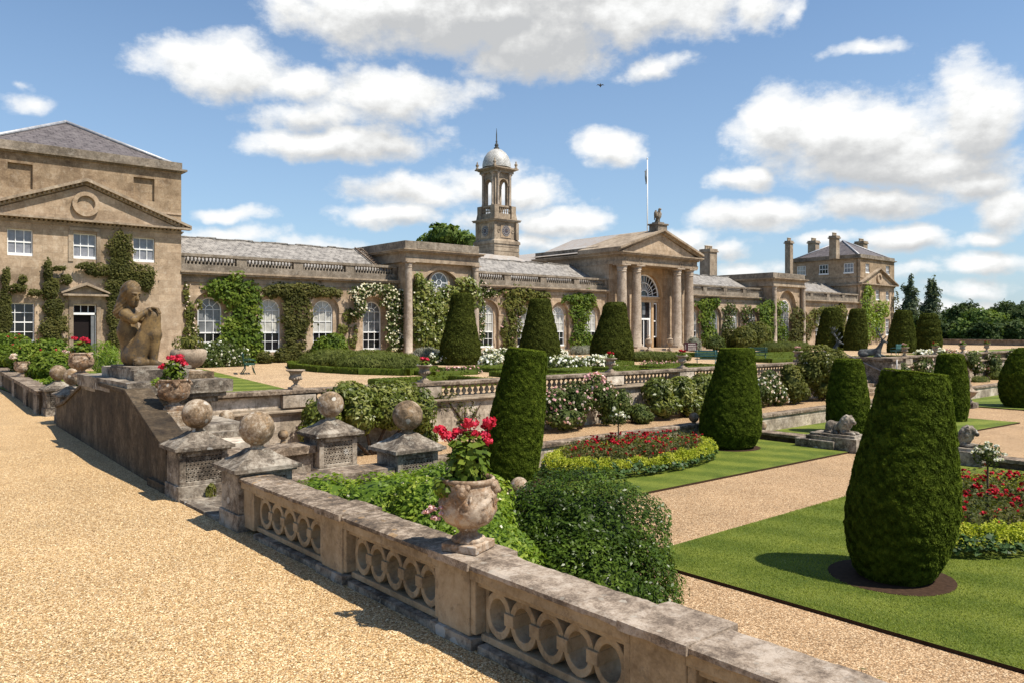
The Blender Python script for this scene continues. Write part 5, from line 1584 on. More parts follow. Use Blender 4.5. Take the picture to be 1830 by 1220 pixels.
def flower_head(parent, c, r, mat, n=60, name='flower_head', petal=None, local=False, flat=0.6):
    L = Leaves()
    D = rand_unit(n); D[:, 2] = D[:, 2] * 0.8 + 0.15; D = unit(D)
    P = np.asarray(c) + D * np.array([r, r, r * flat]) * (0.55 + 0.45 * rng.random((n, 1)))
    L.leaves(P, jitter(D, 0.7), (petal or r * 0.55) * (0.7 + 0.6 * rng.random(n)), 0.85, None, 0, 0.1)
    return L.build(name, M[mat], parent, local=local)

def geranium(label, base, heads, mat_head, h, r, leaf=0.05, n=420, trail=None, group='scarlet geraniums in urns', pet=None):
    """stems, round leaves and flower heads, world coordinates; heads = [(dx,dy,dz,r)]"""
    base = Vector(base)
    t = thing('geranium', label, 'flowers', base, group)
    mb = MB()
    for dx, dy, dz, rr in heads:
        e = base + Vector((dx, dy, dz))
        mid = base + Vector((dx * 0.35, dy * 0.35, dz * 0.5))
        mb.tube([base + Vector((dx * 0.12, dy * 0.12, 0)), mid, e], [0.009, 0.006, 0.003], 5)
    if len(heads) > 0: mb.build('stem', M['bark'], t)
    L = Leaves()
    P, N = blob_points(base + Vector((0, 0, h * 0.45)), (r, r, h * 0.55), n, 0.85, 0.30, 9.0, 2)
    L.leaves(P, jitter(unit(N + np.array([0, 0, 0.8])), 0.5), leaf * (0.6 + 0.8 * rng.random(len(P))), 0.95, clump_tint(P, 14), 0, 0.08)
    L.build('foliage', M['vine'], t)
    for dx, dy, dz, rr in heads:
        flower_head(t, base + Vector((dx, dy, dz)), rr * 1.12, mat_head, 64, petal=pet)
    if trail:
        for (dx, dy, dz, rr, mt) in trail:
            flower_head(t, base + Vector((dx, dy, dz)), rr, mt, 22)
    return t

RV = Vector((ST, -CT, 0)); FV = Vector((CT, ST, 0))
def rel(r_, f_, z_): v = RV * r_ + FV * f_; return (v.x, v.y, z_)

# the near urn on the balustrade
UX, UY = 3.13, 4.08
garland_urn('carved garland urn with red geraniums standing on the pierced balustrade', (UX, UY, 0.552), 0.475, 0.170, 0.4)
hs = [(*rel(-0.235, 0, 0.36), 0.042), (*rel(-0.17, 0.03, 0.31), 0.05), (*rel(-0.20, -0.05, 0.335), 0.035), (*rel(-0.09, 0.02, 0.345), 0.036), (*rel(0.02, 0, 0.40), 0.058), (*rel(0.0, 0.05, 0.33), 0.04), (*rel(0.05, -0.03, 0.335), 0.036), (*rel(0.13, 0.02, 0.32), 0.046), (*rel(0.165, -0.02, 0.285), 0.035), (*rel(0.185, 0.03, 0.41), 0.05), (*rel(0.155, 0.06, 0.375), 0.036)]
geranium('leggy scarlet geranium growing in the garland urn on the pierced balustrade', (UX, UY, 0.552 + 0.405), [(a * 0.78, b * 0.78, c + 0.02, r * 0.95) for a, b, c, r in hs], 'red', 0.37, 0.145, 0.05, 640, pet=0.03)
# trailing leaves and pale flowers over its rim
t = thing('ivy_geranium', 'pale pink trailing geranium spilling over the left rim of the near garland urn', 'flowers', (UX, UY, 1.0), 'trailing flowers of the urns')
L = Leaves()
c = Vector((UX, UY, 0.98)) + RV * -0.13 + FV * -0.05
P, N = blob_points(c + Vector((0, 0, 0.0)), (0.105, 0.105, 0.085), 190, 0.7)
L.leaves(P, jitter(unit(N + np.array([0, 0, 0.5])), 0.5), 0.045, 0.95, clump_tint(P, 20), 0, 0.08)
L.build('foliage', M['vine'], t)
for (a, z, rr) in ((-0.28, 0.85, 0.024), (-0.26, 0.875, 0.022), (-0.235, 0.865, 0.02), (-0.245, 0.81, 0.022), (-0.22, 0.80, 0.02), (-0.195, 0.835, 0.018), (-0.195, 0.875, 0.014), (-0.305, 0.845, 0.016)):
    v = Vector((UX, UY, z - 0.03)) + RV * (a + 0.025) + FV * -0.1
    flower_head(t, v, rr, 'pink', 18, petal=0.022)

# urn with flowers on the sunlit plinth
garland_urn('lichened round pot of geraniums on the stepped plinth right of the statue', (3.47, 11.2, 0.87), 0.44, 0.19, 1.1)
b = Vector((3.47, 11.2, 1.26))
geranium('red geranium in the lichened pot right of the seated statue', b, [(*rel(0.02, 0, 0.33), 0.06), (*rel(0.10, 0, 0.31), 0.055), (*rel(-0.05, 0, 0.34), 0.05), (*rel(0.14, 0, 0.26), 0.05), (*rel(-0.17, 0, 0.21), 0.045), (*rel(-0.13, 0, 0.24), 0.04), (*rel(0.06, 0.05, 0.36), 0.05)], 'red', 0.32, 0.15, 0.055, 420, pet=0.035)
t = thing('ivy_geranium', 'bright green trailing leaves over the left rim of the pot beside the statue', 'flowers', (3.3, 11.3, 1.3), 'trailing flowers of the urns')
L = Leaves(); P, N = blob_points(b + RV * -0.17, (0.15, 0.12, 0.08), 180, 0.8)
L.leaves(P, jitter(N, 0.6), 0.05, 0.8, clump_tint(P, 12)); L.build('foliage', M['vine_lime'], t)

# urn left of the statue, and a paler one on the parapet
p = at_X(145, 668, 3.75)
garland_urn('carved pot of red and white flowers left of the statue above the sloping wall', (p.x, p.y, p.z - 0.05), 0.50, 0.215, 0.2)
b = Vector((p.x, p.y, p.z + 0.36))
geranium('red geranium with white trailing blooms in the pot left of the statue', b, [(*rel(-0.14, 0, 0.38), 0.055), (*rel(0.06, 0, 0.36), 0.07), (*rel(-0.02, 0, 0.28), 0.06), (*rel(0.12, 0, 0.33), 0.06)], 'red', 0.32, 0.2, 0.07, 320, [(*rel(-0.34, 0, 0.12), 0.05, 'pink'), (*rel(-0.28, 0, 0.1), 0.05, 'palepink'), (*rel(-0.18, 0, 0.1), 0.05, 'red'), (*rel(-0.1, 0, 0.13), 0.05, 'whitepetal')], pet=0.04)
p = at_X(40, 668, 4.15)
garland_urn('small round pot of white flowers on the solid parapet', (p.x, p.y, 0.55), 0.46, 0.2, 0.7)
geranium('pot plant with white flowers on the solid parapet', (p.x, p.y, 0.94), [(*rel(-0.25, 0, 0.25), 0.09), (*rel(-0.2, 0, 0.16), 0.08), (*rel(-0.33, 0, 0.18), 0.07)], 'palepink', 0.3, 0.2, 0.08, 220, group='pale flowers in pots', pet=0.055)
# grey stone bowl seen past the statue's shoulder
p = at_Y(337, 640, 15.2)
t = thing('stone_bowl', 'smooth grey stone bowl with a green plant behind the seated statue', 'urn', (p.x, p.y, 1.2))
MB().lathe([(0.1, 1.2), (0.13, 1.25), (0.24, 1.31), (0.31, 1.42), (0.33, 1.52), (0.31, 1.6), (0.26, 1.62), (0.2, 1.58)], (p.x, p.y, 0), 24).build('bowl', M['urn'], t)
MB().box(p.x - 0.2, p.x + 0.2, p.y - 0.2, p.y + 0.2, 0.6, 1.2).build('foot', M['urn'], t)
t2 = thing('leafy_plant', 'feathery green plant growing in the grey stone bowl', 'plant', (p.x, p.y, 1.55))
L = Leaves(); P, N = blob_points((p.x, p.y, 1.68), (0.3, 0.3, 0.22), 350, 0.8)
L.leaves(P, jitter(N, 0.5), 0.11, 0.3, None, 0, 0.05, up=unit(N + np.array([0, 0, 1.2]))); L.build('foliage', M['vine_olive'], t2)

# flared urns along the terrace balustrade
def flared_urn(label, loc, scale=1.0):
    t = thing('flared_urn', label, 'urn', loc, 'flared stone urns along the terrace balustrade')
    MB().box(-0.14, 0.14, -0.14, 0.14, 0, 0.05).build('plinth', M['urn'], t, local=True)
    mb = MB().lathe([(0.11, 0.05), (0.115, 0.075), (0.05, 0.12), (0.045, 0.15), (0.07, 0.165), (0.06, 0.18), (0.12, 0.23), (0.155, 0.29), (0.15, 0.31), (0.13, 0.33), (0.135, 0.37), (0.17, 0.42), (0.225, 0.445), (0.225, 0.465), (0.2, 0.47), (0.17, 0.44)], (0, 0, 0), 24)
    for k in range(14):
        a = 2 * math.pi * k / 14
        mb.sphere((0.142 * math.cos(a), 0.142 * math.sin(a), 0.262), (0.022, 0.022, 0.04), 6, 5)
    mb.prism([(0.17 * math.cos(a), 0.17 * math.sin(a)) for a in [2 * math.pi * k / 16 for k in range(16)]], 0.42, 0.44, 'z')
    b = mb.build('bowl', M['urn'], t, local=True)
    t.scale = (scale,) * 3
    return t
labels = ['empty flared urn on the terrace wall beside the striped grass', 'flared urn with red flowers at the corner of the lavender bed', 'flared urn in the middle of the balustrade behind the near wedge-shaped yew',
          'flared urn with dull red plant in front of the third yew of the terrace', 'flared urn with red and white flowers left of the green bench', 'flared urn on the balustrade hidden by the tall parterre yew', 'flared urn with pink flowers left of the tall wall shrub']
u0 = flared_urn(labels[0], (urn_x[0], YW + 0.21, 0.55))
for k in (1, 2, 3, 4, 5, 6): copy_tree(u0, (urn_x[k], YW + 0.21, 0.55), labels[k], scale=1.0)
lab2 = ['flared urn beyond the stag steps, first on the rose-grown wall', 'flared urn on the rose-grown wall in front of the tiered yew', 'flared urn on the rose-grown wall above the peach roses', 'flared urn on the far rose-grown wall, last one in view']
for k, x in enumerate(urn_x2[:4]): copy_tree(u0, (x, YW + 0.21, 0.55), lab2[k], scale=1.0)
for k, (i, red, lb) in enumerate(((1, 'red', 'small red flowers in the urn by the lavender bed'), (3, 'darkred', 'dull red leafy plant in the urn before the third terrace yew'), (4, 'darkred', 'dark red and white flowers in the urn by the green bench'), (6, 'pink', 'reddish flowers in the urn left of the tall wall shrub'))):
    b = Vector((urn_x[i], YW + 0.21, 0.97))
    geranium(lb, b, [(*rel(-0.05, 0, 0.22), 0.07), (*rel(0.07, 0, 0.2), 0.06), (*rel(0.0, 0, 0.12), 0.05)], red, 0.2, 0.16, 0.07, 120, [(*rel(-0.17, 0, 0.05), 0.05, 'whitepetal'), (*rel(0.16, 0, 0.06), 0.05, 'whitepetal')] if i != 3 else None, group='flowers in the flared urns', pet=0.05)
for k in range(4):
    b = Vector((urn_x2[k], YW + 0.21, 0.98))
    geranium(['pinkish flowers in the first urn beyond the steps', 'reddish plant in the urn before the tiered yew', 'peach flowers in the urn above the peach roses', 'red flowers in the last urn of the far wall'][k], b, [(*rel(-0.08, 0, 0.2), 0.06), (*rel(0.08, 0, 0.16), 0.05)], ['pink', 'darkred', 'pink', 'darkred'][k], 0.25, 0.2, 0.09, 130, group='flowers in the flared urns', pet=0.07)

# lidded urns at the portico steps
def lidded_urn(label, loc, s=1.0, group='lidded stone urns by the portico'):
    t = thing('lidded_urn', label, 'urn', loc, group)
    MB().box(-0.24, 0.24, -0.24, 0.24, 0, 0.1).box(-0.18, 0.18, -0.18, 0.18, 0.1, 0.2).build('plinth', M['urn'], t, local=True)
    MB().lathe([(0.17, 0.2), (0.08, 0.3), (0.07, 0.36), (0.16, 0.46), (0.27, 0.66), (0.31, 0.86), (0.25, 0.98), (0.27, 1.0), (0.27, 1.04)], (0, 0, 0), 18).build('bowl', M['urn'], t, local=True)
    MB().lathe([(0.27, 1.04), (0.2, 1.1), (0.12, 1.14), (0.07, 1.2), (0.11, 1.26), (0.09, 1.34), (0.03, 1.42), (0.01, 1.5)], (0, 0, 0), 14).build('lid', M['urn'], t, local=True)
    for sx in (-1, 1): MB().tube([(sx * 0.3, 0, 0.88), (sx * 0.4, 0, 0.95), (sx * 0.4, 0, 0.8), (sx * 0.27, 0, 0.68)], 0.03, 6).build('handle', M['urn'], t, local=True)
    t.scale = (s,) * 3
    return t
lu = lidded_urn('pale lidded urn on the portico steps left of the doorway pillars', (50.5, 41.4, 0.1), 0.95)
copy_tree(lu, (53.35, 41.4, 0.1), 'pale lidded urn on the portico steps beside the inner right column')
# urn on the corner pedestal of the far lawn
t = thing('corner_urn', 'weathered lidded urn with tall finial on a low pedestal at the far path crossing', 'urn', (34.6, 11.6, LOW))
q = at_z(1733, 728, LOW)
t.location = (q.x, q.y, LOW)
MB().box(-0.5, 0.5, -0.35, 0.35, 0, 0.35).build('pedestal', M['old'], t, local=True)
MB().lathe([(0.2, 0.35), (0.22, 0.42), (0.08, 0.55), (0.07, 0.6), (0.3, 0.8), (0.42, 1.0), (0.52, 1.06), (0.5, 1.1), (0.3, 1.16), (0.16, 1.28), (0.12, 1.4), (0.16, 1.5), (0.05, 1.6), (0.07, 1.7), (0.02, 1.8)], (0, 0, 0), 18).build('bowl', M['urn'], t, local=True)
t.scale = (0.72,) * 3
# small balls on low posts
def small_ball(px, py, Y, label, r=0.2, h=0.5):
    p = at_Y(px, py, Y)
    t = thing('ball_post', label, 'post', (p.x, p.y, p.z - r - h), 'low stone posts with small balls')
    MB().box(p.x - r * 1.1, p.x + r * 1.1, p.y - r * 1.1, p.y + r * 1.1, p.z - r - h, p.z - r - 0.06).build('post', M['old'], t)
    mb = MB().lathe([(r * 0.6, p.z - r - 0.06), (r * 0.4, p.z - r + 0.02)], (p.x, p.y, 0), 10).sphere((p.x, p.y, p.z), r, 20, 12)
    mb.build('ball', M['ball'], t)
small_ball(405, 745, 13.5, 'small pale ball post behind the first round-topped pier', 0.13, 0.5)
small_ball(506, 776, 12.0, 'small rusty ball post between the second and third big balls', 0.085, 0.3)
small_ball(1240, 745, 15.2, 'small ball post at the edge of the walk left of the tall parterre yew', 0.16, 0.25)
small_ball(1361, 761, 14.6, 'small ball post at the corner of the lawn right of the tall parterre yew', 0.17, 0.25)
q = at_z(928, 870, -0.9)
t = thing('ball_post', 'grey lichened ball top half sunk in the dark bush', 'post', (q.x, q.y, LOW), 'low stone posts with small balls')
p = at_t(928, 868, 13.5)
MB().sphere((p.x, p.y, p.z), 0.16, 18, 12).build('ball', M['ball'], t)
MB().box(p.x - 0.15, p.x + 0.15, p.y - 0.15, p.y + 0.15, LOW, p.z - 0.12).build('post', M['old'], t)

# ------------------------------------------------------------------ sculpture
def place_sdf(name, fun, lo, hi, h, mat, parent, origin, fwd, scale=1.0):
    """fun in a local frame (x forward, y left of forward, z up)"""
    V, F = surface_nets(fun, lo, hi, h)
    V = V * scale
    f = Vector((fwd[0], fwd[1], 0)).normalized(); l = Vector((-f.y, f.x, 0))
    W = np.asarray(origin) + V[:, :1] * np.array(f) + V[:, 1:2] * np.array(l) + V[:, 2:3] * np.array([0, 0, 1])
    return mesh_np(name, W, F, mat, parent)

def union(P, prims, k):
    d = None
    for pr in prims:
        kk = k
        if isinstance(pr[-1], dict): kk = pr[-1]['k']; pr = pr[:-1]
        e = sd_caps(P, *pr[1:]) if pr[0] == 'c' else sd_ell(P, *pr[1:])
        d = e if d is None else smin(d, e, kk)
    return d

# seated woman hugging her knee; x forward (to the right in the picture), -y is towards the camera
hc = np.array([-0.105, -0.035, 1.225])
HS = 1.2
fd = unit(np.array([[0.72, -0.62, -0.16]]))[0]        # where she looks
fs_ = unit(np.cross(np.array([[0, 0, 1.0]]), fd[None]))[0]; fu = np.cross(fd, fs_)
def hp(a, b_, c_): return hc + (fd * a + fs_ * b_ + fu * c_) * HS
Rh = np.stack([fd, fs_, fu], 1)
def woman(P):
    body = union(P, [
        ('e', (-0.10, 0.02, 0.17), (0.19, 0.21, 0.18)),
        ('c', (-0.12, 0.02, 0.22), (-0.20, 0.02, 0.60), 0.165, 0.15),
        ('c', (-0.20, 0.02, 0.60), (-0.185, 0.02, 0.82), 0.155, 0.135),
        ('c', (-0.175, -0.15, 0.89), (-0.175, 0.19, 0.89), 0.085, 0.085),
        ('c', (-0.165, 0.01, 0.88), tuple(hc + np.array([-0.02, 0, -0.06])), 0.075, 0.068),
    ], 0.08)
    arm = union(P, [('c', (-0.17, -0.17, 0.885), (-0.02, -0.235, 0.80), 0.088, 0.068), ('c', (-0.02, -0.235, 0.80), (0.19, -0.12, 0.965), 0.068, 0.042), ('e', (0.235, -0.10, 0.985), (0.055, 0.04, 0.025))], 0.04)
    arm2 = union(P, [('c', (-0.17, 0.20, 0.885), (0.0, 0.26, 0.78), 0.085, 0.065), ('c', (0.0, 0.26, 0.78), (0.22, 0.10, 0.955), 0.062, 0.042), ('e', (0.26, 0.06, 0.965), (0.05, 0.04, 0.025))], 0.04)
    leg = union(P, [('c', (-0.02, -0.095, 0.17), (0.235, -0.075, 0.855), 0.17, 0.105), ('e', (0.25, -0.07, 0.87), (0.09, 0.085, 0.095)),
                    ('c', (0.265, -0.07, 0.85), (0.27, -0.07, 0.55), 0.095, 0.105), ('c', (0.27, -0.07, 0.55), (0.25, -0.07, 0.12), 0.105, 0.06),
                    ('c', (0.23, -0.07, 0.075), (0.40, -0.085, 0.045), 0.058, 0.042), ('e', (0.20, -0.07, 0.06), (0.06, 0.05, 0.06))], 0.05)
    leg2 = union(P, [('c', (-0.05, 0.13, 0.15), (0.12, 0.24, 0.40), 0.13, 0.10), ('c', (0.12, 0.24, 0.40), (0.14, 0.05, 0.09), 0.095, 0.055), ('c', (0.12, -0.05, 0.085), (0.075, -0.29, 0.085), 0.07, 0.078)], 0.05)
    toes = union(P, [('c', (0.07, -0.33, 0.135 - 0.031 * k), (0.05, -0.385 + 0.008 * k, 0.135 - 0.032 * k), 0.027 - 0.003 * k, 0.023 - 0.003 * k) for k in range(4)], 0.006)
    fing = union(P, [('c', (0.25 - 0.010 * k, -0.135 + 0.040 * k, 1.005), (0.325 - 0.006 * k, -0.15 + 0.044 * k, 0.99), 0.0195, 0.018) for k in range(4)]
                 + [('c', (0.325 - 0.006 * k, -0.15 + 0.044 * k, 0.99), (0.362 - 0.004 * k, -0.155 + 0.044 * k, 0.915), 0.018, 0.015) for k in range(4)]
                 + [('c', (0.20, -0.15, 0.985), (0.265, -0.20, 0.94), 0.019, 0.015)], 0.004)
    head = union(P, [('e', tuple(hp(-0.01, 0, 0.03)), (0.15, 0.126, 0.162), Rh), ('e', tuple(hp(0.045, 0, -0.07)), (0.09, 0.084, 0.114), Rh),
                     ('c', tuple(hp(0.09, 0, -0.135)), tuple(hp(0.085, 0, -0.13)), 0.041, 0.038)], 0.05)
    nose = union(P, [('c', tuple(hp(0.118, 0, 0.03)), tuple(hp(0.142, 0, -0.04)), 0.017, 0.027)], 0.02)
    head = smin(head, nose, 0.02)
    lips = union(P, [('c', tuple(hp(0.116, -0.024, -0.088)), tuple(hp(0.116, 0.024, -0.088)), 0.011, 0.011), ('c', tuple(hp(0.113, -0.018, -0.106)), tuple(hp(0.113, 0.018, -0.106)), 0.011, 0.011)], 0.006)
    head = smin(head, lips, 0.008)
    brow = union(P, [('c', tuple(hp(0.108, -0.062, 0.035)), tuple(hp(0.118, -0.015, 0.03)), 0.012, 0.012), ('c', tuple(hp(0.108, 0.062, 0.035)), tuple(hp(0.118, 0.015, 0.03)), 0.012, 0.012)], 0.01)
    head = smin(head, brow, 0.015)
    for sgn in (-1, 1):
        sock = sd_ell(P, hp(0.125, sgn * 0.042, 0.008), (0.036, 0.036, 0.021), Rh)
        head = -smin(-head, sock, 0.012)
        head = np.minimum(head, sd_ell(P, hp(0.098, sgn * 0.042, 0.005), (0.022, 0.03, 0.017), Rh))
    d = smin(body, arm, 0.05); d = smin(d, arm2, 0.05); d = smin(d, leg, 0.03); d = smin(d, leg2, 0.04)
    d = smin(d, toes, 0.008); d = smin(d, fing, 0.006); d = smin(d, head, 0.025)
    return d
def hair(P):
    d = union(P, [('e', tuple(hp(-0.045, 0, 0.055)), (0.165, 0.155, 0.175), Rh), ('c', tuple(hp(-0.10, 0.0, -0.02)), (-0.33, 0.0, 0.93), 0.145, 0.10), ('c', (-0.29, 0.0, 0.96), (-0.325, 0.0, 0.86), 0.08, 0.04)], 0.05)
    cut = sd_ell(P, hp(0.115, 0, -0.055), (0.144, 0.118, 0.174), Rh)
    d = -smin(-d, cut, 0.02)
    # combed strands
    q = P - hc
    return d + 0.005 * np.sin((q @ np.array([0.72, 0, -0.69])) * 105 + q[..., 1] * 45 + 2 * np.sin(q[..., 2] * 14))
so_ = (3.66, 13.55, 1.372)
WF = (0.83, -0.56)
stt = thing('seated_statue', 'brown stone statue of a seated woman hugging her raised knee', 'statue', so_)
place_sdf('body', woman, (-0.45, -0.44, -0.02), (0.52, 0.42, 1.5), 0.0092, M['bronze'], stt, so_, WF, 0.955)
place_sdf('hair', hair, (-0.55, -0.33, 0.7), (0.2, 0.33, 1.56), 0.010, M['bronze'], stt, so_, WF, 0.955)
o = MB().box(so_[0] - 0.3, so_[0] + 0.62, so_[1] - 0.62, so_[1] + 0.55, 1.37, 1.41).build('base_slab', M['old'], stt); weather(o, 3, 0.006, 7, 3)

# lions
def lion(P):
    lum = 0.028 * np.sin(P[..., 0] * 24) * np.sin(P[..., 1] * 26 + 1) * np.sin(P[..., 2] * 25)
    body = union(P, [('c', (-0.48, 0, 0.26), (0.12, 0, 0.30), 0.21, 0.20), ('e', (-0.48, 0, 0.27), (0.23, 0.22, 0.25)), ('e', (-0.42, -0.17, 0.17), (0.22, 0.1, 0.17)), ('e', (-0.42, 0.17, 0.17), (0.22, 0.1, 0.17)),
                     ('c', (-0.35, -0.22, 0.07), (-0.08, -0.24, 0.06), 0.075, 0.06), ('c', (-0.35, 0.22, 0.07), (-0.08, 0.24, 0.06), 0.075, 0.06),
                     ('c', (0.12, -0.14, 0.22), (0.15, -0.17, 0.09), 0.11, 0.085), ('c', (0.15, -0.17, 0.08), (0.60, -0.15, 0.065), 0.075, 0.065), ('c', (0.12, 0.14, 0.22), (0.15, 0.17, 0.09), 0.11, 0.085), ('c', (0.15, 0.17, 0.08), (0.60, 0.13, 0.065), 0.075, 0.065),
                     ('e', (0.63, -0.15, 0.06), (0.09, 0.075, 0.06)), ('e', (0.63, 0.13, 0.06), (0.09, 0.075, 0.06))], 0.06)
    mane = union(P, [('e', (0.20, 0, 0.46), (0.25, 0.27, 0.30)), ('e', (0.28, 0, 0.60), (0.21, 0.22, 0.20)), ('e', (0.12, 0, 0.36), (0.22, 0.26, 0.24))], 0.08) + lum
    face = union(P, [('e', (0.42, 0, 0.58), (0.14, 0.12, 0.14)), ('c', (0.46, 0, 0.54), (0.58, 0, 0.51), 0.085, 0.07), ('e', (0.56, 0, 0.46), (0.06, 0.06, 0.04)), ('c', (0.52, -0.05, 0.62), (0.52, 0.05, 0.62), 0.03, 0.03)], 0.04)
    d = smin(body, mane, 0.05); d = smin(d, face, 0.03)
    for s_ in (-1, 1): d = smin(d, sd_ell(P, (0.33, s_ * 0.16, 0.74), (0.05, 0.04, 0.06)), 0.02)
    tail = union(P, [('c', (-0.68, 0, 0.15), (-0.66, -0.2, 0.05), 0.04, 0.035), ('c', (-0.66, -0.2, 0.05), (-0.42, -0.31, 0.045), 0.035, 0.03), ('e', (-0.36, -0.31, 0.05), (0.08, 0.045, 0.045))], 0.02)
    return smin(d, tail, 0.03)
def lion_thing(y0, label, labelp):
    p_ = thing('lion_pedestal', labelp, 'pedestal', (23.2, y0 - 0.2, LOW))
    o = MB().box(22.72, 23.62, y0 - 0.85, y0 + 0.75, LOW - 0.1, LOW + 0.42).build('block', M['old'], p_); weather(o, 4, 0.012, 4, int(y0))
    MB().box(22.62, 23.72, y0 - 0.2, y0 + 1.05, LOW - 0.1, LOW + 0.30).build('plinth', M['old'], p_, bevel=0.02)
    o = MB().box(22.80, 23.54, y0 - 0.76, y0 + 0.66, LOW + 0.42, LOW + 0.50).build('slab', M['old'], p_); weather(o, 3, 0.012, 4, int(y0) + 3)
    t = thing('lion_statue', label, 'statue', (23.17, y0, LOW + 0.5))
    place_sdf('lion_body', lion, (-0.8, -0.45, -0.02), (0.8, 0.45, 0.9), 0.022, M['old'], t, (23.17, y0 - 0.18, LOW + 0.495), (-0.12, -1.0), 0.74)
lion_thing(11.65, 'weathered reclining stone lion facing right, beside the yew on the far lawn', 'stone block under the lion at the end of the edging wall')
lion_thing(8.3, 'reclining stone lion seen partly behind the big near yew', 'stone block under the lion half hidden by the big near yew')

# stags
def stag(P):
    d = union(P, [('c', (-0.5, 0, 0.22), (0.25, 0, 0.30), 0.19, 0.19), ('e', (-0.5, 0, 0.2), (0.22, 0.22, 0.2)), ('e', (-0.4, -0.2, 0.14), (0.24, 0.1, 0.13)), ('e', (-0.4, 0.2, 0.14), (0.24, 0.1, 0.13)),
                  ('c', (0.28, 0, 0.36), (0.48, 0, 0.78), 0.155, 0.085), ('e', (0.52, 0, 0.86), (0.11, 0.075, 0.085)), ('c', (0.55, 0, 0.85), (0.72, 0, 0.78), 0.06, 0.04),
                  ('c', (0.25, -0.12, 0.18), (0.40, -0.14, 0.06), 0.09, 0.06), ('c', (0.40, -0.14, 0.06), (0.12, -0.16, 0.04), 0.055, 0.045), ('c', (0.25, 0.12, 0.18), (0.62, 0.14, 0.06), 0.08, 0.045)], 0.06)
    for s_ in (-1, 1): d = smin(d, sd_caps(P, (0.46, s_ * 0.07, 0.92), (0.38, s_ * 0.17, 0.96), 0.035, 0.012), 0.02)
    return d
def antlers(origin, fwd, s):
    f = Vector((fwd[0], fwd[1], 0)).normalized(); l = Vector((-f.y, f.x, 0))
    mb = MB()
    def W(x, y, z): return Vector(origin) + (f * x + l * y + Vector((0, 0, z))) * s
    for sg in (-1, 1):
        beam = [W(0.50, sg * 0.05, 0.92), W(0.40, sg * 0.14, 1.10), W(0.28, sg * 0.30, 1.28), W(0.26, sg * 0.40, 1.46), W(0.32, sg * 0.42, 1.6)]
        mb.tube(beam, [0.03, 0.028, 0.026, 0.02, 0.008], 6)
        mb.tube([beam[0], W(0.62, sg * 0.1, 1.02), W(0.70, sg * 0.12, 1.14)], [0.024, 0.018, 0.006], 5)
        mb.tube([beam[1], W(0.52, sg * 0.2, 1.20), W(0.58, sg * 0.22, 1.32)], [0.024, 0.018, 0.006], 5)
        mb.tube([beam[2], W(0.40, sg * 0.34, 1.40), W(0.44, sg * 0.34, 1.52)], [0.022, 0.016, 0.006], 5)
        mb.tube([beam[3], W(0.18, sg * 0.48, 1.58)], [0.018, 0.006], 5)
        mb.tube([beam[2], W(0.2, sg * 0.42, 1.34)], [0.018, 0.006], 5)
    return mb
for x, label, fw in ((33.4, 'reclining stag statue left of the garden steps with only head and antlers showing', (0.35, -1)), (38.38, 'reclining verdigris stag statue on the dark pedestal right of the garden steps', (0.25, -1))):
    o_ = (x, 17.45 if x > 36 else 17.2, 0.6)
    t = thing('stag_statue', label, 'statue', o_)
    place_sdf('stag_body', stag, (-0.8, -0.4, -0.03), (0.8, 0.4, 1.1), 0.025, M['stag'], t, o_, fw, 0.92)
    antlers(o_, fw, 0.92).build('antlers', M['stag'], t)

# eagle on the gable
def eagle(P):
    d = union(P, [('e', (0, 0, 0.42), (0.17, 0.15, 0.30)), ('c', (0.05, 0, 0.62), (0.10, 0, 0.84), 0.10, 0.075), ('e', (0.13, 0, 0.88), (0.10, 0.075, 0.08)), ('c', (0.18, 0, 0.88), (0.27, 0, 0.82), 0.04, 0.015), ('c', (-0.1, 0, 0.2), (-0.22, 0, 0.02), 0.09, 0.06), ('c', (0.02, -0.07, 0.2), (0.05, -0.08, 0.02), 0.06, 0.05), ('c', (0.02, 0.07, 0.2), (0.05, 0.08, 0.02), 0.06, 0.05)], 0.06)
    for s_ in (-1, 1):
        w1 = union(P, [('e', (-0.02, s_ * 0.24, 0.55), (0.11, 0.12, 0.26)), ('c', (-0.02, s_ * 0.3, 0.6), (-0.12, s_ * 0.26, 0.15), 0.09, 0.03)], 0.05) + 0.008 * np.sin(P[..., 2] * 55)
        d = smin(d, w1, 0.04)
    return d
ex, ey = (PX0 + PX1) / 2, PYF + 0.4
t = thing('eagle_statue', 'stone eagle with half-raised wings perched on the portico gable', 'statue', (ex, ey, 11.2))
place_sdf('eagle_body', eagle, (-0.4, -0.5, -0.02), (0.4, 0.5, 1.05), 0.025, M['parapet'], t, (ex, ey, 11.19), (0.1, -1), 1.3)

# ------------------------------------------------------------------ benches and sign
def bench(label, x, y, rz, mat='green_paint', L=1.5):
    t = thing('garden_bench', label, 'bench', (x, y, 0), 'green garden benches', rz)
    for k in range(4): MB().box(-L / 2, L / 2, -0.2 + k * 0.11, -0.12 + k * 0.11, 0.42, 0.45).build('seat_slat', M[mat], t, local=True)
    for k in range(3): MB().box(-L / 2, L / 2, 0.26, 0.29, 0.56 + k * 0.12, 0.65 + k * 0.12).build('back_slat', M[mat], t, local=True)
    for sx in (-1, 1):
        m = MB()
        X = sx * (L / 2 - 0.12)
        m.tube([(X, -0.22, 0), (X, -0.14, 0.25), (X, -0.2, 0.43), (X, 0.22, 0.42), (X, 0.28, 0.62), (X, 0.3, 0.9)], 0.022, 6)
        m.tube([(X, 0.34, 0), (X, 0.2, 0.22), (X, 0.2, 0.42)], 0.022, 6)
        m.tube([(X, -0.2, 0.43), (X, -0.22, 0.6), (X, 0.0, 0.64), (X, 0.28, 0.62)], 0.018, 6)
        m.build('end_frame', M[mat], t, local=True)
    return t
q = at_z(446, 667, 0.0)
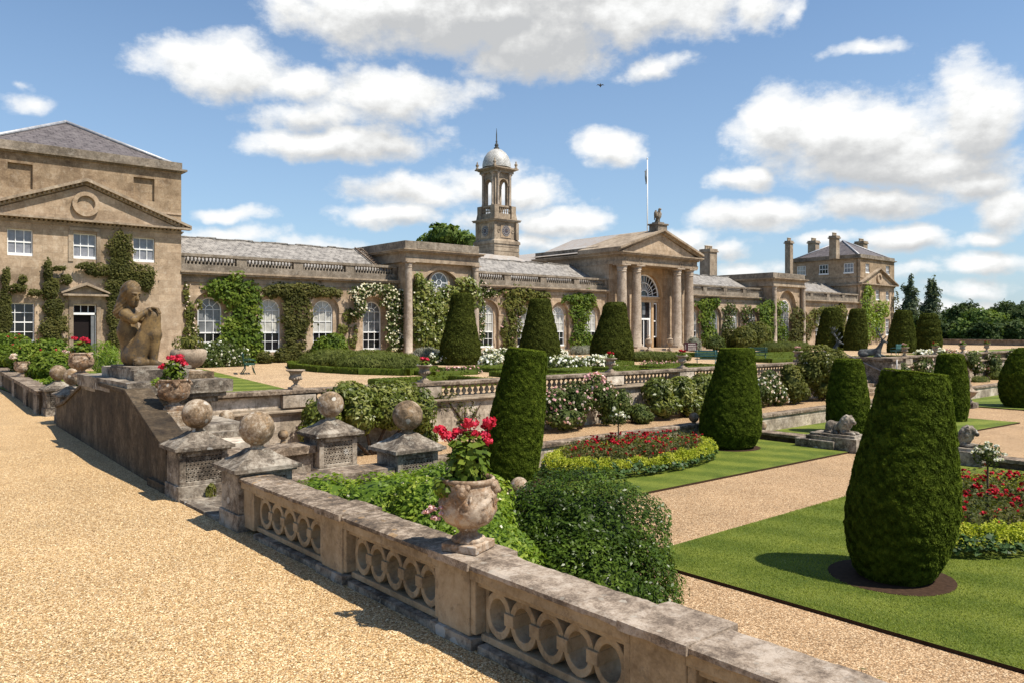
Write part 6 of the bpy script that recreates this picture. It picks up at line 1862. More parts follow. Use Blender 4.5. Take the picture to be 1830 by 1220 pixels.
bench('dark green garden bench seen end-on by the white flowering shrub', q.x, q.y, math.radians(70))
q = at_z(1262, 656, 0.0)
bench('teal garden bench by the clipped hedge right of the flower urn', q.x, q.y, math.radians(125), 'teal_paint', 1.15)
q = at_z(1369, 646, 0.0)
bench('garden bench peeping out right of the tall parterre yew', q.x - 0.75, q.y + 0.1, math.radians(125), L=1.1)
q = at_z(1307, 622, 0.0)
bench('green bench in front of the rounded shrubs right of the portico', q.x, q.y, math.radians(150), L=1.2)
p = at_z(1603, 637, 0.0)
bench('pale teal bench before the tapered yew right of the stag', p.x, p.y, math.radians(170), 'teal_paint', 1.1)

q = at_z(1234, 634, 0.0)
t = thing('notice_board', 'dark maroon notice board with pale lettering on legs near the right columns', 'sign', (q.x, q.y, 0))
rzs = -0.55
f = Vector((math.cos(rzs), math.sin(rzs), 0)); nrm = Vector((math.sin(rzs), -math.cos(rzs), 0))
def sb(mb, a0, a1, d0, d1, z0, z1, mat=0):
    v = []
    for z in (z0, z1):
        for a, d in ((a0, d0), (a1, d0), (a1, d1), (a0, d1)):
            p_ = Vector((q.x, q.y, 0)) + f * a + nrm * d; v.append((p_.x, p_.y, z))
    mb.add(v, [(0, 3, 2, 1), (4, 5, 6, 7), (0, 1, 5, 4), (1, 2, 6, 5), (2, 3, 7, 6), (3, 0, 4, 7)], mat)
mb = MB(); sb(mb, -0.5, 0.5, -0.03, 0.03, 0.3, 0.95); o = mb.build('board', M['sign'], t)
mb = MB()
rn = random.Random(4)
for k in range(4):
    z = 0.84 - k * 0.14; a = -0.2
    while a < 0.4:
        L_ = rn.uniform(0.05, 0.14); sb(mb, a, min(a + L_, 0.42), 0.031, 0.036, z - 0.035, z + 0.03); a += L_ + 0.03
mb2 = mb; mb2.build('lettering', M['cream'], o)
mb = MB(); sb(mb, -0.42, -0.38, -0.03, 0.03, 0.45, 0.8); mb.build('emblem', M['cream'], o)
for a in (-0.45, 0.41):
    mb = MB(); sb(mb, a, a + 0.04, -0.02, 0.02, 0, 0.3); mb.build('leg', M['sign'], t)

# swift in the sky
p = at_t(1073, 153, 60.0)
t = thing('flying_bird', 'small dark bird flying high between the clouds', 'bird', p)
mb = MB().sphere((p.x, p.y, p.z), (0.06, 0.06, 0.16), 8, 6)
for s_ in (-1, 1):
    a = p + RV * s_ * 0.05; b_ = p + RV * s_ * 0.2 + Vector((0, 0, 0.06)); c_ = p + RV * s_ * 0.3 + Vector((0, 0, -0.02))
    mb.tube([a, b_, c_], [0.05, 0.035, 0.006], 5)
mb.build('bird_body', M['bird'], t)
# ------------------------------------------------------------------ clipped yews
def topiary(label, x, y, z0, prof, lean=(0, 0), n=9000, leaf=0.06, mat='yew', amp=0.05, nsc=5.0, tilt=0.0, group='clipped yews', aspect=0.4, res=1.0, ring=None):
    """prof: (height, radius) pairs from the ground up; lean shifts the axis with height"""
    t = thing('clipped_yew', label, 'topiary', (x, y, z0), group)
    hs = np.array([p[0] for p in prof]); rs = np.array([p[1] for p in prof]); H = hs[-1]
    def rad(h): return np.interp(h, hs, rs)
    def axis(h):
        f = (h / H)
        return np.stack([x + lean[0] * f, y + lean[1] * f], -1)
    nz = int(46 * res); nu = int(72 * res)
    hh = np.linspace(0, H, nz); uu = np.arange(nu) / nu * 2 * np.pi
    Hh, U = np.meshgrid(hh, uu, indexing='ij')
    R = rad(Hh)
    def wob(Px): return 1 + 0.05 * (fbm(Px, 1.1, 3, 2) - 0.5) * 2
    def surf(h, u, extra=1.0):
        a = axis(h); r = rad(h)
        Px = np.stack([np.cos(u) * 1.0 + x, np.sin(u) * 1.0 + y, h * 0.6], -1)
        r = r * wob(Px) * extra
        P = np.stack([a[..., 0] + r * np.cos(u), a[..., 1] + r * np.sin(u), z0 + h + tilt * (h / H) * (np.cos(u) * RV.x + np.sin(u) * RV.y) * r], -1)
        return P
    P = surf(Hh, U)
    P0 = P.copy()
    N = np.stack([np.cos(U), np.sin(U), np.zeros_like(U)], -1)
    P = P + N * ((fbm(P0, nsc, 9, 3) - 0.55) * amp * 2)[..., None]
    V = P.reshape(-1, 3)
    F = [(i * nu + k, i * nu + (k + 1) % nu, (i + 1) * nu + (k + 1) % nu, (i + 1) * nu + k) for i in range(nz - 1) for k in range(nu)]
    # top
    rt = rs[-1]; m = 7
    at = axis(np.array(H)); rings = [V[-nu:]]
    for k in range(1, m + 1):
        f = 1 - k / m * 0.97
        c = np.array([at[0], at[1], z0 + H])
        Q = c + (V[-nu:] - c) * f
        Q[:, 2] = np.interp(f, [0, 1], [z0 + H + 0.03, V[-nu:, 2].mean()]) + (V[-nu:, 2] - V[-nu:, 2].mean()) * f + (fbm(Q, nsc, 9) - 0.5) * amp
        rings.append(Q)
    base = len(V)
    V = np.concatenate([V] + rings[1:])
    for k in range(m):
        o0 = (base - nu) if k == 0 else base + (k - 1) * nu
        o1 = base + k * nu
        F += [(o0 + j, o0 + (j + 1) % nu, o1 + (j + 1) % nu, o1 + j) for j in range(nu)]
    F = np.array(F)
    L = Leaves()
    fc = V[F].mean(1)
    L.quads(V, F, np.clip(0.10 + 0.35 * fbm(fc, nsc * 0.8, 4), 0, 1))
    # sprays, area weighted over the side and the top
    aS = 2 * np.pi * np.trapz(rs, hs); aT = np.pi * rt * rt
    nS = int(n * aS / (aS + aT)); nT = n - nS
    h = rng.random(nS * 2) * H
    keep = rng.random(nS * 2) < rad(h) / rs.max()
    h = h[keep]; u = rng.random(len(h)) * 2 * np.pi
    P = surf(h, u); Nn = np.stack([np.cos(u), np.sin(u), 0.25 + 0 * u], -1)
    bump = fbm(P, nsc, 9, 3)
    P = P + Nn * ((bump - 0.55) * amp * 2 + leaf * 0.12)[:, None]
    tint = np.clip(0.12 + 1.15 * (bump - 0.33) + 0.4 * (rng.random(len(h)) - 0.5), 0, 1)  # tint follows the bump: shade of the hollows put into leaf colour
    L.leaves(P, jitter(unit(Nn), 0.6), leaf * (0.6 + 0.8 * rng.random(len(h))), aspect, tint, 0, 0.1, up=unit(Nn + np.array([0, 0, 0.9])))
    rr = np.sqrt(rng.random(nT)) * rt; u = rng.random(nT) * 2 * np.pi
    Pt = np.stack([at[0] + rr * np.cos(u), at[1] + rr * np.sin(u), np.full(nT, z0 + H + 0.03)], -1)
    Pt[:, 2] += tilt * (np.cos(u) * RV.x + np.sin(u) * RV.y) * rr + (fbm(Pt, nsc, 9) - 0.5) * amp
    L.leaves(Pt, jitter(np.tile([0, 0, 1.0], (nT, 1)), 0.7), leaf * (0.6 + 0.8 * rng.random(nT)), aspect, np.clip(0.55 + 0.5 * (rng.random(nT) - 0.3), 0, 1), 0, 0.1)  # lighter tint range paints the sunlit top into the leaf colour
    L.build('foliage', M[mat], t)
    MB().tube([(x, y, z0 - 0.1), (x, y, z0 + 0.6)], 0.09, 8).build('trunk', M['bark'], t)
    return t

# near parterre
topiary('biggest yew, leaning cone with flat top standing in a ring of bare soil', 11.78, 5.02, LOW + 0.04,
        [(0, 0.47), (0.12, 0.56), (0.35, 0.66), (0.7, 0.735), (1.05, 0.755), (1.5, 0.71), (2.0, 0.62), (2.45, 0.535), (2.8, 0.475), (2.94, 0.45), (2.99, 0.42)],
        tuple(RV.xy * 0.30), 84000, 0.044, 'yew', 0.027, 14.0, -0.12, res=2.0)
topiary('dark wedge-shaped yew behind the near urn, wide and flat at the top', 11.85, 13.94, LOW + 0.04,
        [(0, 0.58), (0.4, 0.66), (1.0, 0.68), (1.8, 0.62), (2.5, 0.52), (2.9, 0.485), (3.08, 0.47), (3.14, 0.43)], tuple(RV.xy * 0.46), 42000, 0.052, 'yew', 0.025, 12.0, -0.12, res=1.6)
topiary('tall rounded yew at the right end of the red rose bed', 20.8, 13.9, LOW + 0.04,
        [(0, 0.62), (0.12, 0.78), (0.5, 0.92), (0.9, 0.92), (1.5, 0.82), (2.1, 0.68), (2.7, 0.57), (2.95, 0.54), (3.02, 0.5)], tuple(RV.xy * 0.26), 46000, 0.052, 'yew', 0.025, 12.0, 0, res=1.6)
topiary('dark upright yew directly behind the left stone lion', 26.8, 13.05, LOW + 0.04,
        [(0, 0.6), (0.5, 0.7), (1.2, 0.69), (1.9, 0.58), (2.3, 0.5), (2.5, 0.46), (2.56, 0.4)], (0.05, 0), 13000, 0.075, 'yew', 0.024, 10.0)
topiary('bright-edged yew partly hidden by the top of the big near yew', 33.6, 12.15, LOW + 0.04,
        [(0, 0.55), (0.6, 0.64), (1.4, 0.62), (2.1, 0.54), (2.5, 0.48), (2.62, 0.42)], (0, 0), 10000, 0.085, 'yew', 0.024, 10.0)
topiary('broad dome-shaped yew cut by the right edge of the picture', 42.2, 12.0, LOW + 0.04,
        [(0, 0.85), (0.4, 1.05), (0.9, 1.1), (1.5, 1.0), (2.1, 0.78), (2.5, 0.55), (2.72, 0.3)], (0, 0), 11000, 0.1, 'yew', 0.028, 9.0)
# terrace
def terr(label, px, pyb, prof, lean=(0, 0), n=7000, leaf=0.12, mat='yew_far', **k):
    q = at_z(px, pyb, 0.0)
    return topiary(label, q.x, q.y, 0.0, prof, lean, n, leaf, mat, 0.035, 6.0, **k)
terr('first terrace yew beside the left pavilion columns, bell-shaped', 822, 651, [(0, 1.0), (0.5, 1.12), (1.1, 1.08), (2.0, 0.88), (3.0, 0.68), (3.6, 0.6), (3.85, 0.55), (3.92, 0.42)], tuple(RV.xy * 0.1), 9000, 0.13, group='clipped yews')
terr('second terrace yew, widest and squat, behind the white rose beds', 964, 652, [(0, 0.95), (0.5, 1.1), (1.1, 1.08), (1.9, 0.9), (2.8, 0.68), (3.3, 0.6), (3.5, 0.55), (3.58, 0.42)], tuple(RV.xy * 0.03), 9000, 0.13)
terr('third terrace yew hiding the left columns of the portico', 1091, 647, [(0, 1.15), (0.6, 1.28), (1.2, 1.2), (2.0, 0.95), (2.8, 0.75), (3.3, 0.68), (3.42, 0.6), (3.5, 0.48)], tuple(RV.xy * 0.3), 9000, 0.13)
terr('broad dark yew left of the lime creeper on the far house', 1481, 625, [(0, 1.15), (0.8, 1.2), (1.8, 1.08), (3.0, 0.9), (3.6, 0.78), (3.85, 0.62)], (0.3, -0.2), 5000, 0.2)
terr('smooth tapered yew in front of the lime creeper of the far house', 1528, 626, [(0, 0.95), (0.8, 1.0), (1.8, 0.92), (3.0, 0.72), (3.6, 0.62), (3.72, 0.5)], tuple(RV.xy * 0.25), 5000, 0.2)
terr('tapered yew standing just right of the far house', 1610, 630, [(0, 1.0), (0.8, 1.05), (1.8, 0.92), (2.8, 0.7), (3.3, 0.6), (3.42, 0.5)], tuple(RV.xy * 0.2), 5000, 0.19)
terr('tiered cushion-cut yew, rightmost of the terrace', 1658, 626, [(0, 1.05), (0.6, 1.14), (1.15, 1.1), (1.3, 1.0), (1.7, 1.08), (2.0, 0.98), (2.1, 0.88), (2.45, 0.96), (2.7, 0.86), (2.8, 0.74), (3.1, 0.72), (3.3, 0.5)], tuple(RV.xy * 0.1), 5000, 0.18)

# ------------------------------------------------------------------ hedges
def hedge(label, poly, z0, h, wdt, n_per_m=260, leaf=0.07, mat='box', closed=True):
    """low clipped hedge following a ground line"""
    t = thing('box_hedge', label, 'hedge', (poly[0][0], poly[0][1], z0), 'clipped box hedges')
    L = Leaves()
    pts = [np.array(p, float) for p in poly] + ([np.array(poly[0], float)] if closed else [])
    for a, b in zip(pts[:-1], pts[1:]):
        d = b - a; ln = np.linalg.norm(d)
        if ln < 0.05: continue
        d /= ln; nrm = np.array([-d[1], d[0]])
        k = max(2, int(ln / 0.25))
        V, F = [], []
        for i in range(k + 1):
            c = a + d * (ln * i / k)
            w1, w2 = wdt / 2 * (1 + 0.12 * rng.normal() * 0.5), wdt / 2 * (1 + 0.12 * rng.normal() * 0.5)
            hh = h * (1 + 0.05 * rng.normal())
            for s_, z in ((-w1, z0 - 0.05), (-w1, z0 + hh * 0.9), (-w1 * 0.8, z0 + hh), (w2 * 0.8, z0 + hh), (w2, z0 + hh * 0.9), (w2, z0 - 0.05)):
                V.append((*(c + nrm * s_), z))
        for i in range(k):
            for j in range(5): F.append((i * 6 + j, i * 6 + j + 1, i * 6 + 6 + j + 1, i * 6 + 6 + j))
        F.append((0, 1, 4, 5)); F.append((1, 2, 3, 4)); F.append((k * 6 + 5, k * 6 + 4, k * 6 + 1, k * 6)); F.append((k * 6 + 4, k * 6 + 3, k * 6 + 2, k * 6 + 1))
        L.quads(V, F, 0.3)
        n = int(n_per_m * ln)
        s_ = rng.random(n) * ln; w_ = rng.random(n)
        P = np.zeros((n, 3)); N = np.zeros((n, 3))
        side = rng.integers(0, 3, n)
        off = np.where(side == 0, -wdt / 2, np.where(side == 1, wdt / 2, (w_ - 0.5) * wdt))
        z = np.where(side == 2, z0 + h, z0 + w_ * h)
        P[:, :2] = a + d * s_[:, None] + nrm * off[:, None]; P[:, 2] = z
        N[:, :2] = nrm * np.where(side == 0, -1, np.where(side == 1, 1, 0))[:, None]; N[:, 2] = np.where(side == 2, 1.0, 0.2)
        L.leaves(P, jitter(unit(N), 0.7), leaf * (0.6 + 0.8 * rng.random(n)), 0.6, clump_tint(P, 3.0, 5, 0.4), 0, 0.1)
    L.build('foliage', M[mat], t)
    return t

def gz(px, py, z=0.0):
    q = at_z(px, py, z); return (q.x, q.y)

hedge('low hedge edging the lavender bed in front of the left wing', [(17.2, 30.2), (18.3, 28.2), (20.6, 29.4), (21.7, 33.5), (20.6, 38.2), (18.2, 39.4), (17.0, 36.5), (16.7, 33)], 0, 0.28, 0.35, 140, 0.09)

def rect_hedge(label, px0, px1, Y0, Y1, h=0.22, n=130):
    x00, x01 = X_on(px0, Y0), X_on(px1, Y0)
    hedge(label, [(x00, Y0), (x01, Y0), (x01, Y1), (x00, Y1)], 0, h, 0.3, n, 0.085)
rect_hedge('box hedge frame with pink plants nearest the terrace wall left of the wedge yew', 742, 886, 21.5, 24.3)
rect_hedge('box hedge frame round the white roses right of the wedge yew', 968, 1056, 22.4, 25.5)
rect_hedge('small box hedge frame behind the dull red urn', 1062, 1140, 22.6, 25.4)
rect_hedge('box hedge frame round the red plants left of the teal bench', 1156, 1212, 22.6, 25.0)
rect_hedge('box hedge frame running behind the tall parterre yew', 1224, 1290, 22.6, 25.0)
rect_hedge('box hedge behind the first terrace yew bed', 775, 850, 27.0, 30.2, 0.2, 100)
rect_hedge('box hedge round the second row of white roses', 900, 990, 27.0, 30.0, 0.2, 100)
rect_hedge('box hedge in the third row right of the second terrace yew', 1010, 1130, 28.5, 31.8, 0.2, 90)
rect_hedge('long double box hedge in front of the shrubs right of the tall parterre yew', 1300, 1462, 29.0, 31.0, 0.26, 90)
rect_hedge('outer box hedge left of the stag steps', 1376, 1470, 24.8, 26.6, 0.24, 90)
rect_hedge('box hedge round the bed near the portico shrubs', 1278, 1330, 31.5, 34.0, 0.3, 80)
rect_hedge('box hedge beneath the bright yew right of the stag', 1560, 1640, 21.0, 23.4, 0.25, 70)

# ------------------------------------------------------------------ shrubs, climbers and flowers
def blooms(t, P, N, r, mat, per=4, kind='stuff', name='blossoms'):
    L = Leaves()
    n = len(P)
    for k in range(per):
        off = rand_unit(n) * r * 0.45
        L.leaves(P + off, jitter(N, 0.8), r * (1.0 + 0.7 * rng.random(n)), 0.95, None, 0, 0.12)
    o = L.build(name, M[mat], t)
    if kind and n > 100: o['kind'] = 'stuff'
    return o

def shrub(name, label, cat, blobs, mat, dens=900, leaf=0.1, aspect=0.5, gap=0.34, gsc=3.0, group=None, core=0.72, flowers=None, stems=True, up=None, zmin=None, tsc=2.5, shell=0.4, fold=0.1):
    """blobs: (centre, radii) in world coordinates; dens = leaves per square metre of surface"""
    c0 = np.mean([b[0] for b in blobs], 0); zb = min(b[0][2] - b[1][2] for b in blobs)
    if zmin is not None: zb = max(zb, zmin)
    t = thing(name, label, cat, (c0[0], c0[1], zb), group)
    L = Leaves(); fp, fn = [], []
    for i, (c, r) in enumerate(blobs):
        r = np.asarray(r, float)
        area = 4 * np.pi * ((r[0] * r[1]) ** 1.6 + (r[0] * r[2]) ** 1.6 + (r[1] * r[2]) ** 1.6) ** (1 / 1.6) / 3 ** (1 / 1.6)
        n = int(area * dens)
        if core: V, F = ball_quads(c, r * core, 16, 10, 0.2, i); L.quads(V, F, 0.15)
        P, N = blob_points(c, r, n, shell, gap, gsc, i, zmin)
        nn = jitter(unit(N + np.array([0, 0, 0.35])), 0.6)
        L.leaves(P, nn, leaf * (0.6 + 0.8 * rng.random(len(P))), aspect, clump_tint(P, tsc, i + 3), 0, fold, up=None if up is None else unit(N + np.array(up)))
        fp.append(P); fn.append(N)
    L.build('foliage', M[mat], t)
    if stems:
        mb = MB()
        for c, r in blobs[:4]:
            mb.tube([(c0[0], c0[1], zb - 0.05), ((c0[0] + c[0]) / 2 + 0.05, (c0[1] + c[1]) / 2, (zb + c[2]) / 2), tuple(c)], [0.05, 0.035, 0.015], 5)
        mb.build('stem', M['bark'], t)
    if flowers:
        P = np.concatenate(fp); N = np.concatenate(fn)
        for fl in flowers:
            mt, cnt, r = fl[:3]; top = fl[3] if len(fl) > 3 else -0.6
            k = np.where(N[:, 2] > top)[0]
            if len(k) == 0: continue
            k = rng.choice(k, min(cnt, len(k)), replace=False)
            C_ = np.asarray([b[0] for b in blobs]).mean(0)
            blooms(t, P[k] + N[k] * r * 0.8, N[k], r, mt, 4)
    return t

def pxblob(px, py, t_, rx, ry, depth=None):
    """ellipsoid at camera depth t_ spanning rx, ry picture units"""
    p = at_t(px, py, t_); a = rx * t_ / FP; b = ry * t_ / FP
    return (np.array(p), (a if depth is None else max(a, 0), a if depth is None else a, b))

# near shrubs under the balustrade
shrub('evergreen_bush', 'dark glossy evergreen bush below the near balustrade, shining small leaves', 'bush',
      [(np.array((6.0, 5.85, -0.44)), (1.02, 1.02, 1.02)), (np.array((5.6, 6.15, -0.5)), (0.78, 0.78, 0.88)), (np.array((5.6, 5.2, -0.72)), (0.85, 0.8, 0.8)), (np.array((5.9, 5.7, -1.25)), (1.05, 1.05, 0.6))],
      'dark_bush', 3600, 0.042, 0.48, 0.39, 5.5, core=0.62, tsc=4.0, shell=0.36, fold=0.1)
shrub('honeysuckle_bush', 'light green leafy shrub sprawling over the coping of the near balustrade', 'bush',
      [(np.array((4.05, 6.6, 0.14)), (0.62, 0.62, 0.46)), (np.array((4.3, 5.9, 0.1)), (0.65, 0.7, 0.5)), (np.array((4.15, 5.25, -0.06)), (0.5, 0.62, 0.42)), (np.array((4.0, 4.75, -0.2)), (0.4, 0.4, 0.36)), (np.array((4.6, 6.5, 0.34)), (0.34, 0.34, 0.3)), (np.array((4.1, 6.05, 0.36)), (0.3, 0.34, 0.26)), (np.array((3.62, 7.05, 0.30)), (0.36, 0.42, 0.25)), (np.array((4.75, 7.1, 0.05)), (0.5, 0.45, 0.42)), (np.array((4.1, 5.8, -0.9)), (0.7, 1.3, 0.6)), (np.array((4.95, 6.35, 0.18)), (0.42, 0.4, 0.36))],
      'honey', 1900, 0.05, 0.5, 0.33, 6.0, core=0.8, tsc=5.0, flowers=[('creampetal', 170, 0.018, 0.1)])
t = thing('seedling', 'small green shoots behind the coping at the bottom of the picture', 'plant', (3.95, 1.75, -0.2))
mb = MB(); PP, UU = [], []
for k in range(16):
    a = Vector((3.85 + 0.35 * rng.random(), 1.45 + 0.5 * rng.random(), -0.4)); d = Vector((0.25 * rng.normal(), 0.25 * rng.normal(), 1.0)) * (0.36 + 0.26 * rng.random())
    mb.tube([a, a + d * 0.5, a + d], [0.006, 0.005, 0.002], 4)
    for j in range(15):
        PP.append(a + d * (0.3 + 0.7 * j / 14) + Vector(rng.normal(size=3) * 0.014)); UU.append(Vector(rng.normal(size=3)) + d)
mb.build('stem', M['bark'], t)
Leaves().leaves(np.array(PP), rand_unit(len(PP)), 0.045 * (0.6 + 0.7 * rng.random(len(PP))), 0.4, None, 0, 0.08, up=unit(np.array(UU)) * 2).build('foliage', M['vine'], t)
shrub('ground_plant', 'tuft of dark green leaves at the foot of the first ball pier', 'plant', [(np.array((3.28, 9.24, 0.07)), (0.06, 0.05, 0.12))], 'vine_olive', 1900, 0.07, 0.25, 0.0, core=0, stems=False, up=(0, 0, 2), zmin=0.0)

# plants on and under the terrace wall
def wallpt(px, py, Y): q = at_Y(px, py, Y); return np.array(q)
def wall_shrub(name, label, cat, spots, mat, **k):
    """spots: (px, py, Y, rx, ry, rdepth) ellipsoids, sizes in picture units at that plane"""
    bl = []
    for px, py, Y, rx, ry, rd in spots:
        tt = Y / ray(px, 0)[1]
        p = wallpt(px, py, Y)
        bl.append((p, (rx * tt / FP * 1.0, rd, ry * tt / FP)))
    return shrub(name, label, cat, bl, mat, **k)
wall_shrub('broad_leaf_shrub', 'glossy broad-leaved evergreen against the left end of the terrace wall', 'bush',
           [(575, 745, 16.7, 32, 45, 0.5), (640, 735, 16.6, 42, 42, 0.55), (700, 728, 16.6, 45, 38, 0.55), (748, 735, 16.7, 30, 45, 0.5), (620, 700, 16.8, 40, 20, 0.4), (700, 700, 16.8, 60, 20, 0.4), (755, 780, 16.7, 25, 30, 0.4), (560, 775, 16.6, 26, 25, 0.4)],
           'magnolia', dens=560, leaf=0.125, aspect=0.42, gap=0.36, gsc=2.5, core=0.7, zmin=PATH)
wall_shrub('rose_bush', 'tall pink climbing rose on the terrace wall right of the wedge yew', 'rose bush',
           [(990, 722, 16.8, 30, 30, 0.4), (1030, 712, 16.7, 35, 35, 0.45), (1065, 700, 16.8, 30, 32, 0.4), (1010, 745, 16.6, 45, 22, 0.45), (1085, 720, 16.8, 20, 38, 0.4)],
           'rose_leaf', dens=420, leaf=0.11, gap=0.38, gsc=3.5, core=0.6, zmin=PATH, flowers=[('pink', 130, 0.06), ('palepink', 110, 0.055)])
wall_shrub('rose_spray', 'dense head of pink roses topping the wall by the dull red urn', 'roses', [(1063, 679, 17.0, 18, 10, 0.25)], 'rose_leaf', dens=420, leaf=0.1, core=0.5, stems=False, flowers=[('pink', 110, 0.075)])
wall_shrub('leafy_shrub', 'plain green shrub between pink rose and yellowish shrub on the wall', 'bush', [(1110, 722, 16.9, 22, 30, 0.4), (1140, 738, 16.7, 24, 18, 0.4), (1150, 745, 16.4, 20, 12, 0.3)], 'rose_leaf', dens=420, leaf=0.1, core=0.7, zmin=PATH)
wall_shrub('yellow_shrub', 'yellow-green broad-leaved shrub covering the wall left of the tall yew', 'bush',
           [(1175, 700, 16.8, 30, 28, 0.5), (1215, 702, 16.7, 35, 32, 0.5), (1255, 695, 16.8, 32, 30, 0.5), (1190, 725, 16.6, 35, 20, 0.5), (1240, 725, 16.6, 35, 20, 0.5), (1280, 690, 16.8, 30, 25, 0.5)],
           'magnolia', dens=460, leaf=0.15, aspect=0.38, gap=0.36, gsc=2.5, core=0.7, zmin=PATH)
wall_shrub('rose_bush', 'white and pink rose bush right of the tall parterre yew', 'rose bush', [(1375, 690, 16.8, 24, 32, 0.4), (1360, 700, 16.7, 25, 25, 0.4), (1390, 705, 16.7, 18, 18, 0.4)], 'rose_leaf', dens=380, leaf=0.12, core=0.6, zmin=PATH, flowers=[('palepink', 120, 0.06), ('whitepetal', 105, 0.06)])
wall_shrub('leafy_shrub', 'fresh green upright shrub standing between the pale roses and the tall wall shrub', 'bush', [(1415, 688, 16.6, 24, 32, 0.5), (1412, 665, 16.7, 16, 16, 0.4), (1430, 700, 16.6, 16, 20, 0.4)], 'vine_olive', dens=400, leaf=0.12, core=0.75, zmin=PATH)
wall_shrub('tall_wall_shrub', 'tall dark olive shrub with bare stems left of the stag steps', 'bush', [(1462, 645, 16.6, 32, 32, 0.8), (1480, 660, 16.5, 32, 28, 0.7), (1448, 665, 16.7, 24, 26, 0.6), (1470, 690, 16.6, 28, 24, 0.5), (1495, 640, 16.7, 16, 20, 0.5)], 'vine_olive', dens=330, leaf=0.13, gap=0.4, core=0.55, zmin=PATH, flowers=[('creampetal', 60, 0.04)])
wall_shrub('creeper', 'thin brown creeper on the bare terrace wall left of the wedge yew', 'creeper', [(800, 715, 17.38, 30, 20, 0.1), (830, 735, 17.38, 25, 26, 0.1), (860, 720, 17.38, 25, 25, 0.1)], 'vine_dark', dens=160, leaf=0.09, core=0, gap=0.46, gsc=2.0)
for k, (px, py, rx, ry, fl, lb) in enumerate([
        (1612, 668, 22, 22, ('palepink', 40, 0.06), 'blush climbing rose just right of the stag pedestal'), (1650, 655, 24, 22, ('palepink', 50, 0.07), 'pale climbing rose on the wall before the tiered yew'),
        (1700, 650, 25, 22, ('pink', 60, 0.07), 'peach climbing rose tumbling over the far terrace wall'), (1738, 642, 22, 18, ('palepink', 50, 0.07), 'pale rose on the far wall above the grey-green lavender strip'),
        (1775, 650, 22, 26, ('pink', 12, 0.05), 'bushy dark climber on the far wall almost without flowers'), (1815, 640, 20, 20, ('creampetal', 25, 0.07), 'yellowish rose on the far wall at the picture edge')]):
    wall_shrub('climbing_rose', lb, 'climbing rose', [(px, py, 17.0, rx, ry, 0.45), (px + 8, py + 14, 16.9, rx * 0.7, ry * 0.7, 0.4)], 'rose_leaf', dens=230, leaf=0.14, gap=0.42, gsc=1.6, core=0.45, zmin=PATH, flowers=[fl])
wall_shrub('lavender_strip', 'grey-green lavender strip along the foot of the far terrace wall', 'lavender', [(1715, 683, 16.6, 26, 10, 0.5), (1750, 680, 16.6, 26, 10, 0.5), (1785, 672, 16.6, 26, 10, 0.5), (1820, 666, 16.6, 26, 10, 0.5)], 'lavender', dens=260, leaf=0.2, aspect=0.15, up=(0, 0, 2.5), core=0.75, zmin=PATH, stems=False)
wall_shrub('white_rose_row', 'row of white roses on top of the far terrace before the tiered yew', 'roses', [(1650, 632, 20.5, 14, 6, 0.5), (1675, 630, 20.5, 12, 6, 0.5)], 'rose_leaf', dens=200, leaf=0.14, core=0.6, stems=False, flowers=[('whitepetal', 70, 0.1, 0.0)])
wall_shrub('peach_rose_row', 'row of peach roses along the far terrace edge', 'roses', [(1700, 632, 20.0, 14, 7, 0.5), (1728, 634, 20.0, 16, 7, 0.5)], 'rose_leaf', dens=200, leaf=0.14, core=0.6, stems=False, flowers=[('palepink', 50, 0.1, 0.0), ('pink', 20, 0.09, 0.0)])

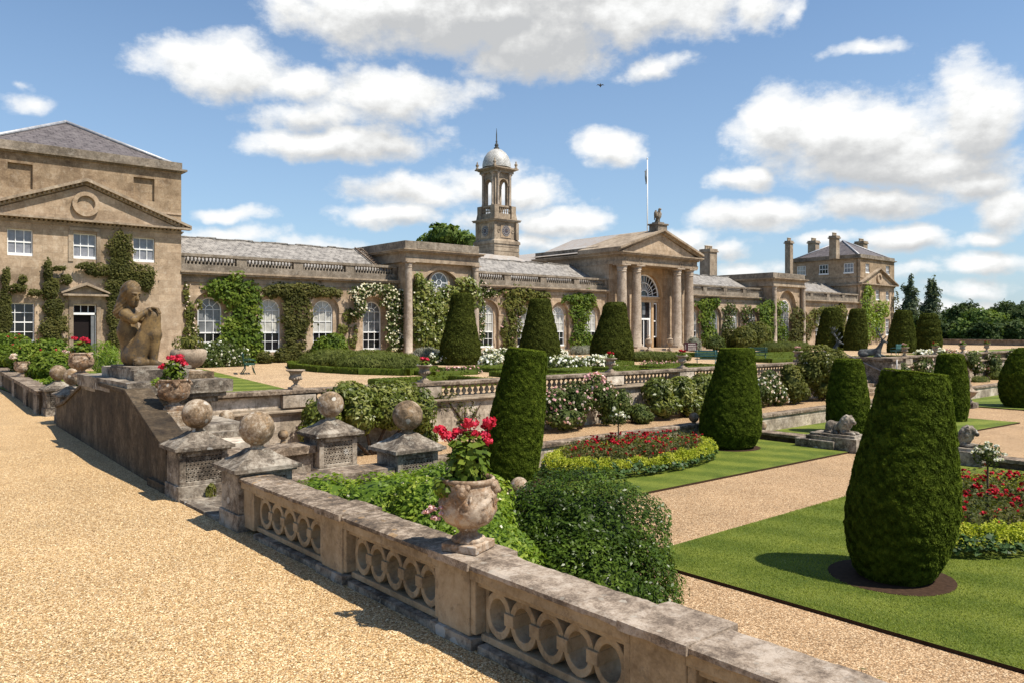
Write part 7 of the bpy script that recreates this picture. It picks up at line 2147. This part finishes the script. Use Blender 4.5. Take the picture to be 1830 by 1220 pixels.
# rose beds of the parterre
def rose_bed(cx, cy, ax, ay, lab_in, lab_out, lab_std, std, n_red):
    t = thing('red_rose_bed', lab_in, 'flower bed', (cx, cy, LOW), 'oval rose beds')
    n = 7500
    u = rng.random(n) * 2 * np.pi; r = np.sqrt(rng.random(n)) * 0.86
    P = np.stack([cx + ax * r * np.cos(u), cy + ay * r * np.sin(u), LOW + 0.05 + 0.66 * rng.random(n) ** 0.6], -1)
    h = fbm(P * [1, 1, 0], 2.6, 2)
    P[:, 2] += (h - 0.5) * 0.22
    keep = fbm(P, 3.5, 8) > 0.36
    P = P[keep]; N = unit(np.array([0, 0, 1.0]) + 0.9 * rand_unit(len(P)))
    L = Leaves().leaves(P, N, 0.075 * (0.6 + 0.8 * rng.random(len(P))), 0.55, clump_tint(P, 3, 2))
    L.build('rose_foliage', M['bed_leaf'], t)['kind'] = 'stuff'
    mb = MB()
    k = rng.choice(len(P), 260, replace=False)
    for i in k: mb.tube([(P[i][0], P[i][1], LOW), (P[i][0] + 0.03, P[i][1], P[i][2])], [0.008, 0.004], 4)
    mb.build('canes', M['bark'], t)['kind'] = 'stuff'
    # clusters of blooms
    m = n_red
    uu = rng.random(m) * 2 * np.pi; rr = np.sqrt(rng.random(m)) * 0.84
    C_ = np.stack([cx + ax * rr * np.cos(uu), cy + ay * rr * np.sin(uu), np.zeros(m)], -1)
    C_[:, 2] = LOW + 0.72 + (fbm(C_ * [1, 1, 0], 2.6, 2) - 0.5) * 0.25 + 0.08 * rng.random(m)
    fl = rr > 0.55
    C_[fl, 2] -= 0.34 * rng.random(fl.sum())
    C_ = np.concatenate([C_, C_[: m // 2] + rng.normal(size=(m // 2, 3)) * [0.06, 0.06, 0.03]])
    blooms(t, C_, np.tile([0, 0, 1.0], (len(C_), 1)), 0.043, 'darkred', 7, name='red_roses')['kind'] = 'stuff'
    # lime edging
    e = thing('lime_edging', lab_out, 'flower edging', (cx, cy, LOW), 'frothy lime edgings of the rose beds')
    n = 11000
    u = rng.random(n) * 2 * np.pi
    r = 0.80 + 0.26 * rng.random(n)
    q = np.abs((r - 0.93) / 0.13)
    z = LOW + 0.05 + 0.44 * np.sqrt(np.clip(1 - q * q * 0.85, 0, 1)) * (0.35 + 0.65 * rng.random(n) ** 0.5)
    P = np.stack([cx + ax * r * np.cos(u), cy + ay * r * np.sin(u), z], -1)
    bump = fbm(P * [1, 1, 0.5], 3.2, 12)
    P[:, 2] += (bump - 0.5) * 0.3
    N = unit(np.stack([np.cos(u) * (r - 0.9) * 5, np.sin(u) * (r - 0.9) * 5, np.ones(n)], -1))
    yel = (P[:, 2] > LOW + 0.24 + 0.06 * rng.random(n)) & (fbm(P, 4.5, 3) > 0.36)
    L = Leaves().leaves(P[~yel], jitter(N[~yel], 0.5), 0.085 * (0.6 + 0.8 * rng.random((~yel).sum())), 0.95)
    L.build('round_leaves', M['alch_leaf'], e)['kind'] = 'stuff'
    Py = np.repeat(P[yel], 3, 0) + rng.normal(size=(3 * yel.sum(), 3)) * 0.022
    L = Leaves().leaves(Py + [0, 0, 0.03], rand_unit(len(Py)), 0.042 * (0.6 + 0.8 * rng.random(len(Py))), 0.8, clump_tint(Py, 5, 2, 0.5))
    L.build('lime_froth', M['alchemilla'], e)['kind'] = 'stuff'
    # standard rose
    sx, sy, hgt = std
    s_ = thing('standard_rose', lab_std, 'rose tree', (sx, sy, LOW), 'white standard roses')
    MB().tube([(sx, sy, LOW), (sx + 0.01, sy, LOW + 0.5), (sx, sy, LOW + hgt)], [0.024, 0.02, 0.016], 6).build('trunk', M['bark'], s_)
    c = (sx, sy, LOW + hgt + 0.02)
    P, N = blob_points(c, (0.26, 0.26, 0.24), 420, 0.7, 0.35, 6)
    Leaves().leaves(P, jitter(N, 0.6), 0.07, 0.55, clump_tint(P, 6)).build('foliage', M['rose_leaf'], s_)
    k = rng.choice(len(P), 24, replace=False)
    k = k[np.argsort(-P[k][:, 2])][:17]
    for i in k:
        flower_head(s_, P[i] + N[i] * 0.04, 0.042, 'whitepetal', 20, 'rose_bloom', 0.045)
rose_bed(16.2, 13.75, 3.0, 1.35, 'oval bed of crimson roses between the wedge yew and the tall yew', 'frothy lime-yellow edging round the crimson roses beyond the dark bush', 'white standard rose rising from the rose bed beyond the dark bush', (15.7, 13.9, 1.32), 210)
rose_bed(16.4, 5.25, 3.0, 1.5, 'bed of crimson roses cut by the right edge behind the biggest yew', 'lime-yellow edging of the rose bed behind the biggest yew', 'white standard rose rising right of the biggest yew', (16.3, 5.25, 1.32), 190)

# far parterre white roses beside the yew behind the lion
wall_shrub('rose_bush', 'white rose bush showing between two yews behind the left lion', 'rose bush', [(1562, 745, 12.6, 9, 22, 0.3)], 'rose_leaf', dens=420, leaf=0.1, core=0.5, flowers=[('whitepetal', 60, 0.05)], zmin=LOW)

# terrace beds
def bed_bush(name, label, cat, spots, mat, z=0.0, **k):
    """spots: ground pixel (px, py) of the front foot, radii rx, ry, rz in metres"""
    bl = []
    for px, py, rx, ry, rz in spots:
        q = at_z(px, py, z); d = FV * ry
        bl.append((np.array((q.x + d.x, q.y + d.y, z + rz * 0.55)), (rx, ry, rz)))
    return shrub(name, label, cat, bl, mat, zmin=z, **k)
lav = dict(dens=300, leaf=0.26, aspect=0.13, up=(0, 0, 2.2), gap=0.25, core=0.8, stems=False, tsc=1.2)
shrub('lavender_bed', 'billowing green lavender mound inside the curved low hedge', 'lavender', [(np.array((18.3, 31.5, 0.35)), (1.3, 1.6, 0.55)), (np.array((19.3, 30.4, 0.32)), (1.2, 1.4, 0.5)), (np.array((19.5, 33.3, 0.38)), (1.6, 2.2, 0.6)), (np.array((18.9, 36.0, 0.38)), (1.6, 1.8, 0.6)), (np.array((20.3, 31.8, 0.32)), (1.0, 1.8, 0.5))], 'lavender', zmin=0.0, **lav)
bed_bush('lavender_bed', 'long green lavender bank before the portico steps', 'lavender', [(1148, 646, 1.0, 1.0, 0.40), (1170, 646, 1.1, 1.0, 0.40), (1195, 646, 1.1, 1.0, 0.38), (1215, 645, 0.9, 0.9, 0.36)], 'lavender', **lav)
bed_bush('lavender_bed', 'lavender clump behind the long double hedge on the right', 'lavender', [(1385, 630, 1.3, 1.0, 0.6), (1410, 629, 1.3, 1.0, 0.6), (1435, 628, 1.3, 1.0, 0.55)], 'lavender', **lav)
bed_bush('grey_herb', 'silvery grey herb at the foot of the left pavilion column', 'herb', [(758, 650, 0.9, 0.8, 0.62), (775, 648, 0.7, 0.7, 0.5)], 'grey_herb', dens=330, leaf=0.3, aspect=0.1, up=(0, 0, 2.0), gap=0.3, core=0.5, stems=False)
bed_bush('grey_herb', 'pale grey-green herb below the last window of the second wing', 'herb', [(1035, 634, 0.8, 0.7, 0.45), (1050, 633, 0.8, 0.6, 0.45)], 'grey_herb', dens=260, leaf=0.3, aspect=0.1, up=(0, 0, 2.0), gap=0.3, core=0.5, stems=False)
wr = dict(dens=260, leaf=0.12, core=0.55, stems=False, flowers=[('whitepetal', 120, 0.09, -0.2)])
for spots, lb in (([(782, 652, 0.8, 0.6, 0.45), (805, 652, 0.8, 0.6, 0.45), (828, 651, 0.7, 0.6, 0.45)], 'long drift of white roses at the foot of the first terrace yew'),
                  ([(872, 659, 0.5, 0.5, 0.42), (886, 655, 0.5, 0.5, 0.42)], 'white rose clump just left of the wedge yew top'),
                  ([(875, 643, 0.8, 0.6, 0.45), (896, 642, 0.8, 0.6, 0.45)], 'white roses below the first window of the second wing'),
                  ([(982, 664, 0.8, 0.7, 0.46), (1005, 664, 0.8, 0.7, 0.46), (1028, 663, 0.7, 0.7, 0.46)], 'broad drift of white roses right of the wedge yew top'),
                  ([(1000, 647, 0.6, 0.5, 0.5)], 'small white rose clump at the right foot of the second terrace yew'),
                  ([(1062, 659, 0.6, 0.6, 0.42), (1083, 658, 0.6, 0.6, 0.42)], 'white roses behind the dull red urn')):
    bed_bush('white_rose_clump', lb, 'white roses', spots, 'rose_leaf', **wr)
for px, py, lb in ((820, 668, 'low pink bedding plants inside the hedge left of the wedge yew'), (1186, 655, 'low reddish bedding plants inside the hedge left of the teal bench')):
    bed_bush('pink_bedding', lb, 'bedding plants', [(px - 22, py, 0.55, 0.5, 0.2), (px, py, 0.55, 0.5, 0.2), (px + 22, py, 0.5, 0.5, 0.2)], 'rose_leaf', dens=240, leaf=0.1, core=0.4, stems=False, flowers=[('pink', 70, 0.06)])
bed_bush('white_flower_shrub', 'shrub thick with white flowers under the first orangery window', 'bush', [(362, 657, 0.8, 0.7, 0.85), (385, 656, 0.9, 0.7, 0.95), (412, 655, 0.8, 0.6, 0.75)], 'rose_leaf', dens=280, leaf=0.13, core=0.6, flowers=[('whitepetal', 190, 0.07)])
bed_bush('leafy_bush', 'bright green bush behind the lavender mound below the third window', 'bush', [(575, 648, 0.8, 0.8, 1.05), (592, 648, 0.9, 0.8, 1.15)], 'vine', dens=260, leaf=0.18, core=0.7)
for px, py, r_, h_, mt, lb in ((1283, 626, 1.0, 0.9, 'rose_leaf', 'small flowering shrub left of the shrub group by the right wing'), (1312, 625, 1.1, 1.3, 'vine_dark', 'rounded reddish shrub in front of the right wing'), (1336, 626, 1.2, 1.5, 'vine_olive', 'rounded green shrub in the middle of the right wing group'), (1362, 625, 1.4, 1.8, 'vine_olive', 'largest rounded shrub before the second pavilion'), (1258, 622, 0.6, 0.7, 'vine_lime', 'small yellow-green bush beside the right columns')):
    bed_bush('rounded_shrub', lb, 'bush', [(px, py, r_, r_, h_)], mt, dens=170, leaf=0.2, core=0.7)
bed_bush('pot_ball', 'pale green ball bush in a tub beside the right outer column', 'potted bush', [(1243, 628, 0.7, 0.7, 0.85)], 'grey_herb', dens=200, leaf=0.16, core=0.85)
bed_bush('flower_border', 'leafy border plants along the foot of the second wing', 'plants', [(860, 636, 0.9, 0.6, 0.7), (920, 634, 1.0, 0.6, 0.8), (945, 634, 0.8, 0.6, 0.7), (1070, 630, 0.8, 0.6, 0.8)], 'vine', dens=170, leaf=0.2, core=0.7, stems=False)
bed_bush('flower_border', 'low grey-green border plants along the foot of the left wing', 'plants', [(470, 650, 0.5, 0.4, 0.5), (500, 648, 0.5, 0.4, 0.6), (520, 647, 0.6, 0.4, 0.7), (552, 646, 0.5, 0.4, 0.5)], 'vine_dark', dens=200, leaf=0.16, core=0.7, stems=False)
bed_bush('flower_border', 'border plants and roses below the third wing windows', 'plants', [(1262, 617, 1.0, 0.7, 0.8), (1300, 616, 1.2, 0.7, 0.9), (1340, 615, 1.2, 0.7, 0.9)], 'rose_leaf', dens=130, leaf=0.22, core=0.7, stems=False, flowers=[('palepink', 40, 0.09)])

# beds before the near house
def hb(px, py, X, rx, ry, rz):
    p = at_X(px, py, X); return (np.array(p), (rx, ry, rz))
shrub('peony_bush', 'mass of fresh green leafy plants below the house window', 'bush', [hb(20, 640, 4.9, 0.9, 1.0, 0.55), hb(60, 640, 5.0, 0.9, 0.9, 0.55), hb(90, 655, 4.9, 0.7, 0.8, 0.5), hb(10, 620, 5.3, 1.0, 1.2, 0.6), hb(85, 630, 5.4, 0.8, 0.8, 0.5)], 'vine', dens=420, leaf=0.13, core=0.75, zmin=-0.1, flowers=[('red', 26, 0.05, 0.3)])
shrub('nasturtium', 'low yellow-green plants between the ball piers and the parapet', 'plant', [hb(70, 690, 4.25, 0.35, 0.6, 0.22), hb(105, 685, 4.3, 0.35, 0.5, 0.25), hb(140, 680, 4.6, 0.3, 0.5, 0.2)], 'vine_lime', dens=420, leaf=0.12, core=0.6, zmin=-0.1, stems=False, flowers=[('palepink', 16, 0.04)])
shrub('grassy_plant', 'pale grassy tufts left of the statue base below the door', 'plant', [hb(185, 640, 6.2, 0.5, 0.6, 0.55), hb(200, 652, 6.0, 0.4, 0.5, 0.5)], 'vine_lime', dens=240, leaf=0.22, aspect=0.12, core=0.3, up=(0, 0, 2), stems=False, zmin=0)
t = thing('timber_rail', 'weathered timber rail on a post behind the flower pots near the house door', 'rail', (5.6, 22, 0))
a = at_X(60, 622, 5.9); b = at_X(116, 632, 5.7)
MB().tube([a, b], 0.06, 6).tube([(b.x, b.y, b.z), (b.x, b.y, 0)], 0.06, 6).build('rail', M['wood'], t)

# ------------------------------------------------------------------ climbers on the fronts
def climber(name, label, spots, Y, mat, n=1500, leaf=0.2, gap=0.3, flowers=None, gsc=1.2, depth=0.45, aspect=0.7, stem=None, cat='climber', group='climbers on the orangery'):
    q0 = at_Y(spots[0][0], 640, Y)
    t = thing(name, label, cat, (q0.x, Y, 0), group)
    L = Leaves()
    area = sum(s[2] * s[3] for s in spots)
    PP, NN = [], []
    for i, (px, py, rx, ry) in enumerate(spots):
        k = int(n * rx * ry / area)
        a = rng.random(k) * 2 * np.pi; r = np.sqrt(rng.random(k))
        r = r * (0.8 + 0.5 * (vnoise(np.stack([np.cos(a) * 1.5, np.sin(a) * 1.5, np.full(k, i * 3.3)], -1), 2.0) - 0.3))
        r = np.where(rng.random(k) < 0.16, r * (1 + 0.4 * rng.random(k)), r)
        X, Z = px + rx * r * np.cos(a), py + ry * r * np.sin(a)
        bulge = np.sqrt(np.clip(1 - r * r, 0.02, 1))
        w = (0.15 + 0.85 * rng.random(k))
        y = Y - 0.06 - depth * bulge * w
        P = np.array([at_Y(X[j], Z[j], Y) for j in range(k)])
        P[:, 1] = y
        N = unit(np.stack([np.cos(a) * r * 0.6, -np.ones(k), -np.sin(a) * r * 0.6 + 0.55], -1))
        keep = (fbm(P, gsc, i + 2) > gap) & (P[:, 2] > 0.02)
        P, N = P[keep], N[keep]
        L.leaves(P, jitter(N, 0.6), leaf * (0.55 + 0.9 * rng.random(len(P))), aspect, clump_tint(P, 1.3, i + 1), 0, 0.1)
        PP.append(P); NN.append(N)
    L.build('foliage', M[mat], t)
    P = np.concatenate(PP); N = np.concatenate(NN)
    if stem:
        mb = MB()
        for px in stem:
            top = min(spots, key=lambda s: s[1])
            pts = []
            for k in range(7):
                f = k / 6
                q = at_Y(px + (top[0] - px) * f ** 2 * 0.6 + 2 * math.sin(k * 2.1 + px), 638 + (top[1] - 638) * f * 0.9, Y)
                pts.append((q.x, Y - 0.08, max(0.0, q.z)))
            mb.tube(pts, [0.06 - 0.007 * k for k in range(7)], 5)
        mb.build('stem', M['bark'], t)
    if flowers:
        for mt, cnt, r in flowers:
            k = rng.choice(len(P), min(cnt, len(P)), replace=False)
            blooms(t, P[k] + N[k] * 0.1, N[k], r, mt, 3)
    return t

YW_ = YF
climber('vine', 'big bright vine wrapping the first orangery window on the right', [(395, 515, 32, 18), (425, 525, 42, 30), (440, 560, 30, 45), (425, 600, 35, 40), (410, 610, 25, 22), (450, 615, 22, 40), (460, 650, 14, 14), (420, 495, 20, 10)], YW_, 'vine', 4200, 0.2, 0.3, stem=[430, 440])
climber('vine', 'olive-green vine between the second and third windows of the left wing', [(495, 520, 28, 12), (530, 520, 50, 16), (575, 522, 30, 10), (530, 560, 28, 40), (525, 610, 22, 42), (520, 635, 18, 15), (600, 525, 12, 8)], YW_, 'vine_dark', 4200, 0.17, 0.27, stem=[522, 530], depth=0.35)
climber('climbing_rose', 'climbing rose covered in white blooms beside the left pavilion column', [(640, 525, 16, 12), (670, 518, 38, 12), (705, 535, 25, 22), (710, 575, 22, 40), (705, 610, 25, 22), (640, 545, 14, 25)], YW_ - 0.3, 'rose_leaf', 3000, 0.16, 0.3, [('creampetal', 420, 0.085)], stem=[705, 700], cat='climbing rose')
climber('vine', 'thin golden vine on the pier left of the white climbing rose', [(625, 565, 14, 14), (612, 585, 10, 14), (630, 600, 9, 24), (607, 605, 7, 15)], YW_, 'vine_olive', 650, 0.16, 0.36, depth=0.15, stem=[622])
climber('vine', 'sparse creeper between the house corner and the first window', [(332, 525, 6, 18), (338, 560, 9, 25), (347, 590, 8, 25), (335, 605, 9, 25), (355, 545, 6, 12)], YW_, 'vine_olive', 620, 0.15, 0.4, [('palepink', 20, 0.06)], depth=0.14)
climber('magnolia', 'broad-leaved magnolia filling the left pavilion arch under the round window', [(755, 540, 22, 45), (775, 560, 30, 45), (800, 545, 32, 40), (830, 510, 20, 16), (765, 600, 25, 30), (745, 505, 10, 18), (790, 600, 20, 28), (845, 530, 12, 30), (752, 575, 18, 50)], 43.2, 'magnolia', 6500, 0.24, 0.28, [('creampetal', 90, 0.09)], depth=0.6, stem=[760, 775], cat='magnolia')
climber('climbing_rose', 'pale climbing rose between the pavilion and the first window of the second wing', [(862, 520, 18, 16), (858, 560, 8, 40), (855, 600, 10, 25), (880, 525, 14, 6)], YW_, 'rose_leaf', 1300, 0.16, 0.32, [('palepink', 80, 0.07)], stem=[857], depth=0.3, cat='climbing rose')
climber('vine', 'reddish-tipped vine between first and second windows of the second wing', [(925, 522, 32, 12), (920, 545, 24, 25), (912, 585, 20, 25), (908, 615, 15, 18), (950, 530, 18, 12), (970, 530, 15, 10)], YW_, 'vine_olive', 2400, 0.2, 0.3, [('pink', 30, 0.08)], stem=[910])
climber('vine', 'dense green vine right of the third window of the second wing', [(1035, 535, 28, 10), (1035, 560, 20, 25), (1035, 600, 18, 28), (1050, 540, 14, 18), (1050, 610, 18, 14), (1015, 535, 14, 8)], YW_, 'vine', 2600, 0.2, 0.28, stem=[1036])
climber('vine', 'green vine directly right of the portico columns', [(1262, 545, 20, 12), (1262, 570, 14, 28), (1266, 600, 14, 20), (1275, 540, 10, 10)], YW_, 'vine', 1700, 0.23, 0.28, stem=[1262])
climber('climbing_rose', 'slim climbing rose on the second pier of the third wing', [(1302, 555, 12, 14), (1300, 585, 11, 28), (1298, 610, 10, 12)], YW_, 'rose_leaf', 1000, 0.22, 0.32, [('palepink', 45, 0.08)], stem=[1300], cat='climbing rose')
climber('climbing_rose', 'pink climbing rose on the third pier of the third wing', [(1332, 560, 10, 16), (1335, 590, 13, 22), (1345, 600, 10, 16)], YW_, 'rose_leaf', 1000, 0.22, 0.32, [('pink', 40, 0.09)], stem=[1335], cat='climbing rose')
climber('vine', 'large bright green vine on the corner of the second pavilion', [(1372, 555, 22, 18), (1378, 585, 24, 28), (1390, 600, 18, 18), (1385, 550, 20, 14), (1365, 580, 12, 30)], 43.3, 'vine', 2600, 0.28, 0.27, stem=[1375])
climber('vine', 'dark green vine right of the second pavilion arch', [(1425, 570, 14, 22), (1432, 595, 18, 22), (1420, 600, 12, 18)], 43.2, 'vine_dark', 1500, 0.26, 0.3, stem=[1430])
climber('vine', 'mixed green vine below the cornice of the last wing', [(1455, 570, 14, 18), (1480, 555, 25, 8), (1500, 560, 12, 20), (1510, 590, 8, 20)], YW_, 'vine_olive', 1500, 0.26, 0.32, stem=[1456, 1505])
climber('lime_creeper', 'tall lime-green creeper climbing the corner of the far house', [(1551, 540, 11, 30), (1555, 580, 13, 32), (1548, 520, 7, 12), (1545, 560, 8, 14)], 43.7, 'vine_lime', 1400, 0.3, 0.28, stem=[1552], group='climbers on the houses')
climber('lime_creeper', 'shorter lime-green creeper between the windows of the far house', [(1572, 550, 9, 14), (1570, 580, 8, 25), (1580, 558, 7, 10), (1583, 545, 4, 8)], 43.7, 'vine_lime', 850, 0.3, 0.3, stem=[1571], group='climbers on the houses')
climber('creeper', 'reddish creeper on the right-hand edge of the far house front', [(1599, 545, 4, 30), (1597, 580, 5, 16)], 43.7, 'vine_dark', 350, 0.26, 0.35, group='climbers on the houses')
HY = 43.8
climber('creeper', 'thick brown-green creeper spreading above and right of the house door', [(215, 440, 24, 28), (215, 480, 28, 26), (240, 492, 38, 24), (180, 483, 30, 12), (155, 476, 22, 8), (262, 500, 14, 22), (205, 520, 20, 25), (200, 560, 12, 40), (205, 600, 14, 35)], HY, 'vine_dark', 9500, 0.095, 0.25, depth=0.3, stem=[203], group='climbers on the houses', aspect=0.8)
climber('creeper', 'bushy dark creeper left of the house door with straggling tips', [(98, 590, 26, 32), (95, 550, 20, 20), (90, 515, 16, 22), (85, 485, 8, 22), (105, 480, 14, 5), (62, 523, 16, 6), (118, 500, 10, 10)], HY, 'vine_dark', 6500, 0.095, 0.3, depth=0.3, stem=[95], group='climbers on the houses', aspect=0.8)
climber('creeper', 'ragged creeper at the left edge of the house front', [(8, 560, 14, 45), (10, 500, 8, 26), (30, 515, 18, 8), (40, 500, 8, 8), (0, 600, 12, 18)], HY, 'vine_dark', 3600, 0.095, 0.33, depth=0.25, stem=[8], group='climbers on the houses', aspect=0.8)

# ------------------------------------------------------------------ trees
def tree(name, label, px, pyb, t_, h, r, blobs, mat, dens=30, leaf=0.5, trunk_r=0.3, gap=0.36, gsc=0.5, zb=-2.0, group='trees beyond the terrace', core=0.45):
    p = at_t(px, pyb, t_)
    x, y = p.x, p.y
    t = thing(name, label, 'tree', (x, y, zb), group)
    mb = MB().tube([(x, y, zb), (x + 0.1, y, zb + h * 0.35), (x, y + 0.1, zb + h * 0.75)], [trunk_r, trunk_r * 0.7, trunk_r * 0.2], 7)
    for k in range(5):
        a = k * 1.3 + px
        mb.tube([(x, y, zb + h * (0.3 + 0.07 * k)), (x + r * 0.6 * math.cos(a), y + r * 0.6 * math.sin(a), zb + h * (0.5 + 0.08 * k))], [trunk_r * 0.4, trunk_r * 0.1], 5)
    mb.build('trunk', M['bark'], t)
    L = Leaves()
    for i, (dx, dz, rx, rz) in enumerate(blobs):
        a = (i * 2.4 + px) % 6.28
        c = np.array((x, y, zb)) + np.array(RV) * dx * r + np.array(FV) * (0.4 * r * math.cos(a)) + np.array([0, 0, dz * h])
        rr = np.array((rx * r, rx * r, rz * h))
        area = 4 * np.pi * rr[0] * max(rr[0], rr[2]) * 0.8
        if core: V, F = ball_quads(c, rr * core, 12, 8, 0.5, i + int(px), 2.5); L.quads(V, F, 0.2)
        P, N = blob_points(c, rr, int(area * dens), 0.5, gap, gsc * 2, i + int(px), lump=0.6)
        L.leaves(P, jitter(unit(N + np.array([0, 0, 0.4])), 0.7), leaf * (0.5 + 1.0 * rng.random(len(P))), 0.7, clump_tint(P, gsc, i, 0.6), 0, 0.1)
    L.build('crown', M[mat], t)
    return t
def col_blobs(seed, n=16):
    r_ = random.Random(seed)
    return [(r_.uniform(-0.4, 0.4) * (1.1 - k / n), 0.14 + 0.82 * k / (n - 1), (0.95 - 0.8 * (k / n) ** 1.1) * r_.uniform(0.75, 1.1), 0.085 * r_.uniform(0.9, 1.3)) for k in range(n)]
tree('poplar', 'slender ragged poplar nearest the far house', 1626, 600, 140, 13.0, 2.6, col_blobs(3), 'tree_grey', 34, 0.36, 0.22, 0.42, 0.8)
tree('poplar', 'slender poplar with a jagged double top, second from the far house', 1664, 600, 142, 13.0, 2.7, col_blobs(8) + [(0.35, 0.88, 0.24, 0.08), (-0.3, 0.92, 0.16, 0.08)], 'tree_grey', 34, 0.36, 0.22, 0.42, 0.8)
def round_blobs(seed, n=9):
    r_ = random.Random(seed)
    out = [(0, 0.62, 0.7, 0.28)]
    for k in range(n):
        a = r_.uniform(0, 6.28)
        out.append((r_.uniform(-0.75, 0.75), r_.uniform(0.35, 0.86), r_.uniform(0.32, 0.5), r_.uniform(0.13, 0.2)))
    return out
specs = [(1705, 156, 9.6, 3.6, 'tree', 'rounded dark tree just right of the poplars'), (1738, 175, 6.2, 4.0, 'tree', 'lower dark tree in the gap of the treeline'), (1770, 150, 8.2, 4.6, 'tree_light', 'broad lighter tree in the middle of the treeline'),
         (1803, 165, 10.6, 4.4, 'tree', 'tall dark tree near the right end of the treeline'), (1838, 150, 8.8, 4.6, 'tree', 'dark tree at the right edge of the picture'), (1880, 155, 9.0, 5, 'tree', 'dark tree beyond the right edge'),
         (1640, 125, 6.0, 3.0, 'tree', 'low dark tree under the poplars'), (1690, 125, 5.5, 2.8, 'tree', 'low dark shrubby tree behind the tiered yew'), (1726, 122, 5.2, 3.0, 'tree_light', 'low light green tree above the far parapet'), (1760, 118, 5.0, 3.2, 'tree', 'low dark tree above the middle of the far parapet'), (1800, 120, 5.4, 3.4, 'tree', 'low dark tree above the right end of the far parapet'), (1850, 125, 6.0, 3.6, 'tree', 'low tree right outside the frame'),
         (1720, 200, 9.0, 5.0, 'tree', 'distant tree rising behind the low gap'), (1960, 160, 9.5, 5.2, 'tree', 'dark round tree outside the frame, nearest it'), (2060, 165, 8.5, 5.0, 'tree_light', 'lighter tree outside the frame in the wood'), (2180, 160, 9.8, 5.5, 'tree', 'tall dark tree further outside the frame'), (2320, 170, 9.0, 5.5, 'tree', 'last dark tree of the wood outside the frame'), (1785, 205, 10.0, 5.5, 'tree', 'distant broad tree behind the lighter one'), (1826, 200, 10.5, 5.0, 'tree_grey', 'distant greyish tree at the right end')]
for i, (px, t_, h, r, mt, lb) in enumerate(specs):
    tree('broad_tree', lb, px, 600, t_, h, r, round_blobs(i + 20, 13), mt, 17, 0.5, 0.3, 0.40, 0.5)
q = at_t(798, 430, 85)
tree('broad_tree', 'bright green tree crown rising behind the pavilion beside the clock tower', 798, 430, 85, q.z + 1.6, 2.9, [(-0.5, 0.90, 0.42, 0.06), (0.0, 0.93, 0.5, 0.07), (0.5, 0.91, 0.42, 0.06), (-0.8, 0.86, 0.3, 0.05), (0.85, 0.87, 0.35, 0.05), (0.1, 0.82, 0.6, 0.07), (-0.3, 0.97, 0.28, 0.04), (0.3, 0.96, 0.25, 0.04)], 'tree_light', 32, 0.5, 0.3, 0.42, 0.9, 0.0, core=0.35)
# far wooded hills
V, F = [], []
n = 160
for k in range(n + 1):
    px = 1350 + k * 7
    d = 1500 + 200 * math.sin(k * 0.07)
    p = at_t(px, 600, d)
    top = 22 + 10 * mnoise.noise(Vector((k * 0.11, 0, 0))) + 3 * mnoise.noise(Vector((k * 0.7, 3, 0)))
    V += [(p.x, p.y, -3), (p.x, p.y, top), (p.x + CT * 400, p.y + ST * 400, -3)]
for k in range(n): F += [(3 * k, 3 * k + 3, 3 * k + 4, 3 * k + 1), (3 * k + 1, 3 * k + 4, 3 * k + 5, 3 * k + 2)]
tag(mesh_np('hills', V, F, M['field']), kind='structure')

# grass blades on the nearest lawn
n = 170000
X = 9.62 + 8.6 * rng.random(n) ** 1.15; Y = 8.15 - 8.0 * rng.random(n)
k = (np.hypot(X - 11.72, Y - 5.06) > 0.86) & (((X - 16.4) / 3.2) ** 2 + ((Y - 5.25) / 1.6) ** 2 > 1)
X, Y = X[k], Y[k]
P = np.stack([X, Y, np.full(len(X), LOW + 0.055)], -1)
st = 0.5 + 0.5 * np.sin((X * math.cos(0.35) + Y * math.sin(0.35) + 0.2 * vnoise(P, 1.2, 3)) * math.pi / 0.62)
pa = fbm(P, 1.3, 21)
L = Leaves()
D = unit(np.array([0.2, 0.1, 1.0]) + 0.8 * rand_unit(len(P)))
N = unit(np.cross(D, rand_unit(len(P))))
L.leaves(P, N, 0.036 * (0.6 + 0.8 * rng.random(len(P))), 0.22, np.clip(0.25 * st + 0.9 * (pa - 0.3) + 0.45 * (rng.random(len(P)) - 0.4), 0, 1), 0, 0.0, up=D * 3)
o = L.build('grass', M['grass'])
tag(o, kind='stuff')
o['label'] = 'short mown grass of the lawn round the biggest yew'; o['category'] = 'grass'

# loose pebbles on the near gravel
n = 90000
tt = 3.6 + 9.0 * rng.random(n) ** 1.3
u = -0.72 + 0.95 * rng.random(n)
X = tt * (CT + ST * u); Y = tt * (ST - CT * u)
k = (X < 2.93) & (X > -3)
P = np.stack([X[k], Y[k], np.full(k.sum(), 0.003)], -1)
L = Leaves().leaves(P, jitter(np.tile([0, 0, 1.0], (len(P), 1)), 0.5), 0.013 * (0.6 + 0.9 * rng.random(len(P))), 0.8, None, 0, -0.25)
P2 = P[rng.choice(len(P), 90, replace=False)]
o = L.build('gravel', M['pebble'])
tag(o, kind='stuff'); o['label'] = 'loose pale pebbles scattered over the gravel terrace'; o['category'] = 'gravel'
